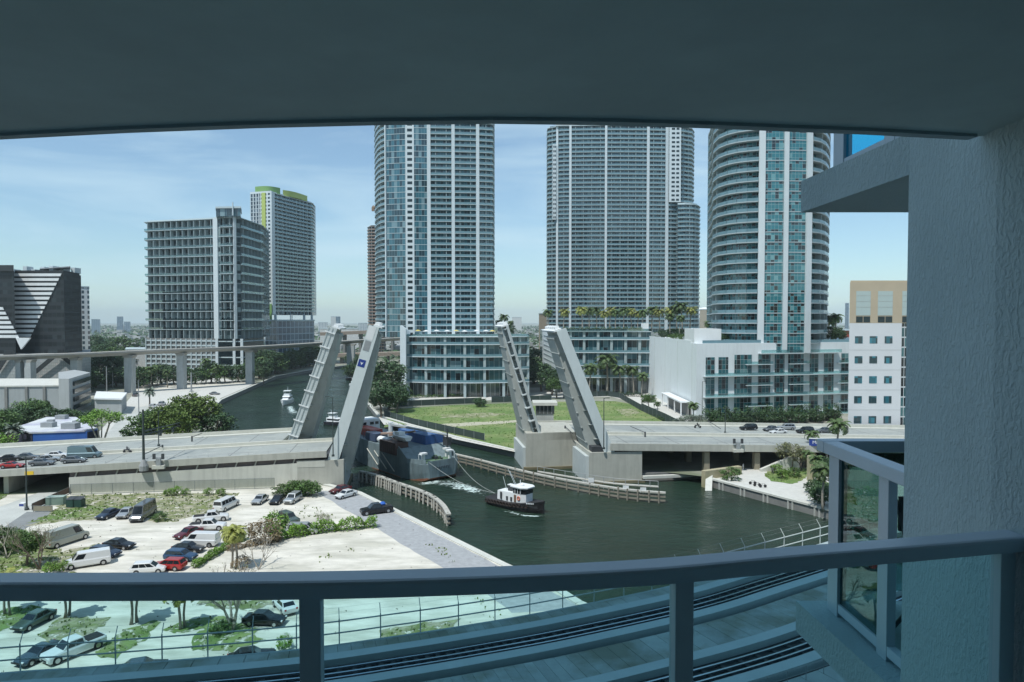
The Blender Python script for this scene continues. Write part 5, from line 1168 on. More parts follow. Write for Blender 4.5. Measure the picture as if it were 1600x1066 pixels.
def proto(kind):
    k = KINDS[kind]; W = k['W'] / 2; r = thing(kind, 'x', 'car'); m = MB(); rings = []
    z0 = 0.28
    st = k['st']; n = len(st)
    for i, (x, z) in enumerate(st):
        e = 0.90 if i in (0, n - 1) else 1.0; zb = z0 + (0.12 if i in (0, n - 1) else 0)
        rings.append([Vector((x, -W * e * .93, zb)), Vector((x, -W * e, zb + .18)), Vector((x, -W * e * .99, z - .16)), Vector((x, -W * e * .90, z - 0.02)), Vector((x, -W * e * .5, z + 0.02)), Vector((x, W * e * .5, z + 0.02)), Vector((x, W * e * .90, z - 0.02)), Vector((x, W * e * .99, z - .16)), Vector((x, W * e, zb + .18)), Vector((x, W * e * .93, zb))])
    m.loft(rings)
    b1, b0, t1, t0 = k['g']; H = k['H']; zb = min(z for x, z in st if b0 - .5 < x < b1 + .1) - 0.06
    wb, wt = W * .90, W * .74
    g_ = [[Vector((b1, -wb, zb)), Vector((b1, wb, zb)), Vector((b0, wb, zb)), Vector((b0, -wb, zb))], [Vector((t1, -wt, H - .05)), Vector((t1, wt, H - .05)), Vector((t0, wt, H - .05)), Vector((t0, -wt, H - .05))], [Vector((t1 - .12, -wt * .9, H)), Vector((t1 - .12, wt * .9, H)), Vector((t0 + .1, wt * .9, H)), Vector((t0 + .1, -wt * .9, H))]]
    m.loft(g_)
    body = m.build('body', CP, r, smooth=False)
    def quad(a, b2, c, d, name, s0=.06, s1=.94, v0=.10, v1=.90, push=Vector((0, 0, 0)), mt=CG, par=r):
        f = lambda u, v_: (a.lerp(b2, u)).lerp(d.lerp(c, u), v_) + push
        q = [f(s0, v0), f(s1, v0), f(s1, v1), f(s0, v1)]; nrm = (q[1] - q[0]).cross(q[3] - q[0]).normalized(); cen = sum(q, Vector()) / 4
        if nrm.dot(cen - Vector((0, 0, 0.8))) < 0: nrm = -nrm
        mb = MB(); mb.add([p + nrm * .012 for p in q] + [p - nrm * .02 for p in q], [(0, 1, 2, 3), (7, 6, 5, 4), (0, 1, 5, 4), (1, 2, 6, 5), (2, 3, 7, 6), (3, 0, 4, 7)]); return mb.build(name, mt, par)
    B, T = g_[0], g_[1]
    quad(B[0], B[1], T[1], T[0], 'windshield', v0=.12, v1=.92)
    if kind not in ('van', 'tall_van'): quad(B[3], B[2], T[2], T[3], 'rear_window', v0=.25, v1=.9)
    for s, (p, q, u, w_) in ((-1, (B[0], B[3], T[3], T[0])), (1, (B[1], B[2], T[2], T[1]))):
        L_ = b1 - b0
        if k.get('cargo'): quad(p, q, u, w_, 'side_window', .05, min(.4, 1.15 / L_ + .05), .2, .88)
        elif kind in ('minibus', 'passenger_van', 'minivan', 'suv', 'wagon'):
            nw = {'minibus': 5, 'passenger_van': 4}.get(kind, 3)
            for i in range(nw): quad(p, q, u, w_, 'side_window', .05 + .9 * i / nw + .012, .05 + .9 * (i + 1) / nw - .012, .2, .9)
        else:
            quad(p, q, u, w_, 'side_window', .10, .50, .15, .9); quad(p, q, u, w_, 'side_window', .53, .90, .15, .9)
    xb = k['L'] / 2
    if k.get('bed'): m = MB(); m.b2(-2.75, -W * .80, 1.05, -1.0, W * .80, 1.172); m.build('bed_floor', BLACK, r)
    for s in (-1, 1):
        m = MB(); m.b2(xb - .14, s * W * .55, .58, xb + .012 - .02, s * W * .86, .72); m.build('headlight', HLM, r)
        m = MB(); m.b2(-xb + .1, s * W * .62, .72, -xb - .0, s * W * .88, .90); m.build('taillight', TLM, r)
        for x in (xb - .85, -xb + .95):
            w_ = MB().lathe((x, s * (W - .10), k['wr']), [(k['wr'] - .03, -.12), (k['wr'], -.09), (k['wr'], .09), (k['wr'] - .03, .12)], 14, 'y').build('wheel', BLACK, r)
            MB().lathe((x, s * (W + .025), k['wr']), [(k['wr'] * .62, -.01), (k['wr'] * .62, .01)], 10, 'y').build('rim', RIM, w_)
            m = MB().lathe((x, s * (W - .06), k['wr'] + .02), [(k['wr'] + .06, -.068), (k['wr'] + .06, .068)], 14, 'y'); m.build('wheel_arch', BLACK, r)
    m = MB(); m.b2(xb - .08, -W * .5, .42, xb + .005, W * .5, .6); m.build('grille', BLACK, r)
    return r
PR = {}; USED = set()
def car(kind, rear, front, col, label, cat='car', group=None, zf=None):
    if kind not in PR: PR[kind] = proto(kind)
    if zf: a, b2 = zf(*rear), zf(*front)
    else: a, b2 = G(*rear), G(*front)
    c = (a + b2) / 2; d = b2 - a; rz = math.atan2(d.y, d.x); z = c.z + 0.01 if zf else 0.03
    rec = {'car_paint': paint('paint_' + col, COLS[col], 0.15 if col in ('white', 'beige', 'red') else 0.45)}
    nm = {'coupe': 'car', 'sedan': 'car', 'wagon': 'car', 'suv': 'car', 'minivan': 'minivan', 'van': 'cargo_van', 'tall_van': 'cargo_van', 'passenger_van': 'passenger_van', 'minibus': 'minibus', 'pickup': 'pickup_truck'}[kind]
    o = dup(PR[kind], (c.x, c.y, z), rz, label, group, 1.0, rec, cat); o.name = nm
    return o
LOT = 'vehicles parked on the sandy lot'
car('sedan', (183, 803), (155, 814), 'navy', 'dark blue sedan at the left end of the trio beside the grey minibus', 'car', LOT)
car('sedan', (207, 800), (186, 814), 'silver', 'silver sedan squeezed between the dark blue sedan and the grey minibus', 'car', LOT)
car('minibus', (238, 800), (209, 819), 'grey', 'tall grey minibus parked beside the silver sedan', 'minibus', LOT)
car('passenger_van', (341, 801), (366, 789), 'white', 'white passenger van with dark side windows near the wall', 'van', LOT)
car('sedan', (413, 781), (399, 790), 'silver', 'silver car parked alone between the white passenger van and a black car', 'car', LOT)
car('sedan', (441, 781), (427, 790), 'black', 'black car parked beside the silver sport utility near the tall hedge', 'car', LOT)
car('suv', (467, 779), (448, 790), 'silver', 'grey silver sport utility in front of the tall hedge', 'car', LOT)
car('sedan', (545, 766), (518, 773), 'maroon', 'dark red car half hidden behind the white sedan by the pier', 'car', LOT)
car('sedan', (555, 773), (525, 781), 'white', 'white sedan at the foot of the left bridge pier', 'car', LOT)
car('pickup', (611, 799), (565, 805), 'black', 'black pickup truck with loaded bed on the gravel by the seawall', 'pickup', LOT)
car('pickup', (302, 817), (357, 812), 'white', 'white pickup with a covered black bed, farthest of the white vehicles in the row', 'pickup', LOT)
car('pickup', (300, 829), (349, 827), 'white', 'white pickup truck just in front of the pickup with the covered bed', 'pickup', LOT)
car('sedan', (307, 834), (281, 843), 'maroon', 'dark red car tucked behind the white cargo van', 'car', LOT)
car('van', (336, 853), (291, 852), 'white', 'white cargo van parked beside the two leaning palms', 'van', LOT)
car('sedan', (274, 861), (316, 863), 'black', 'black sedan between the white cargo van and the blue wagon', 'car', LOT)
car('wagon', (260, 874), (305, 876), 'blue', 'steel blue wagon between the black sedan and the bright red car', 'car', LOT)
car('wagon', (287, 890), (241, 889), 'red', 'bright red car just above the balcony rail', 'car', LOT)
car('sedan', (165, 855), (208, 858), 'black', 'black sedan behind the dark wagon in the left row', 'car', LOT)
car('wagon', (142, 868), (186, 871), 'navy', 'dark wagon beside the white cargo van in the left row', 'car', LOT)
car('van', (162, 880), (112, 888), 'white', 'white cargo van with roof racks at the lower left above the rail', 'van', LOT)
car('tall_van', (82, 856), (125, 842), 'beige', 'dusty beige long cargo van beside the bare bush at the left', 'van', LOT)
car('suv', (440, 812), (462, 820), 'green', 'dark grey green car behind the silver minivan', 'car', LOT)
car('minivan', (455, 834), (492, 833), 'silver', 'silver minivan next to the round green bush', 'minivan', LOT)
car('sedan', (82, 962), (23, 992), 'green', 'grey green sedan seen through the glass at the far left', 'car', LOT)
car('coupe', (92, 1014), (28, 1045), 'steel', 'steel blue car at the lower left corner behind the fence', 'car', LOT)
car('pickup', (148, 1010), (82, 1036), 'white', 'white pickup truck seen through the glass behind the fence', 'pickup', LOT)
car('sedan', (386, 974), (441, 976), 'black', 'black sedan seen through the glass beside the bare trunked tree', 'car', LOT)
car('sedan', (455, 963), (436, 943), 'white', 'white car partly hidden by the first railing post', 'car', LOT)
car('sedan', (375, 1038), (412, 1032), 'black', 'black car behind the yellow flowering bush by the fence', 'car', LOT)
car('sedan', (204, 1056), (242, 1050), 'steel', 'grey car roof just showing over the railway edge', 'car', LOT)
car('wagon', (218, 896), (247, 894), 'white', 'white car hidden by the rail beside the bright red car', 'car', LOT)
def onb(px, py):
    # point of the bridge roadway seen at a pixel
    z = 6.0
    for _ in range(6):
        p = G(px, py, z); s = (p - BO).dot(BA); z = zd(s) + 0.02
    p.z = z; return p
BRG = 'vehicles queued on the bridge approaches'
car('sedan', (0, 722), (33, 719), 'black', 'black car in the queue behind the red coupe on the left approach', 'car', BRG, onb)
car('coupe', (2, 732), (37, 730), 'red', 'bright red coupe at the left end of the bridge queue', 'car', BRG, onb)
car('sedan', (29, 719), (57, 717), 'grey', 'dark grey sedan behind the silver pair in the left queue', 'car', BRG, onb)
car('sedan', (50, 728), (82, 726), 'grey', 'dark grey sedan nearest the parapet in the left queue', 'car', BRG, onb)
car('sedan', (60, 723), (89, 720), 'silver', 'silver sedan in the middle of the left queue', 'car', BRG, onb)
car('sedan', (76, 716), (103, 714), 'white', 'white car just behind the large grey van', 'car', BRG, onb)
car('tall_van', (107, 717), (158, 714), 'bluegrey', 'large blue grey cargo van heading the left queue', 'van', BRG, onb)
car('sedan', (100, 724), (132, 722), 'grey', 'grey sedan beside the large blue grey van', 'car', BRG, onb)
car('suv', (1182, 672), (1157, 672), 'black', 'black car alone ahead of the right queue', 'car', BRG, onb)
car('sedan', (1215, 673), (1194, 674), 'grey', 'dark grey car leading the right queue', 'car', BRG, onb)
car('sedan', (1229, 678), (1203, 678), 'white', 'white car nearest the median in the right queue', 'car', BRG, onb)
car('suv', (1240, 672), (1217, 671), 'silver', 'silver car behind the white one in the right queue', 'car', BRG, onb)
car('suv', (1273, 677), (1243, 677), 'black', 'long black sport utility in the right queue beside the palm', 'car', BRG, onb)
car('sedan', (1300, 676), (1276, 676), 'grey', 'grey car half hidden by the palm at the end of the right queue', 'car', BRG, onb)
YG = 'cars parked in front of the apartment slab'
for i, (px, py, col) in enumerate(((232, 590, 'white'), (262, 592, 'grey'), (278, 592, 'white'), (300, 591, 'silver'), (322, 591, 'white'), (348, 590, 'black'), (362, 589, 'silver'), (330, 617, 'grey'))):
    car('sedan', (px, py), (px + 11, py), col, '%s %s car from the left in the row before the broad apartment slab' % (ordn(i), col) if i < 7 else 'dark car alone in the riverside yard', 'car', YG)
for i, (px, py) in enumerate(((246, 636), (232, 640), (205, 622))):
    car('suv', (px, py), (px + 14, py - 5), ('silver', 'white', 'grey')[i], '%s car parked on the yard beside the white shed' % ('silver', 'white', 'grey')[i], 'car', YG)
for k, o in PR.items():           # the models themselves are moved into use as traffic far behind
    for g_, gs in KIDS.get(o.name, []):
        for q in gs: bpy.data.objects.remove(q)
        bpy.data.objects.remove(g_)
    bpy.data.objects.remove(o)
# load on the black pickup
q = G(598, 799); ld = thing('cargo_bag', 'blue tarpaulin bundle lying in the bed of the black pickup', 'bundle', (q.x, q.y, 1.2))
m = MB(); m.lathe((q.x, q.y, 1.2), [(.5, 0), (.6, .25), (.4, .5), (.1, .6)], 8); m.build('bundle', mat('tarp_blue', (0.02, 0.12, 0.5), 0.6), ld)
# motorcycles and walkers
def moto(px, py, label, zf):
    p = zf(px, py); t = thing('motorcycle', label, 'motorcycle', p, 0)
    for dx in (-.7, .7): MB().lathe((p.x + dx, p.y, p.z + .32), [(.3, -.06), (.32, 0), (.3, .06)], 12, 'y').build('wheel', BLACK, t)
    m = MB(); m.loft([[Vector((p.x + x, p.y + y * w_, p.z + z + h * .12)) for y, h in ((-1, -1), (1, -1), (1, 1), (-1, 1))] for x, z, w_ in ((-.8, .75, .08), (-.3, .75, .16), (.1, .85, .18), (.5, .8, .1))]); m.build('body', DKMET, t)
    m = MB(); m.tube([(p.x + .7, p.y, p.z + .35), (p.x + .45, p.y, p.z + 1.05)], .04, 5); m.tube([(p.x + .45, p.y - .35, p.z + 1.05), (p.x + .45, p.y + .35, p.z + 1.05)], .03, 5); m.build('fork', GREYMET, t)
    return p
SKIN = mat('skin', (0.35, 0.2, 0.14), 0.6)
def person(p, h, label, shirt, sit=False, rz=0.0, group=None):
    t = bpy.data.objects.new('person', bpy.data.meshes.new('person')); COL.objects.link(t)
    k = h / 1.75
    J = {'pel': (0, 0, .95), 'ch': (0, 0, 1.3), 'ne': (0, 0, 1.5), 'hd': (0.02, 0, 1.64), 'sl': (0, .19, 1.42), 'sr': (0, -.19, 1.42), 'el': (.03, .25, 1.14), 'er': (-.03, -.25, 1.14), 'hl': (.12, .24, .9), 'hr': (.05, -.26, .88), 'kl': (.1, .1, .5), 'kr': (-.06, -.1, .5), 'fl': (.08, .1, .06), 'fr': (-.2, -.1, .06), 'tl': (.24, .1, .03), 'tr': (-.06, -.1, .03)}
    if sit: J.update({'kl': (.4, .16, .85), 'kr': (.4, -.16, .85), 'fl': (.3, .18, .35), 'fr': (.3, -.18, .35), 'tl': (.5, .18, .33), 'tr': (.5, -.18, .33), 'hl': (.5, .25, 1.1), 'hr': (.5, -.25, 1.1), 'el': (.25, .28, 1.15), 'er': (.25, -.28, 1.15)})
    names = list(J); E_ = [('pel', 'ch'), ('ch', 'ne'), ('ne', 'hd'), ('ch', 'sl'), ('ch', 'sr'), ('sl', 'el'), ('sr', 'er'), ('el', 'hl'), ('er', 'hr'), ('pel', 'kl'), ('pel', 'kr'), ('kl', 'fl'), ('kr', 'fr'), ('fl', 'tl'), ('fr', 'tr')]
    rad = {'pel': .16, 'ch': .17, 'ne': .06, 'hd': .11, 'sl': .07, 'sr': .07, 'el': .05, 'er': .05, 'hl': .035, 'hr': .035, 'kl': .07, 'kr': .07, 'fl': .05, 'fr': .05, 'tl': .035, 'tr': .035}
    me = t.data; me.from_pydata([tuple(c * k for c in J[n]) for n in names], [(names.index(a), names.index(b2)) for a, b2 in E_], [])
    me.materials.append(mat('cloth_' + shirt[0], shirt[1], 0.9))
    t.modifiers.new('skin', 'SKIN'); t.modifiers.new('sub', 'SUBSURF').levels = 1; t.modifiers['sub'].render_levels = 1
    for i, n in enumerate(names): me.skin_vertices[0].data[i].radius = (rad[n] * k,) * 2 if False else (rad[n] * k, rad[n] * k)
    me.skin_vertices[0].data[0].use_root = True
    t.location = p; t.rotation_euler = (0, 0, rz); tag(t, label, 'person', group); return t
p = moto(199, 708, 'motorcycle riding ahead of the van on the left approach', onb); person(p + Vector((-.1, 0, -.05)), 1.75, 'person in grey riding the motorcycle on the left approach', ('grey', (0.12, 0.12, 0.13)), True)
p = moto(1090, 669, 'motorcycle at the far kerb of the right approach', onb); person(p + Vector((-.1, 0, -.05)), 1.75, 'person in black seated on the motorcycle of the right approach', ('black', (0.02, 0.02, 0.02)), True)
for i, (px, py, lab, sh_) in enumerate(((1161, 735, 'person in white walking out from under the right approach', ('white', (0.65, 0.65, 0.63))), (1168, 652, 'person in dark clothes on the promenade by the hedge', ('black', (0.02, 0.02, 0.02))), (1011, 632, 'person standing on the curved promenade, leftmost of two', ('navy', (0.03, 0.04, 0.08))), (1022, 637, 'person standing on the curved promenade, right one of two', ('black', (0.02, 0.02, 0.02))), (1207, 741, 'person in grey beside the cycle rack on the waterside walkway', ('grey', (0.12, 0.12, 0.13))))):
    person(G(px, py, 0.05), 1.72, lab, sh_, rz=i * 1.3)
# cycle racks, bollards, benches on the walkway
for i, (px, py) in enumerate(((1176, 757), (1183, 760), (1192, 762))):
    q = G(px, py, 0.05); t = thing('bicycle', '%s parked bicycle from the left on the waterside walkway' % ordn(i), 'bicycle', q)
    for dx in (-.5, .5): MB().lathe((q.x + dx, q.y, .38), [(.33, -.02), (.33, .02)], 12, 'y').build('wheel', BLACK, t)
    m = MB(); m.tube([(q.x - .5, q.y, .38), (q.x - .2, q.y, .85), (q.x + .4, q.y, .85), (q.x + .5, q.y, .38)], .03, 5); m.tube([(q.x - .2, q.y, .95), (q.x, q.y, .35), (q.x + .4, q.y, .9)], .03, 5); m.build('frame', DKMET, t)

# ---------------------------------------------------------------- poles, signs, gates, fences, bins
POLE = mat('pole_dark', (0.035, 0.05, 0.05), 0.6, 0.1); POLG = mat('pole_grey', (0.28, 0.29, 0.29), 0.6, 0.1)
def lamp(p, h, label, m_=POLE, arm=1.6, r_=0.13, az=0.0, bk=True):
    t = thing('street_lamp', label, 'street lamp', p)
    MB().tube([p, p + Vector((0, 0, h))], [r_, r_ * .6], 8).build('pole', m_, t)
    MB().lathe(p, [(r_ * 2.4, 0), (r_ * 2.4, .35), (r_ * 1.2, .5)], 10).build('base', m_, t)
    if arm:
        d = Vector((math.cos(az), math.sin(az), 0)); q = p + Vector((0, 0, h))
        MB().tube([q - Vector((0, 0, .3)), q + d * arm * .5, q + d * arm], r_ * .45, 6).build('arm', m_, t)
        c = q + d * (arm + .3); MB().box((c.x, c.y, c.z), (.8, .32, .14), az).build('lamp_head', m_, t)
    return t
def topz(base, ytop): return Z(ytop, base.y) - base.z
def L_(px, pyb, pyt, label, zf=None, **k):
    b_ = zf(px, pyb) if zf else G(px, pyb); lamp(b_, topz(b_, pyt), label, **k)
pb = Bp(-38.6, -0.6, 6.2); lamp(pb, topz(pb, 620), 'tall dark lamp post on the parapet at the foot of the nearer left leaf', az=2.9, arm=1.0)
pb = Bp(20.8, -0.6, 6.2); lamp(pb, topz(pb, 622), 'tall dark lamp post on the parapet at the foot of the nearer right leaf', az=0.1, arm=0.6)
L_(42, 797, 713, 'thin dark lamp post beside the concrete road at the left', arm=0.8, az=3.0, r_=.16)
L_(248, 697, 642, 'short dark lamp post on the far side of the left approach', onb, arm=0.4)
L_(1097, 657, 596, 'dark lamp post in front of the white podium corner', arm=0.9)
L_(1133, 677, 637, 'short dark lamp post on the median of the right approach', onb, arm=0.3)
L_(110, 655, 596, 'grey lamp post between the garage and the blue building', m_=POLG, arm=0.0)
L_(167, 618, 573, 'pale pole in front of the trees under the metro line', m_=POLG, arm=0, r_=.3)
L_(299, 612, 582, 'short pale concrete pole in the riverside yard', m_=POLG, arm=0, r_=.45)
L_(217, 652, 594, 'grey pole beside the riverside yard entrance', m_=POLG, arm=0, r_=.2)
L_(28, 648, 618, 'green grey lamp post at the far left behind the bushes', m_=POLG, arm=.8, r_=.2)
# signal mast with two arms
pb = Bp(-76.5, -0.5, zd(-76) + .1); ht = topz(pb, 640)
t = thing('signal_mast', 'tall dark signal mast with two arms over the left approach', 'signal mast', pb)
MB().tube([pb, pb + Vector((0, 0, ht))], [.28, .18], 10).build('pole', POLE, t); MB().lathe(pb - Vector((0, 0, 1.2)), [(.9, 0), (.9, 1.0), (.5, 1.9), (.3, 2.3)], 10).build('base', POLG, t)
for h_ in (.54, .60):
    q = pb + Vector((0, 0, ht * h_)); e = q + BP * 12 + BA * 3.2; MB().tube([q, e], [.16, .09], 6).build('arm', POLE, t)
for k in (.45, .8): c = pb + Vector((0, 0, ht * .54)) + (BP * 12 + BA * 3.2) * k; MB().b2(c.x - .2, c.y - .2, c.z - 1.1, c.x + .2, c.y + .2, c.z - .05).build('signal_head', POLE, t)
def gate(a, b2, label, h=3.0):
    A, B = onb(*a), onb(*b2); t = thing('barrier_gate', label, 'barrier gate', A)
    MB().tube([A, A + Vector((0, 0, 1.3))], .2, 8).build('post', DKMET, t); MB().tube([A + Vector((0, 0, 1.1)), B + Vector((0, 0, 1.0))], .09, 5).build('arm', DKMET, t)
gate((254, 704), (226, 717), 'lowered barrier arm across the left approach lanes')
gate((883, 673), (895, 684), 'barrier arm beside the farther right leaf')
gate((1008, 683), (985, 672), 'barrier arm lying across the right approach behind the nearer leaf'); gate((1107, 664), (1126, 676), 'barrier arm beside the motorcycle on the right approach')
gate((300, 690), (316, 683), 'small barrier arm at the far median of the left approach')
# blue street sign on the right approach
pz = Bp(72.5, -0.5, zd(72) - .5); t = thing('street_sign', 'long blue street name sign with white lettering behind the palms', 'sign', pz)
sgn = MB(); c = D(1287, 692, 160); sgn.box((c.x, c.y, c.z), (6.4, .12, 1.7), R(-12)); BLUS = mat('sign_blue', (0.02, 0.05, 0.25), 0.5, 0.03); sb = sgn.build('panel', BLUS, t)
MB().box((c.x, c.y, c.z + .95), (6.4, .3, .2), R(-12)).build('frame', WHITE, t)
for k in (-2.9, 2.9): MB().tube([(c.x + k * math.cos(R(-12)), c.y + .2 + k * math.sin(R(-12)), 0), (c.x + k * math.cos(R(-12)), c.y + .2 + k * math.sin(R(-12)), c.z)], .1, 6).build('post', WHITE, t)
tc = bpy.data.curves.new('t', 'FONT'); tc.body = 'MIAMI AVE'; tc.size = 1.05; tc.extrude = .01; tc.align_x = 'CENTER'; tc.align_y = 'CENTER'
to = bpy.data.objects.new('t', tc); COL.objects.link(to); bpy.context.view_layer.update()
me = bpy.data.meshes.new_from_object(to.evaluated_get(bpy.context.evaluated_depsgraph_get())); bpy.data.objects.remove(to)
lt = bpy.data.objects.new('lettering', me); COL.objects.link(lt); me.materials.clear(); me.materials.append(WHITE); lt.parent = sb
n_ = Vector((math.sin(R(-12)), -math.cos(R(-12)), 0)); lt.matrix_parent_inverse = Matrix(); lt.location = Vector((c.x, c.y, c.z)) + n_ * .075 - wloc(sb); lt.rotation_euler = (R(90), 0, R(-12))
# chain link fences
def linkfence(pts, h, label, mesh=True, name='chain_fence', m_=None, step=3.6):
    m_ = m_ or mat('fence_pole', (0.16, 0.18, 0.18), 0.6, 0.1); c = pts[0]; t = thing(name, label, 'fence', c)
    mb = MB()
    for hh in (h, 0.15):
        MB().tube([p + Vector((0, 0, hh)) for p in pts], .035, 4).build('rail', m_, t)
    for a, b2 in zip(pts, pts[1:]):
        n = max(1, int((b2 - a).length / step))
        for i in range(n + 1): p = a.lerp(b2, i / n); MB().tube([p, p + Vector((0, 0, h))], .05, 5).build('post', m_, t)
        if mesh: mb.wall(a, b2, a.z + .1, a.z + h, .02)
    if mesh: mb.build('mesh_panel', mesh if not isinstance(mesh, bool) else clearglass('chain_link', (0.80, 0.82, 0.81), 0.0), t)
linkfence([Bp(-90, -1.6, 0), Bp(-50.5, -1.6, 0)], 2.2, 'chain link fence in front of the cream retaining wall')
SCR = mat('dark_screen', (0.035, 0.055, 0.05), 0.8, 0.15, 0.5)
def screen(pts, h, label):
    c = pts[0]; t = thing('screened_fence', label, 'fence', c); m = MB()
    for a, b2 in zip(pts, pts[1:]): m.wall(a, b2, 0, h, .08)
    m.build('screen', SCR, t)
    for a, b2 in zip(pts, pts[1:]):
        n = max(1, int((b2 - a).length / 5))
        for i in range(n + 1): p = a.lerp(b2, i / n); MB().tube([(p.x, p.y - .1, 0), (p.x, p.y - .1, h + .15)], .06, 5).build('post', GREYMET, t)
screen([G(616, 636), G(700, 632), G(752, 630)], 2.4, 'dark screened fence along the far left edge of the grass field')
screen([G(768, 629), G(862, 626)], 2.4, 'dark screened fence behind the farther right leaf')
screen([G(880, 622), G(950, 619), G(968, 622), G(1002, 642)], 2.4, 'dark screened fence curving round the right corner of the field')
screen([G(1002, 642), G(1040, 660), G(1062, 672)], 3.0, 'pale green screened fence along the promenade behind the right approach')
screen([G(600, 650), G(642, 663), G(757, 689)], 2.2, 'long dark screened fence along the river side of the grass field')
# bins, cabinets, low fence by the concrete road
for px, lab in ((113, 'dark green dumpster on the grass, left one of the pair'), (124, 'dark green dumpster on the grass, right one of the pair')):
    q = G(px, 792); t = thing('dumpster', lab, 'dumpster', q); MB().b2(q.x - .75, q.y - .7, .1, q.x + .75, q.y + .7, 1.5).build('bin', mat('bin_green', (0.02, 0.06, 0.05), 0.5), t); MB().add([(q.x - .8, q.y - .75, 1.52), (q.x + .8, q.y - .75, 1.52), (q.x + .8, q.y + .75, 1.8), (q.x - .8, q.y + .75, 1.8), (q.x - .8, q.y - .75, 1.56), (q.x + .8, q.y - .75, 1.56), (q.x + .8, q.y + .75, 1.85), (q.x - .8, q.y + .75, 1.85)], [(0, 1, 2, 3), (4, 5, 6, 7), (0, 1, 5, 4), (1, 2, 6, 5), (2, 3, 7, 6), (3, 0, 4, 7)]).build('lid', DKMET, t)
q = G(88, 788); t = thing('utility_cabinet', 'pale green utility cabinet beside the two dumpsters', 'cabinet', q)
MB().box((q.x, q.y, .75), (3.0, 1.6, 1.4), .2).build('cabinet', mat('cab_green', (0.18, 0.26, 0.22), 0.6), t); MB().box((q.x, q.y, 1.5), (3.1, 1.7, .1), .2).build('lid', mat('cab_green2', (0.3, 0.38, 0.34), 0.6), t)
linkfence([G(50, 798), G(108, 771)], 1.3, 'low brown picket fence beside the concrete road at the left', mat('rust_wood', (0.12, 0.08, 0.06), 0.9), 'picket_fence')
linkfence([G(52, 800), G(82, 800)], 1.1, 'short low fence by the asphalt path', mat('tan_wood', (0.28, 0.25, 0.18), 0.9), 'picket_fence')
q = G(36, 793); t = thing('road_sign_box', 'small white and blue box standing on the concrete road', 'box', q); MB().b2(q.x - .5, q.y - .4, .0, q.x + .5, q.y + .4, .9).build('box', WHITE, t); MB().b2(q.x - .42, q.y - .43, .35, q.x + .42, q.y - .405, .75).build('panel', BLUS, t)

# ---------------------------------------------------------------- boats
def xform(origin, h):
    h = Vector((h[0], h[1], 0)).normalized(); s_ = Vector((h.y, -h.x, 0))   # x forward, y starboard
    return Matrix(((h.x, s_.x, 0, origin[0]), (h.y, s_.y, 0, origin[1]), (0, 0, 1, origin[2]), (0, 0, 0, 1)))
def hullmesh(L0, B, st):
    """st: (x, halfbeam at deck, halfbeam at keel, deck z, keel z)"""
    rings = []
    for x, hb, kb, dz, kz in st:
        rings.append([Vector((x, -hb, dz)), Vector((x, -(hb * .6 + kb * .4), kz + (dz - kz) * .45)), Vector((x, -kb, kz)), Vector((x, kb, kz)), Vector((x, (hb * .6 + kb * .4), kz + (dz - kz) * .45)), Vector((x, hb, dz))])
    return MB().loft(rings)
# cargo ship seen from astern
S0 = Vector((-16.1, 157.6, WZ)); M = xform(S0, (-0.64, 0.77)) @ Matrix.Diagonal((1.1, 1.1, .90, 1))
HULL = mat('ship_grey', (0.19, 0.25, 0.27), 0.55, 0.12, 0.5, streak=0.35)
sp = thing('cargo_ship', 'grey coastal freighter with cluttered deck passing between the drawbridge piers', 'ship', S0)
def sb_(name, boxes, m_, par=None):
    mb = MB()
    for b_ in boxes: mb.b2(*b_)
    return mb.build(name, m_, par or sp, xf=M)
st = [(0, 3.6, 3.0, 4.4, .9), (0.8, 4.6, 3.8, 4.5, .3), (4.5, 6.0, 5.2, 4.6, -.8), (8.0, 6.0, 5.8, 7.4, -1), (20, 6.0, 5.8, 7.2, -1), (28, 5.6, 5.0, 7.4, -1), (34, 4.0, 3.0, 7.9, -1), (39, .4, .2, 8.6, -.6)]
hullmesh(39, 12, st).build('hull', HULL, sp, xf=M)
m = MB(); m.loft([[Vector((x, -a * 1.005, z0)), Vector((x, -a * 1.005, z1)), Vector((x, a * 1.005, z1)), Vector((x, a * 1.005, z0))] for x, a, z0, z1 in ((0.05, 3.0, .85, 1.1), (0.8, 3.95, .2, .8), (4.5, 5.35, -.6, .25), (8, 5.86, -.8, .2), (20, 5.86, -.8, .2))]); m.build('boot_stripe', mat('rust_red', (0.22, 0.09, 0.05), 0.8, 0.3, 1.0), sp, xf=M)
sb_('aft_deck', [(1, -4.2, 4.55, 8, 4.2, 4.62)], mat('deck_green', (0.10, 0.17, 0.10), 0.8, 0.3, 1))
for s_ in (-1, 1):
    m = MB(); m.wall((0.4, s_ * 3.9), (4.5, s_ * 5.9), 4.6, 5.6, .15, 4.6, 5.6); m.wall((4.5, s_ * 5.9), (8, s_ * 5.95), 4.6, 5.6, .15, 4.6, 8.2); m.build('bulwark', HULL, sp, xf=M)
sb_('transom_bulwark', [(0, -3.6, 4.4, .15, 3.6, 5.2)], HULL)
for i, (x, y) in enumerate(((2.2, -3.2), (1.8, 3.2), (4.0, 3.9))):
    sb_('ventilator', [(x, y - .25, 4.6, x + .5, y + .25, 6.6), (x - .3, y - .7, 6.6, x + .8, y + .7, 7.0)], WHITE)
for i, (x, y) in enumerate(((1.8, -4.0), (1.2, 3.9))):
    m = MB(); m.tube([Vector((x, y, 4.6)), Vector((x, y, 6.6)), Vector((x + 1.2, y, 6.6)), Vector((x + 1.2, y, 4.6))], .12, 5); m.build('frame', COLW, sp, xf=M)
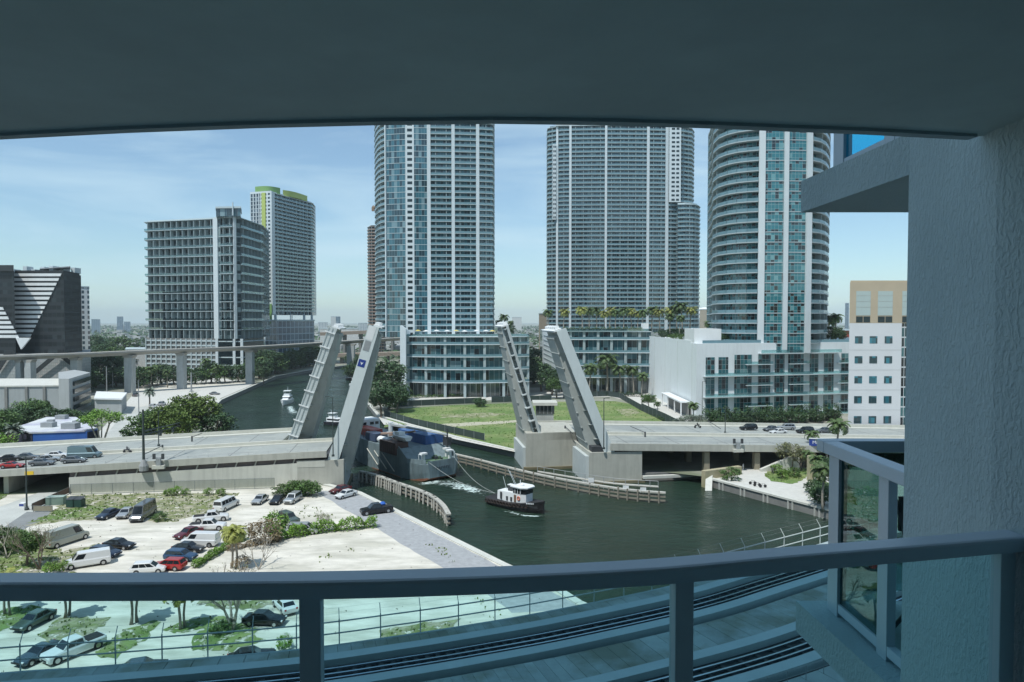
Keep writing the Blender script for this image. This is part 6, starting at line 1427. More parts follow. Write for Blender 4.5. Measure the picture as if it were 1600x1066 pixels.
for i in range(9):
    x, y = random.uniform(2.2, 6.5), random.uniform(-2.6, 2.6); s_ = random.uniform(.3, .8); sb_('winch', [(x, y, 4.62, x + s_, y + s_, 4.7 + s_)], random.choice([DKMET, mat('deck_green'), GREYMET]))
CBL = paint('container_blue', (0.03, 0.11, 0.32), 0, .6); CBN = paint('container_brown', (0.09, 0.045, 0.04), 0, .7); CRD = paint('container_red', (0.42, 0.06, 0.04), 0, .6)
def cont(x, y, z, m_, label, l=6.06, w=2.44, h=2.6):
    t = thing('shipping_container', label, 'container', M @ Vector((x, y, z))); MB().b2(x, y, z + .02, x + l, y + w, z + h).build('box', m_, t, xf=M)
    for k in range(7): MB().b2(x + .4 + k * .85, y - .03, z + .2, x + .65 + k * .85, y - .001, z + h - .2).build('rib', m_, t, xf=M)
    for k in (-1, 1): MB().b2(x - .03, y + w / 2 + k * .6 - .5, z + .2, x - .002, y + w / 2 + k * .6 + .5, z + h - .2).build('door', m_, t, xf=M)
cont(8.5, 1.2, 7.3, CBL, 'blue container nearest the stern on the ship deck'); cont(8.7, 3.75, 7.3, CBL, 'blue container on the outer side of the ship deck'); cont(15.0, 1.6, 7.3, CBL, 'blue container farther forward on the ship deck')
cont(8.6, -6.35, 5.6, CBN, 'brown container hanging low at the near side of the ship', 7.0, 3.2, 3.2); cont(24, -3.5, 7.4, CRD, 'red container block amidships behind the grey crane', 7.5, 2.6, 2.3); cont(19, -5.6, 7.4, paint('container_slate', (0.06, 0.09, 0.16), 0, .6), 'slate blue crate block on the near side of the ship', 4.5, 2.4, 2.2)
tk = thing('tank', 'white horizontal tank on the near side of the ship deck', 'tank', M @ Vector((15.5, -5, 7.4))); MB().lathe((16, -4.8, 8.3), [(.3, -2.2), (.9, -2), (.9, 2), (.3, 2.2)], 14, 'x').build('shell', WHITE, tk, xf=M, smooth=False)
bt = thing('lifeboat', 'white open boat stowed above the brown container', 'boat', M @ Vector((10, -3, 8.9)))
m = hullmesh(6, 2.2, [(7.8, 1.0, .5, 9.6, 8.6), (9, 1.25, .6, 9.6, 8.3), (12, 1.2, .5, 9.7, 8.3), (14.3, .15, .1, 10.0, 8.9)]); M2 = M @ Matrix.Translation((0, -3.6, .6)); m.build('hull', WHITE, bt, xf=M2); MB().b2(10.5, -.8, 9.72, 12.3, .8, 10.6).build('cabin', WHITE, bt, xf=M2); MB().b2(12.32, -.7, 9.9, 12.4, .7, 10.5).build('windshield', CG, bt, xf=M2)
m = MB(); m.tube([Vector((20, -1, 7.4)), Vector((20, -1, 12.2))], .55, 8); m.build('crane_post', COLW, sp, xf=M)
m = MB(); m.tube([Vector((20, -1, 11.6)), Vector((4.5, 4.2, 10.4))], [.45, .25], 5); m.build('crane_boom', mat('boom_grey', (0.38, 0.42, 0.43), .6), sp, xf=M)
m = MB(); m.tube([Vector((19, -4, 9.5)), Vector((12, -1.5, 10.6))], .35, 5); m.tube([Vector((18, -2.5, 9.0)), Vector((11, 0, 10.9))], .3, 5); m.build('derrick', mat('derrick_rust', (0.3, 0.22, 0.18), .8), sp, xf=M)
m = MB(); m.tube([Vector((5, 4.6, 4.6)), Vector((5, 4.6, 12.0))], .2, 6); 
for k in range(8): a = k * .8; m.tube([Vector((5, 4.6, 7 + k * .5)), Vector((5 + math.cos(a) * 1.2, 4.6 + math.sin(a) * 1.2, 7.6 + k * .45))], .1, 4)
m.box((5, 4.6, 8.5), (1.6, 1.2, 2.2)); m.build('mast', DKMET, sp, xf=M)
sb_('deckhouse', [(31.5, -3, 7.6, 36, 2.5, 11.4)], WHITE); sb_('deckhouse_window', [(31.4, -2.2, 9.8, 31.49, -1.2, 10.6), (31.4, -.2, 9.8, 31.49, .8, 10.6), (31.4, 1.2, 9.8, 31.49, 2.1, 10.6)], CG)
for i in range(14):
    x, y = random.uniform(16, 30), random.uniform(-5, 4); s_ = random.uniform(.6, 1.4); sb_('deck_gear', [(x, y, 7.3, x + s_, y + s_ * .8, 7.5 + s_)], random.choice([DKMET, WHITE, mat('derrick_rust'), GREYMET, HULL]))
for k in range(3): m = MB(); m.tube([Vector((9.5 + k * 3.4, -6.15, 1.2)), Vector((15 + k * 3.4, -6.15, 5.2))], .12, 5); m.build('side_ladder', BRL, sp, xf=M)
m = MB()
for k in range(6): m.b2(-.22, -1.6 + k * .6, 3.0, -.0, -1.45 + k * .6, 3.6); m.b2(-.22, -1.6 + k * .6, 3.5, -.0, -1.2 + k * .6, 3.62)
m.build('stern_name', mat('name_dark', (0.05, 0.08, 0.1), .7), sp, xf=M)
# tugboat
bow, stn = G(850, 803, WZ), G(767, 783, WZ); hd = (bow - stn); TL = hd.length; T = xform(stn, hd)
tg = thing('tugboat', 'small tugboat with black hull and white wheelhouse towing the grey ship', 'boat', stn)
hullmesh(TL, 4.6, [(0, 1.6, 1.2, 1.1, -.6), (.8, 2.1, 1.7, 1.05, -.8), (TL * .45, 2.5, 2.1, 1.1, -.9), (TL * .75, 2.2, 1.5, 1.5, -.9), (TL * .93, 1.0, .4, 2.0, -.7), (TL, .15, .08, 2.2, -.3)]).build('hull', paint('tug_black', (0.015, 0.012, 0.014), 0, .5), tg, xf=T)
hullmesh(TL, 4.6, [(0, 1.68, 1.6, 1.25, 1.0), (.8, 2.2, 2.1, 1.2, .95), (TL * .45, 2.6, 2.5, 1.25, 1.0), (TL * .75, 2.3, 2.1, 1.7, 1.35), (TL * .93, 1.1, .9, 2.2, 1.8), (TL + .1, .2, .15, 2.45, 2.0)]).build('bulwark', BLACK, tg, xf=T)
m = MB(); m.loft([[Vector((x, -w_, 1.28)), Vector((x, w_, 1.28)), Vector((x, w_ * .92, h)), Vector((x, -w_ * .92, h))] for x, w_, h in ((3.0, 1.3, 3.0), (5.0, 1.5, 3.1), (7.5, 1.5, 3.2))]); m.build('deckhouse', WHITE, tg, xf=T)
m = MB(); m.loft([[Vector((x, -w_, 1.3)), Vector((x, w_, 1.3)), Vector((x, w_, 4.4)), Vector((x, -w_, 4.4))] for x, w_ in ((7.3, 1.45), (9.3, 1.5), (10.3, 1.0))]); m.build('wheelhouse', WHITE, tg, xf=T)
m = MB(); m.loft([[Vector((x, -w_, 3.25)), Vector((x, w_, 3.25)), Vector((x, w_, 4.15)), Vector((x, -w_, 4.15))] for x, w_ in ((7.4, 1.49), (9.3, 1.54), (10.36, 1.03))]); m.build('wheelhouse_window', CG, tg, xf=T)
for x, w_ in ((7.9, 1.5), (8.6, 1.52), (9.3, 1.54)): m = MB(); m.b2(x - .06, -w_ - .03, 3.2, x + .06, w_ + .03, 4.2); m.build('window_post', WHITE, tg, xf=T)
MB().prism([(6.9, -1.8), (9.6, -1.9), (10.8, -1.1), (10.8, 1.1), (9.6, 1.9), (6.9, 1.8)], 4.42, 4.58).build('wheelhouse_roof', WHITE, tg, xf=T)
m = MB(); m.lathe((8.6, .2, 4.6), [(.45, 0), (.45, .25), (.1, .45)], 10); m.tube([Vector((8, 0, 4.6)), Vector((8, 0, 5.6))], .08, 5); m.build('radar', WHITE, tg, xf=T)
m = MB(); m.loft([[Vector((x, -w_, 3.0)), Vector((x, w_, 3.0)), Vector((x - .2, w_ * .7, 4.2)), Vector((x - .2, -w_ * .7, 4.2))] for x, w_ in ((5.2, .55), (6.4, .6))]); m.build('funnel', DKMET, tg, xf=T)
MB().b2(5.0, -.5, 4.2, 6.3, .5, 4.35).build('funnel_cap', WHITE, tg, xf=T)
for x in (4.0, 5.6, 6.7, 7.7): MB().b2(x, 1.36 + .12, 1.5, x + .45, 1.58, 2.9 if x in (4.0, 7.7) else 2.3).build('door' if x in (4.0, 7.7) else 'porthole', DKMET if x != 7.7 else mat('door_brown', (.16, .09, .05)), tg, xf=T)
m = MB(); 
for k in range(14): a = k / 14 * 2 * math.pi; 
ring = [Vector((8.9 + math.cos(a) * .33, 1.62, 2.4 + math.sin(a) * .33)) for a in [i * math.pi / 6 for i in range(13)]]; m.tube(ring, .09, 5, False); m.build('life_ring', mat('ring_orange', (.7, .15, .05)), tg, xf=T)
for i in range(13):
    x = 1.2 + i * .82; f = x / TL; hw = 2.62 - max(0, (f - .55)) * 3.6 if f > .55 else 2.45 + f * .3
    ring = [Vector((x + math.cos(a) * .33, hw + .1, .85 + f * .5 + math.sin(a) * .33)) for a in [k * math.pi / 5 for k in range(11)]]; MB().tube(ring, .13, 5, False).build('tyre_fender', mat('tyre_brown', (0.035, 0.025, 0.022), .9), tg, xf=T)
m = MB(); m.tube([Vector((6.6, 0, 4.4)), Vector((5.0, .3, 7.4))], .05, 4); m.tube([Vector((7.4, .5, 4.6)), Vector((6.0, .9, 7.2))], .04, 4); m.tube([Vector((4.4, 0, 3)), Vector((3.4, 0, 5.6))], .05, 4); m.build('antenna', COLW, tg, xf=T)
m = MB()
for k in range(5): m.b2(TL * .80 + k * .28, 1.86 - k * .15, 1.75, TL * .80 + k * .28 + .2, 2.0 - k * .15, 2.0)
m.build('name_mark', WHITE, tg, xf=T)
a0 = T @ Vector((1.2, 0, 1.8))
for (p_, lab) in ((M @ Vector((.2, -3.3, 5.0)), 'left tow rope running from the tugboat to the ship stern'), (M @ Vector((.2, 3.3, 5.0)), 'right tow rope running from the tugboat to the ship stern')):
    pts = [a0.lerp(p_, i / 12) - Vector((0, 0, 1.2 * math.sin(math.pi * i / 12))) for i in range(13)]
    o = MB().tube(pts, .035, 5).build('tow_rope', mat('rope_pale', (0.45, 0.47, 0.45), .8), None); tag(o, lab, 'rope')
# motor yacht and moored boats
def yacht(px, py, hd, s_, label, dark=False):
    p = G(px, py, WZ); Y = xform(p, hd) @ Matrix.Scale(s_, 4); t = thing('motor_boat', label, 'boat', p); hm = WHITE if not dark else paint('boat_dark', (.03, .03, .04), 0, .4)
    hullmesh(1, 1, [(0, 2.0, 1.7, 1.5, -.3), (6, 2.2, 1.8, 1.6, -.3), (10, 1.6, .9, 1.9, -.3), (13, .1, .05, 2.3, 0)]).build('hull', hm, t, xf=Y)
    m = MB(); m.loft([[Vector((x, -w_, 1.6)), Vector((x, w_, 1.6)), Vector((x - .3, w_ * .85, h)), Vector((x - .3, -w_ * .85, h))] for x, w_, h in ((1.5, 1.8, 3.2), (6.5, 1.8, 3.2), (9.2, 1.1, 2.0))]); m.build('cabin', WHITE, t, xf=Y)
    m = MB(); m.loft([[Vector((x, -w_, 2.2)), Vector((x, w_, 2.2)), Vector((x - .1, w_ * .97, 2.85)), Vector((x - .1, -w_ * .97, 2.85))] for x, w_ in ((1.8, 1.76), (6.6, 1.76), (7.9, 1.35))]); m.build('cabin_window', CG, t, xf=Y)
    m = MB(); m.b2(2.2, -1.2, 3.2, 5.6, 1.2, 4.0); m.build('flybridge', WHITE, t, xf=Y); m = MB(); m.b2(1.8, -1.5, 5.1, 5.2, 1.5, 5.3)
    for x, y in ((2.2, -1.2), (2.2, 1.2), (4.8, -1.2), (4.8, 1.2)): m.tube([Vector((x, y, 4.0)), Vector((x, y, 5.1))], .06, 4)
    m.build('hardtop', WHITE, t, xf=Y); m = MB(); m.tube([Vector((3, 0, 5.3)), Vector((2.6, 0, 6.8))], .07, 4); m.build('mast', COLW, t, xf=Y)
yacht(452, 628, (0.12, -1), 1.05, 'white motor yacht coming down the river toward the bridge')
yacht(510, 663, (0.9, -0.4), .8, 'dark hulled motor boat with white cabin behind the far left leaf', True)
yacht(540, 594, (1, 0.3), .9, 'small moored boat at the far quay beside the metro pier', True); yacht(546, 603, (1, .1), .8, 'small white moored boat nearest the screening tree')
# wake foam
fm = bpy.data.materials.new('foam'); fm.use_nodes = True; nt = fm.node_tree; N = nt.nodes; L = nt.links; b = N['Principled BSDF']; b.inputs['Base Color'].default_value = (.55, .66, .64, 1); b.inputs['Roughness'].default_value = .7
g = N.new('ShaderNodeNewGeometry'); n1 = N.new('ShaderNodeTexNoise'); n1.inputs['Scale'].default_value = .9; n1.inputs['Detail'].default_value = 9; n1.inputs['Roughness'].default_value = .7; n1.inputs['Distortion'].default_value = 1.2; L.new(g.outputs['Position'], n1.inputs['Vector'])
at = N.new('ShaderNodeAttribute'); at.attribute_name = 'UVMap'; sx = N.new('ShaderNodeSeparateXYZ'); L.new(at.outputs['Vector'], sx.inputs[0])
ad = N.new('ShaderNodeMath'); ad.operation = 'MULTIPLY_ADD'; ad.inputs[1].default_value = .30; L.new(sx.outputs[0], ad.inputs[0]); L.new(n1.outputs[0], ad.inputs[2])
cr = N.new('ShaderNodeValToRGB'); cr.color_ramp.elements[0].position = .70; cr.color_ramp.elements[1].position = .80; L.new(ad.outputs[0], cr.inputs[0]); L.new(cr.outputs[0], b.inputs['Alpha'])
def foam(center, width, name='wake_foam'):
    me = bpy.data.meshes.new(name); vs = []; fs = []; uvs = []; C_ = dens([Vector((*p[:2], 0)) for p in center], 4); W_ = width
    for i, p in enumerate(C_):
        t = i / (len(C_) - 1); d = (C_[min(i + 1, len(C_) - 1)] - C_[max(i - 1, 0)]).normalized(); n_ = Vector((-d.y, d.x, 0)); w_ = W_[0] * (1 - t) + W_[1] * t
        for k in range(7): u = k / 6 * 2 - 1; q = p + n_ * u * w_; vs.append((q.x, q.y, WZ + .03)); uvs.append(max(0, 1 - u * u) * (min(1, t * 5) * min(1, (1 - t) * 3)))
    for i in range(len(C_) - 1):
        for k in range(6): a = i * 7 + k; fs.append((a, a + 1, a + 8, a + 7))
    me.from_pydata(vs, [], fs); uv = me.uv_layers.new(name='UVMap')
    for p in me.polygons:
        for li in p.loop_indices: uv.data[li].uv = (uvs[me.loops[li].vertex_index], 0)
    me.materials.append(fm); o = bpy.data.objects.new(name, me); COL.objects.link(o); tag(o, kind='stuff')
foam([G(676, 752, WZ), G(705, 756, WZ), G(735, 765, WZ), G(768, 778, WZ)], (4.2, 2.6)); foam([G(650, 758, WZ), G(690, 753, WZ), G(720, 757, WZ)], (2.0, 2.5))
foam([G(852, 806, WZ), G(820, 806, WZ), G(785, 797, WZ)], (.7, .9)); foam([G(452, 634, WZ), G(455, 640, WZ), G(462, 650, WZ)], (1.5, 3))
# ---------------------------------------------------------------- vegetation
def leafmat(name, col, var=.35):
    m = mat(name, col, .6, .25, .8, island=var)
    return m
LF = {'mid': leafmat('leaf_mid', (0.07, 0.14, 0.028)), 'dark': leafmat('leaf_dark', (0.038, 0.085, 0.026)), 'lime': leafmat('leaf_lime', (0.14, 0.26, 0.035)), 'olive': leafmat('leaf_olive', (0.17, 0.18, 0.08)), 'grey': leafmat('leaf_grey', (0.16, 0.20, 0.15)), 'brown': leafmat('leaf_brown', (0.20, 0.15, 0.08)), 'palm': leafmat('leaf_palm', (0.065, 0.11, 0.03), .25), 'gold': leafmat('leaf_gold', (0.21, 0.23, 0.05), .3), 'mango': leafmat('leaf_mango', (0.095, 0.15, 0.022))}
BARK = mat('bark', (0.16, 0.13, 0.10), .9, .25, 2); BARKP = mat('bark_pale', (0.36, 0.33, 0.28), .9, .2, 2); PBARK = mat('palm_bark', (0.27, 0.25, 0.21), .9, .2, 3)
def rnd(rg): return Vector((rg.gauss(0, 1), rg.gauss(0, 1), rg.gauss(0, 1))).normalized()
def leafquad(mb, c, s_, rg, flat=.5):
    n = rnd(rg); n.z = abs(n.z) + flat; n.normalize(); a = n.cross(rnd(rg)); 
    if a.length < .01: return
    a.normalize(); b2 = n.cross(a); l, w_ = s_ * rg.uniform(.7, 1.3), s_ * rg.uniform(.35, .65)
    mb.v += [c - a * l * .5, c + b2 * w_ * .5, c + a * l * .5 + n * l * -.12, c - b2 * w_ * .5]; k = len(mb.v); mb.f.append((k - 4, k - 3, k - 2, k - 1))
def branch(mb, p, d, l, r_, depth, rg, tips, up=.15, spread=.6, kids_=3):
    pts = [p]; q = p.copy(); dd = d.copy()
    for i in range(3): dd = (dd + rnd(rg) * .18 + Vector((0, 0, up * .3))).normalized(); q = q + dd * l / 3; pts.append(q.copy())
    mb.tube(pts, [r_, r_ * .85, r_ * .7, r_ * .55], 5, False)
    if depth == 0: tips.append((q, dd)); return
    for k in range(kids_):
        nd = (dd + rnd(rg) * spread + Vector((0, 0, up))).normalized(); branch(mb, q, nd, l * rg.uniform(.62, .85), r_ * .55, depth - 1, rg, tips, up, spread, kids_)
    tips.append((pts[2], dd))
def treeproto(key, H, Rx, Rz, zc, nclump, nleaf, ls, lm, seed, bark=BARK, stems=1, trunk_r=.28, low=.0, limbs=True, cl=1.1):
    rg = random.Random(seed); r = thing(key, 'x', 'tree'); mb = MB(); tips = []
    th = max(.6, zc - Rz * .75)
    for s_ in range(stems):
        a = s_ * 6.28 / stems + rg.uniform(-.4, .4); d = Vector((math.cos(a) * (.12 if stems == 1 else .38), math.sin(a) * (.12 if stems == 1 else .38), 1)).normalized(); q = d * th
        mb.tube([Vector((0, 0, -.1)) + d * .0, d * th * .5 + rnd(rg) * .08, q], [trunk_r * 1.25, trunk_r, trunk_r * .8], 8, False)
        if limbs:
            for k in range(4): nd = (d + rnd(rg) * .8 + Vector((0, 0, .35))).normalized(); branch(mb, q, nd, (H - th) * .42, trunk_r * .5, 1, rg, tips, .2, .7)
    mb.build('trunk', bark, r, fix=False)
    cm = MB()
    for c_ in range(nclump):
        for _ in range(50):
            v_ = rnd(rg); rr = rg.uniform(.45, 1.0) ** .6
            if v_.z < low - .55: continue
            lump = 1 + .22 * math.sin(3.1 * v_.x + seed) * math.cos(2.7 * v_.y + seed * 2) + rg.uniform(-.12, .12)
            c = Vector((v_.x * Rx * rr * lump, v_.y * Rx * rr * lump, zc + v_.z * Rz * rr * lump)); break
        cr_ = cl * rg.uniform(.6, 1.3)
        for k in range(nleaf):
            o_ = rnd(rg) * cr_ * rg.uniform(.3, 1) ** .5; o_.z *= .7; leafquad(cm, c + o_, ls * 1.35, rg)
    cm.build('crown', lm, r, fix=False)
    return r
def frond(mb, base, az, el, L0, droop, rg, wd=.75, nseg=8, dens_=1):
    p = base.copy(); pts = []; e = el
    for i in range(nseg + 1):
        pts.append(p.copy()); d = Vector((math.cos(az) * math.cos(e), math.sin(az) * math.cos(e), math.sin(e))); p = p + d * L0 / nseg; e -= droop / nseg * (1 + i * .25)
    side = Vector((-math.sin(az), math.cos(az), 0))
    for i in range(nseg):
        a, b2 = pts[i], pts[i + 1]; t = (i + .5) / nseg; w_ = wd * math.sin(math.pi * min(1, .18 + t * .8)) + .05
        mb.add([a + side * .03, b2 + side * .02, b2 - side * .02, a - side * .03], [(0, 1, 2, 3)])
        for j in range(2 * dens_):
            q = a.lerp(b2, (j + .3) / (2 * dens_)); dd = (b2 - a).normalized()
            for s_ in (-1, 1):
                tip = q + side * s_ * w_ * rg.uniform(.8, 1.1) + dd * w_ * .45 - Vector((0, 0, w_ * rg.uniform(.25, .6))); h_ = dd * .085 * (1.5 if dens_ == 1 else 1)
                mb.add([q - h_, q + h_, tip + h_ * .4, tip - h_ * .4], [(0, 1, 2, 3)])
def palmproto(key, H, nf, L0, lm, seed, bark=PBARK, r_=.2, lean=.4, up=1.15, droop=1.7, date=False, bulge=False):
    rg = random.Random(seed); r = thing(key, 'x', 'palm'); pts = [Vector((lean * (i / 5) ** 1.6, lean * .4 * math.sin(i), H * i / 5)) for i in range(6)]
    rs = [r_ * 1.5, r_ * 1.05, r_, r_, r_ * .95, r_ * .8]
    MB().tube(pts, rs, 8).build('trunk', bark, r, smooth=True)
    m = MB(); top = pts[-1]
    for i in range(nf):
        az = i * 2.399 + rg.uniform(-.2, .2); t = i / nf
        frond(m, top + Vector((0, 0, rg.uniform(-.1, .2))), az, up - t * (1.5 if date else 1.25) + rg.uniform(-.1, .1), L0 * rg.uniform(.85, 1.1), droop * (.6 + .5 * t), rg, wd=L0 * .22)
    m.build('crown', lm, r, fix=False); return r
PT = {
 'oak': treeproto('oak', 8, 3.6, 2.6, 5.4, 90, 34, .42, LF['mid'], 3), 'oak2': treeproto('oak2', 8, 3.4, 2.9, 5.2, 90, 34, .42, LF['dark'], 8), 'mango': treeproto('mango', 8, 4.2, 3.2, 4.6, 120, 34, .42, LF['mango'], 5, low=-.3),
 'mass': treeproto('mass', 7, 4.5, 2.9, 3.6, 90, 26, .55, LF['mid'], 12, low=-.4), 'massd': treeproto('massd', 7, 4.5, 3.0, 3.6, 90, 26, .55, LF['dark'], 14, low=-.4),
 'umbrella': treeproto('umbrella', 8, 4.6, 1.5, 6.6, 90, 30, .34, LF['lime'], 17, bark=BARKP, stems=5, trunk_r=.16, cl=.8), 'lime': treeproto('lime', 4, 1.6, 1.1, 1.3, 40, 26, .24, LF['lime'], 23, low=-.3, trunk_r=.08, cl=.5),
 'bush': treeproto('bush', 3, 1.5, 1.1, 1.1, 40, 26, .22, LF['mid'], 27, low=-.35, trunk_r=.08, cl=.45), 'olive': treeproto('olive', 5, 2.6, 1.7, 3.2, 60, 24, .26, LF['olive'], 31, stems=3, trunk_r=.1, cl=.7),
 'grey': treeproto('grey', 4, 2.4, 1.6, 1.7, 55, 26, .28, LF['grey'], 35, low=-.4, trunk_r=.1, cl=.7), 'thin': treeproto('thin', 6, 2.8, 1.4, 4.0, 42, 16, .20, LF['olive'], 41, bark=BARKP, stems=4, trunk_r=.13, cl=.8), 'brownb': treeproto('brownb', 3, 1.9, 1.2, 1.3, 50, 22, .20, LF['brown'], 43, low=-.4, trunk_r=.08, cl=.6),
 'coco': palmproto('coco', 7.5, 24, 3.4, LF['palm'], 1), 'coco2': palmproto('coco2', 7.0, 24, 3.2, LF['gold'], 2, lean=-.5), 'royal': palmproto('royal', 8.5, 20, 3.3, LF['palm'], 4, bark=CONC, lean=.1, r_=.22), 'date': palmproto('date', 5.5, 38, 3.0, LF['grey'], 6, bark=BARK, r_=.28, lean=.0, up=1.35, droop=1.1, date=True),
 'small_palm': palmproto('small_palm', 4.2, 16, 2.1, LF['gold'], 9, lean=.3, r_=.14)}
def bareproto(key, H, seed, r_, bark, stems=3, leafy=0):
    rg = random.Random(seed); r = thing(key, 'x', 'tree'); mb = MB(); tips = []
    for s_ in range(stems): a = s_ * 6.28 / stems; branch(mb, Vector((0, 0, -.1)), Vector((math.cos(a) * .4, math.sin(a) * .4, 1)).normalized(), H * .42, r_, 3, rg, tips, .12, .62)
    mb.build('trunk', bark, r, fix=False)
    if leafy:
        cm = MB()
        for q, d in tips:
            for k in range(leafy): leafquad(cm, q + rnd(rg) * .35, .17, rg)
        cm.build('crown', LF['olive'], r, fix=False)
    return r
PT['bare'] = bareproto('bare', 5.0, 3, .12, BARKP); PT['bare2'] = bareproto('bare2', 5.5, 11, .14, BARK, 3, 5); PT['bare3'] = bareproto('bare3', 5.5, 19, .2, BARKP, 4, 3)
NMS = {'oak': ('leafy_tree', 'tree'), 'oak2': ('leafy_tree', 'tree'), 'mango': ('leafy_tree', 'tree'), 'mass': ('leafy_tree', 'tree'), 'massd': ('leafy_tree', 'tree'), 'umbrella': ('leafy_tree', 'tree'), 'lime': ('shrub', 'shrub'), 'bush': ('shrub', 'shrub'), 'olive': ('leafy_tree', 'tree'), 'grey': ('shrub', 'shrub'), 'thin': ('leafy_tree', 'tree'), 'brownb': ('shrub', 'shrub'), 'bare': ('bare_tree', 'tree'), 'bare2': ('bare_tree', 'tree'), 'bare3': ('bare_tree', 'tree')}
def plant(kind, p, s_, label, group=None, rz=None):
    nm, ct = NMS.get(kind, ('palm_tree', 'palm')); o = dup(PT[kind], p, random.uniform(0, 6.28) if rz is None else rz, label, group, s_, None, ct); o.name = nm; return o
def row(kind, pts, sizes, fmt, group, zf=None):
    for i, (px, py) in enumerate(pts):
        p = G(px, py) if zf is None else zf(px, py); s_ = sizes[i % len(sizes)] if isinstance(sizes, (list, tuple)) else sizes
        plant(kind if isinstance(kind, str) else kind[i % len(kind)], p, s_ * random.uniform(.93, 1.07), fmt.format(ordn(i)), group)
def hedge(pts, wd, h, lm, label, n=60, ls=.24, name='hedge', cat='hedge', base=0.0):
    c = pts[0]; t = thing(name, label, cat, (c.x, c.y, base)); m = MB(); rg = random.Random(len(label))
    for a, b2 in zip(pts, pts[1:]):
        L_ = (b2 - a).length; d = (b2 - a).normalized(); nn_ = Vector((-d.y, d.x, 0))
        for i in range(int(L_ * n * 2.2)):
            u = rg.random(); x = rg.uniform(-1, 1); z = rg.random() ** .6; lump = 1 + .25 * math.sin(u * L_ * 1.7) + .15 * math.sin(u * L_ * 4.1)
            leafquad(m, a.lerp(b2, u) + nn_ * x * wd / 2 * (1 - .35 * z) * lump + Vector((0, 0, base + z * h * lump)), ls * 1.3, rg)
    m.build('foliage', lm, t, fix=False)
    m = MB(); m.tube([p + Vector((0, 0, base + h * .12)) for p in pts], h * .06, 5); m.build('stems', BARK, t); return t
# roof palms
xs = [857, 881, 909, 921, 932, 944, 953, 962, 974, 986, 997, 1004, 1018, 1031, 1046, 1058, 1066, 1078]
for i, px in enumerate(xs):
    d_ = 352 + (i * 7 % 11); plant(('coco', 'coco2', 'coco2', 'coco')[i % 4], (X(px, d_), d_, 30.2), random.uniform(1.2, 1.5) * (1.15 if i in (15, 16) else 1), '%s palm from the left on the podium roof before the very wide tower' % ordn(i), 'rooftop palms')
hedge([Vector((X(880, 335), 335, 0)), Vector((X(1010, 333), 333, 0))], 1.4, 1.6, LF['mid'], 'clipped hedge strip under the rooftop palms', 26, .4, base=30.3)
for i, (px, d_, z_, s_) in enumerate(((778, 380, 28, .85), (789, 372, 28, 1.2), (797, 368, 28, .8))): plant('coco', (X(px, d_), d_, z_), s_, '%s palm from the left on the terrace right of the tall blue green tower' % ordn(i), 'terrace palms')
plant('massd', (X(795, 366), 366, 28), .8, 'dark bushy tree under the palms at the right end of the terrace')
for i, (px, d_, z_, s_) in enumerate(((1047, 300, 29.5, 1.0), (1062, 296, 29.5, .9), (1294, 290, 27, 1.15), (1306, 285, 27, 1.25), (1301, 300, 27, 1.0), (1107, 300, 27, .9))):
    plant('coco', (X(px, d_), d_, z_), s_, ['palm left of the lift house on the white podium roof', 'shorter palm beside the lift house on the white podium', 'palm between the rounded tower and the office block, left one', 'tallest palm between the rounded tower and the office block', 'palm just behind the tallest one by the office block', 'small palm on the skyline under the white dome'][i])
for i, (px, d_, s_) in enumerate(((1038, 310, .6), (1052, 305, .7), (1066, 300, .6), (1130, 262, .5), (1299, 275, .9), (1311, 272, .7))):
    plant('massd', (X(px, d_), d_, 27.2), s_, '%s dark roof garden bush from the left on the white podium' % ordn(i), 'roof garden bushes')
hedge([Vector((69, 300, 0)), Vector((76, 275, 0))], 3, 2, LF['mid'], 'roof garden hedge behind the blank white wall', 30, .4, base=27)
# field edge trees
for i, (px, py, k, s_) in enumerate(((607, 640, 'massd', 1.75), (596, 652, 'oak2', 1.35), (620, 645, 'oak2', 1.2), (606, 628, 'oak2', 2.2))):
    plant(k, G(px, py), s_, '%s of the dark trees massed right of the nearer left leaf' % ordn(i), 'dark trees by the podium')
row('date', [(648, 618), (657, 614), (679, 616), (686, 611), (725, 617), (733, 612), (790, 618), (800, 616), (815, 618)], [1.6, 1.3, 1.7, 1.3, 1.8, 1.4, 1.9, 1.6, 1.5], '{} date palm from the left in front of the left river podium', 'date palms before the left podium')
hedge([G(640, 622), G(820, 618)], 2.0, 1.3, LF['mid'], 'low hedge under the date palms', 12, .5)
row(['massd', 'oak2', 'massd', 'oak2'], [(834, 600), (846, 612), (828, 585), (862, 618)], [2.2, 1.7, 2.7, 1.6], '{} dark tree from the left in the gap between the two podiums', 'trees between the podiums')
plant('oak', G(870, 623), 1.15, 'rounded green tree right of the gap between the two river podiums')
row(['coco', 'royal', 'coco', 'coco'], [(922, 618), (933, 614), (948, 616), (958, 610), (970, 618), (980, 612), (990, 617), (1000, 614), (1003, 620), (944, 606)], [1.6, 1.7, 2.0, 1.6, 1.6, 1.5, 1.6, 1.4, 1.2, 2.3], '{} palm from the left in front of the right river podium', 'palms before the right podium')
hedge([G(905, 618), G(1004, 620)], 2.5, 2.0, LF['dark'], 'dark hedge under the palms of the right river podium', 16, .5)
plant('royal', G(750, 634), .35, 'small palm against the field fence'); plant('massd', G(750, 636), .55, 'dark shrub clump against the left field fence')
plant('oak', G(1014, 640), .75, 'small rounded tree on the promenade, left of the blank white wall'); plant('coco', G(1028, 650), .6, 'short palm beside the entrance canopy')
hedge([G(1012, 645), G(1040, 660)], 1.6, 1.2, LF['mid'], 'low planting along the curved promenade', 16, .35)
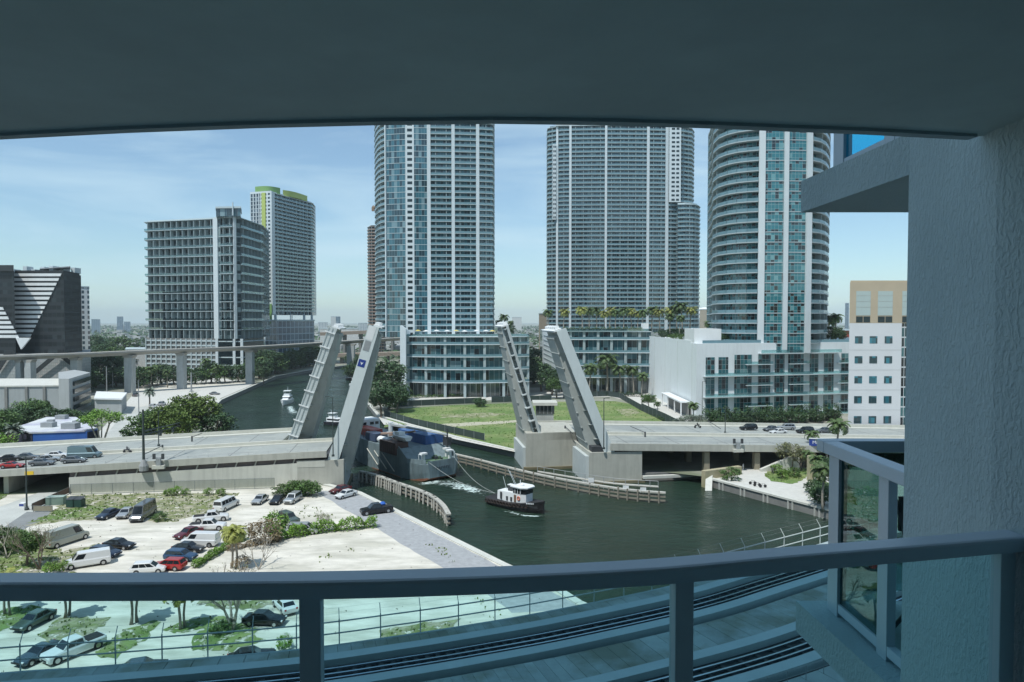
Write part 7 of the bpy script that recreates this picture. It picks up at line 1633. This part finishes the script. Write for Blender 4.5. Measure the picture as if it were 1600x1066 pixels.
# hedge and shrubs along the right approach
hedge([G(1100, 664), G(1200, 661), G(1310, 657)], 4.5, 4.6, LF['dark'], 'long dark hedge between the white podium and the right approach', 70, .5)
row('massd', [(1120, 664), (1145, 663), (1170, 663), (1196, 662), (1222, 661), (1248, 661), (1274, 660), (1300, 658)], .62, '{} bushy clump from the left in the long dark hedge', 'clumps in the long hedge')
row('grey', [(1062, 668), (1078, 667), (1092, 667)], [1.0, 1.25, 1.15], '{} grey green shrub from the left at the white podium corner', 'silver shrubs')
plant('coco', G(1084, 664), .85, 'palm above the silver shrubs at the white podium corner'); 
# front right palms and garden
for i, (px, py, s_, lab) in enumerate(((1286, 800, .98, 'tall palm on the walkway whose crown hides the blue sign post'), (1274, 760, .68, 'palm left of the tallest walkway palm'), (1292, 745, .95, 'palm behind the walkway palms with a high crown'), (1268, 722, .80, 'thin palm rising past the end of the right car queue'), (1308, 720, 1.15, 'tall palm before the white office block'), (1262, 745, .6, 'short palm by the tan gate pillar'))):
    plant(('coco', 'royal')[i % 2], G(px, py), s_, lab)
for i, (px, py, s_, k, lab) in enumerate(((1288, 790, .6, 'massd', 'dark shrub mass on the lawn behind the balcony post'), (1275, 772, .45, 'massd', 'dark shrub beside the walkway palms'), (1300, 765, .8, 'oak2', 'dark tree behind the balcony glass'), (1222, 748, .9, 'lime', 'bright green shrub on the curved planting bed'), (1213, 740, .9, 'lime', 'second bright shrub on the curved planting bed'), (1240, 745, 1.0, 'bush', 'darker shrub on the curved planting bed'), (1143, 750, 1.35, 'bush', 'round green bush on top of the tan river wall'), (1236, 735, 1.35, 'olive', 'straw coloured tree spilling over the end of the right approach'), (1252, 736, 1.0, 'olive', 'smaller straw coloured tree beside the blue sign'))):
    plant(k, G(px, py), s_, lab)
tan = mat('tan_wall', (0.40, 0.36, 0.24), .9, .12, .5, col2=(.33, .31, .18))
t = thing('river_wall', 'tan block wall at the water edge below the right approach', 'wall', G(1115, 748)); a, b2 = G(1099, 749), G(1156, 741); m = MB(); m.wall(a, b2, -3.5, 1.9, 1.2); m.build('wall', tan, t)
t = thing('concrete_ramp', 'broken pale concrete slab leaning from the tan wall into the water', 'slab', G(1105, 752)); q = G(1104, 757, -1); m = MB(); m.add([(q.x - 1.2, q.y - 3, -2.6), (q.x + .3, q.y - 3, -2.6), (q.x + 1.8, q.y + 1.6, .9), (q.x + .3, q.y + 1.6, .9), (q.x - 1.2, q.y - 3, -2.2), (q.x + .3, q.y - 3, -2.2), (q.x + 1.8, q.y + 1.6, 1.3), (q.x + .3, q.y + 1.6, 1.3)], [(0, 1, 2, 3), (4, 5, 6, 7), (0, 1, 5, 4), (1, 2, 6, 5), (2, 3, 7, 6), (3, 0, 4, 7)]); m.build('slab', CONCL, t)
t = thing('gate_pillar', 'square tan pillar beside the curved planting bed', 'pillar', G(1270, 752)); q = G(1270, 752); MB().b2(q.x - 1.0, q.y - .8, 0, q.x + 1.0, q.y + .8, 5.5).build('pillar', tan, t)
t = thing('sloping_ramp', 'pale ramp wall climbing behind the planting bed to the bridge end', 'ramp', G(1215, 735)); m = MB(); m.wall(G(1188, 737), Vector((X(1250, 160), 160, 0)), -.1, .6, .8, -.1, 4.0); m.build('ramp_wall', CONCL, t)
# left bank trees
for i, (px, py, k, s_) in enumerate(((262, 690, 'mango', 1.3), (290, 682, 'mango', 1.55), (315, 680, 'mango', 1.45), (338, 682, 'massd', 1.1), (225, 690, 'mass', 1.15), (240, 675, 'mass', 1.1), (280, 692, 'mango', 1.1))):
    plant(k, G(px, py), s_, '%s tree from the left of the dense clump beside the left approach' % ordn([1, 4, 5, 6, 0, 2, 3][i]), 'clump beside the left approach')
plant('umbrella', G(158, 700), 1.25, 'flat topped tree with pale fanned stems beside the blue building')
row(['mass', 'oak', 'massd', 'mass', 'oak', 'massd', 'mass', 'massd'], [(-10, 705), (8, 690), (28, 672), (42, 665), (62, 668), (85, 672), (108, 664), (126, 668)], [1.3, 1.1, 1.2, 1.2, 1.1, 1.0, .8, .85], '{} tree from the left of the bushes around the blue building', 'bushes around the blue building')
plant('date', G(22, 705), 1.0, 'palm with drooping crown left of the blue building'); plant('lime', G(2, 712), 2.2, 'bright bush at the left edge behind the approach')
row(['massd', 'mass', 'oak2', 'massd'], [(132, 612), (150, 606), (165, 602), (182, 604), (215, 606), (238, 602), (252, 600), (272, 601), (305, 600), (330, 599), (352, 598), (372, 597), (125, 600), (188, 598)], [1.7, 1.5, 2.0, 1.5, 1.7, 1.5, 1.4, 1.6, 1.4, 1.6, 1.3, 1.5, 1.5, 1.4], '{} tree in the row between the yard and the apartment slab', 'trees behind the yard')
row(['royal', 'coco'], [(176, 606), (193, 604), (224, 604), (236, 606), (246, 603), (262, 606), (322, 600), (338, 600)], [1.1, 1.2, 1.0, 1.3, 1.2, 1.0, 1.4, 1.2], '{} palm in the row between the yard and the apartment slab', 'palms behind the yard')
row(['massd', 'oak2', 'mass'], [(405, 592), (418, 588), (430, 584), (442, 581), (412, 600), (458, 577), (470, 575), (484, 573), (497, 571), (140, 580), (160, 570), (180, 575), (206, 580), (146, 560), (190, 555), (170, 548)], [2.0, 2.0, 2.1, 1.9, 1.2, 2.0, 2.1, 2.0, 2.1, 2.2, 2.2, 2.3, 2.0, 2.8, 2.8, 2.6], '{} dark tree on the far left bank below the metro line', 'trees on the far left bank')
row(['coco', 'royal'], [(408, 590), (422, 586), (434, 583), (445, 580), (462, 576), (475, 574), (490, 573)], [1.4, 1.5, 1.4, 1.3, 1.4, 1.5, 1.4], '{} palm leaning over the far left bank of the river', 'palms on the far left bank')
row(['massd', 'oak2'], [(552, 590), (563, 586), (556, 575), (570, 600)], [1.3, 1.4, 1.6, 1.1], '{} tree on the far right bank behind the nearer left leaf', 'trees on the far right bank')
plant('date', G(234, 634), 1.0, 'bushy palm on the yard beside the white shed')
# lot plants
plant('coco2', G(362, 888), .72, 'left of the two leaning palms beside the white cargo van'); plant('coco2', G(369, 888), .74, 'right of the two leaning palms beside the white cargo van', rz=2)
hedge([G(303, 889), G(330, 872), G(352, 858), G(385, 842)], 1.3, .9, LF['lime'], 'bright low hedge running diagonally to the two leaning palms', 120, .2)
hedge([G(422, 846), G(455, 840), G(500, 832), G(545, 828), G(588, 823)], 2.3, 1.7, LF['lime'], 'green hedge running across the lot to the gravel', 130, .26)
hedge([G(355, 862), G(395, 852), G(440, 846)], 1.5, .8, LF['brown'], 'dry brown hedge between the palms and the silver minivan', 90, .2)
plant('brownb', G(412, 850), 1.5, 'dry brown bush in front of the silver minivan'); plant('lime', G(432, 832), 1.3, 'round green bush covering the front of the minivan'); plant('thin', G(505, 828), .5, 'feathery sapling above the green hedge')
row('bush', [(440, 773), (455, 773), (466, 773), (478, 774), (486, 775)], [1.0, 1.3, 1.5, 1.5, 1.3], '{} shrub from the left of the tall hedge by the pier', 'shrubs by the left pier')
plant('bare', G(405, 890), .85, 'leafless pale shrub right of the two leaning palms'); plant('brownb', G(378, 888), .7, 'dry bush at the foot of the two leaning palms')
plant('bare2', G(62, 890), 1.05, 'gnarled half bare tree in front of the beige van'); plant('oak', G(42, 884), .62, 'green topped low tree behind the gnarled half bare tree'); plant('bare', G(12, 872), 1.0, 'leafless grey tree at the left edge of the lot')
plant('mass', G(8, 862), .55, 'green bush at the left edge beside the leafless tree')
plant('lime', G(78, 896), .6, 'small lime bush just above the rail'); plant('lime', G(98, 894), .6, 'small lime bush beside the white van with racks'); plant('bush', G(250, 814), .75, 'dark round bush beside the grey minibus')
plant('bare3', G(362, 985), 1.15, 'pale multi trunk tree seen through the glass by the fence'); plant('lime', G(445, 1014), .55, 'yellow flowering bush beside the fence')
plant('bush', G(345, 990), .7, 'dark bush under the pale multi trunk tree')
for i, (px, py, s_) in enumerate(((8, 960, 1.0), (16, 962, .95), (102, 966, 1.02), (108, 962, .95), (205, 976, 1.05), (214, 972, .98), (282, 984, 1.0), (289, 980, .9))):
    plant('small_palm', G(px, py), s_, '%s small palm from the left in the strips behind the glass' % ordn(i), 'small palms in the lot strips')
row('lime', [(262, 775), (275, 774), (290, 774), (325, 774), (345, 775)], [.55, .7, .5, .55, .6], '{} weed clump from the left along the cream wall', 'weed clumps along the wall')
# far woods as one mass
rg = random.Random(5); m = MB()
for _ in range(26000):
    d_ = 560 * (7.5 ** rg.random()); px = rg.uniform(-60, 1340); x = X(px, d_)
    if 600 < px < 760 and d_ < 520: continue
    if d_ < 700 and 480 < px < 600: continue
    k = rg.uniform(.5, 1.3); c = Vector((x, d_, rg.uniform(1, 9)))
    leafquad(m, c, 5.5 * k * (1 + d_ / 2200), rg, .9)
tag(m.build('far_woods', LF['mass'] if 'mass' in LF else LF['dark'], fix=False), kind='stuff')
hm = MB(); rg = random.Random(9)
for _ in range(900):
    d_ = 700 * (5.5 ** rg.random()); px = rg.uniform(-60, 1340); x = X(px, d_); s_ = rg.uniform(8, 22); hm.b2(x, d_, 0, x + s_, d_ + s_, rg.uniform(4, 11))
tag(hm.build('far_rooftops', mat('far_roof', (0.45, 0.46, 0.45), .85, .2, .05, island=.3), fix=False), kind='stuff')
for k, o in PT.items():
    for g_, gs in KIDS.get(o.name, [(c, kids(c)) for c in kids(o)]):
        for q in gs: bpy.data.objects.remove(q)
        bpy.data.objects.remove(g_)
    bpy.data.objects.remove(o)
# ---------------------------------------------------------------- air
hz = bpy.data.materials.new('haze_air'); hz.use_nodes = True; nt = hz.node_tree; N = nt.nodes; L = nt.links; N.clear(); o_ = N.new('ShaderNodeOutputMaterial'); vv = N.new('ShaderNodeVolumePrincipled')
vv.inputs['Color'].default_value = (0.82, 0.95, 1.0, 1); vv.inputs['Density'].default_value = 0.00011; vv.inputs['Anisotropy'].default_value = -0.15; L.new(vv.outputs[0], o_.inputs['Volume'])
if HAZE:
    ob = MB().b2(-9200, -800, -6, 9200, 12200, 217).build('haze', hz); tag(ob, kind='stuff')
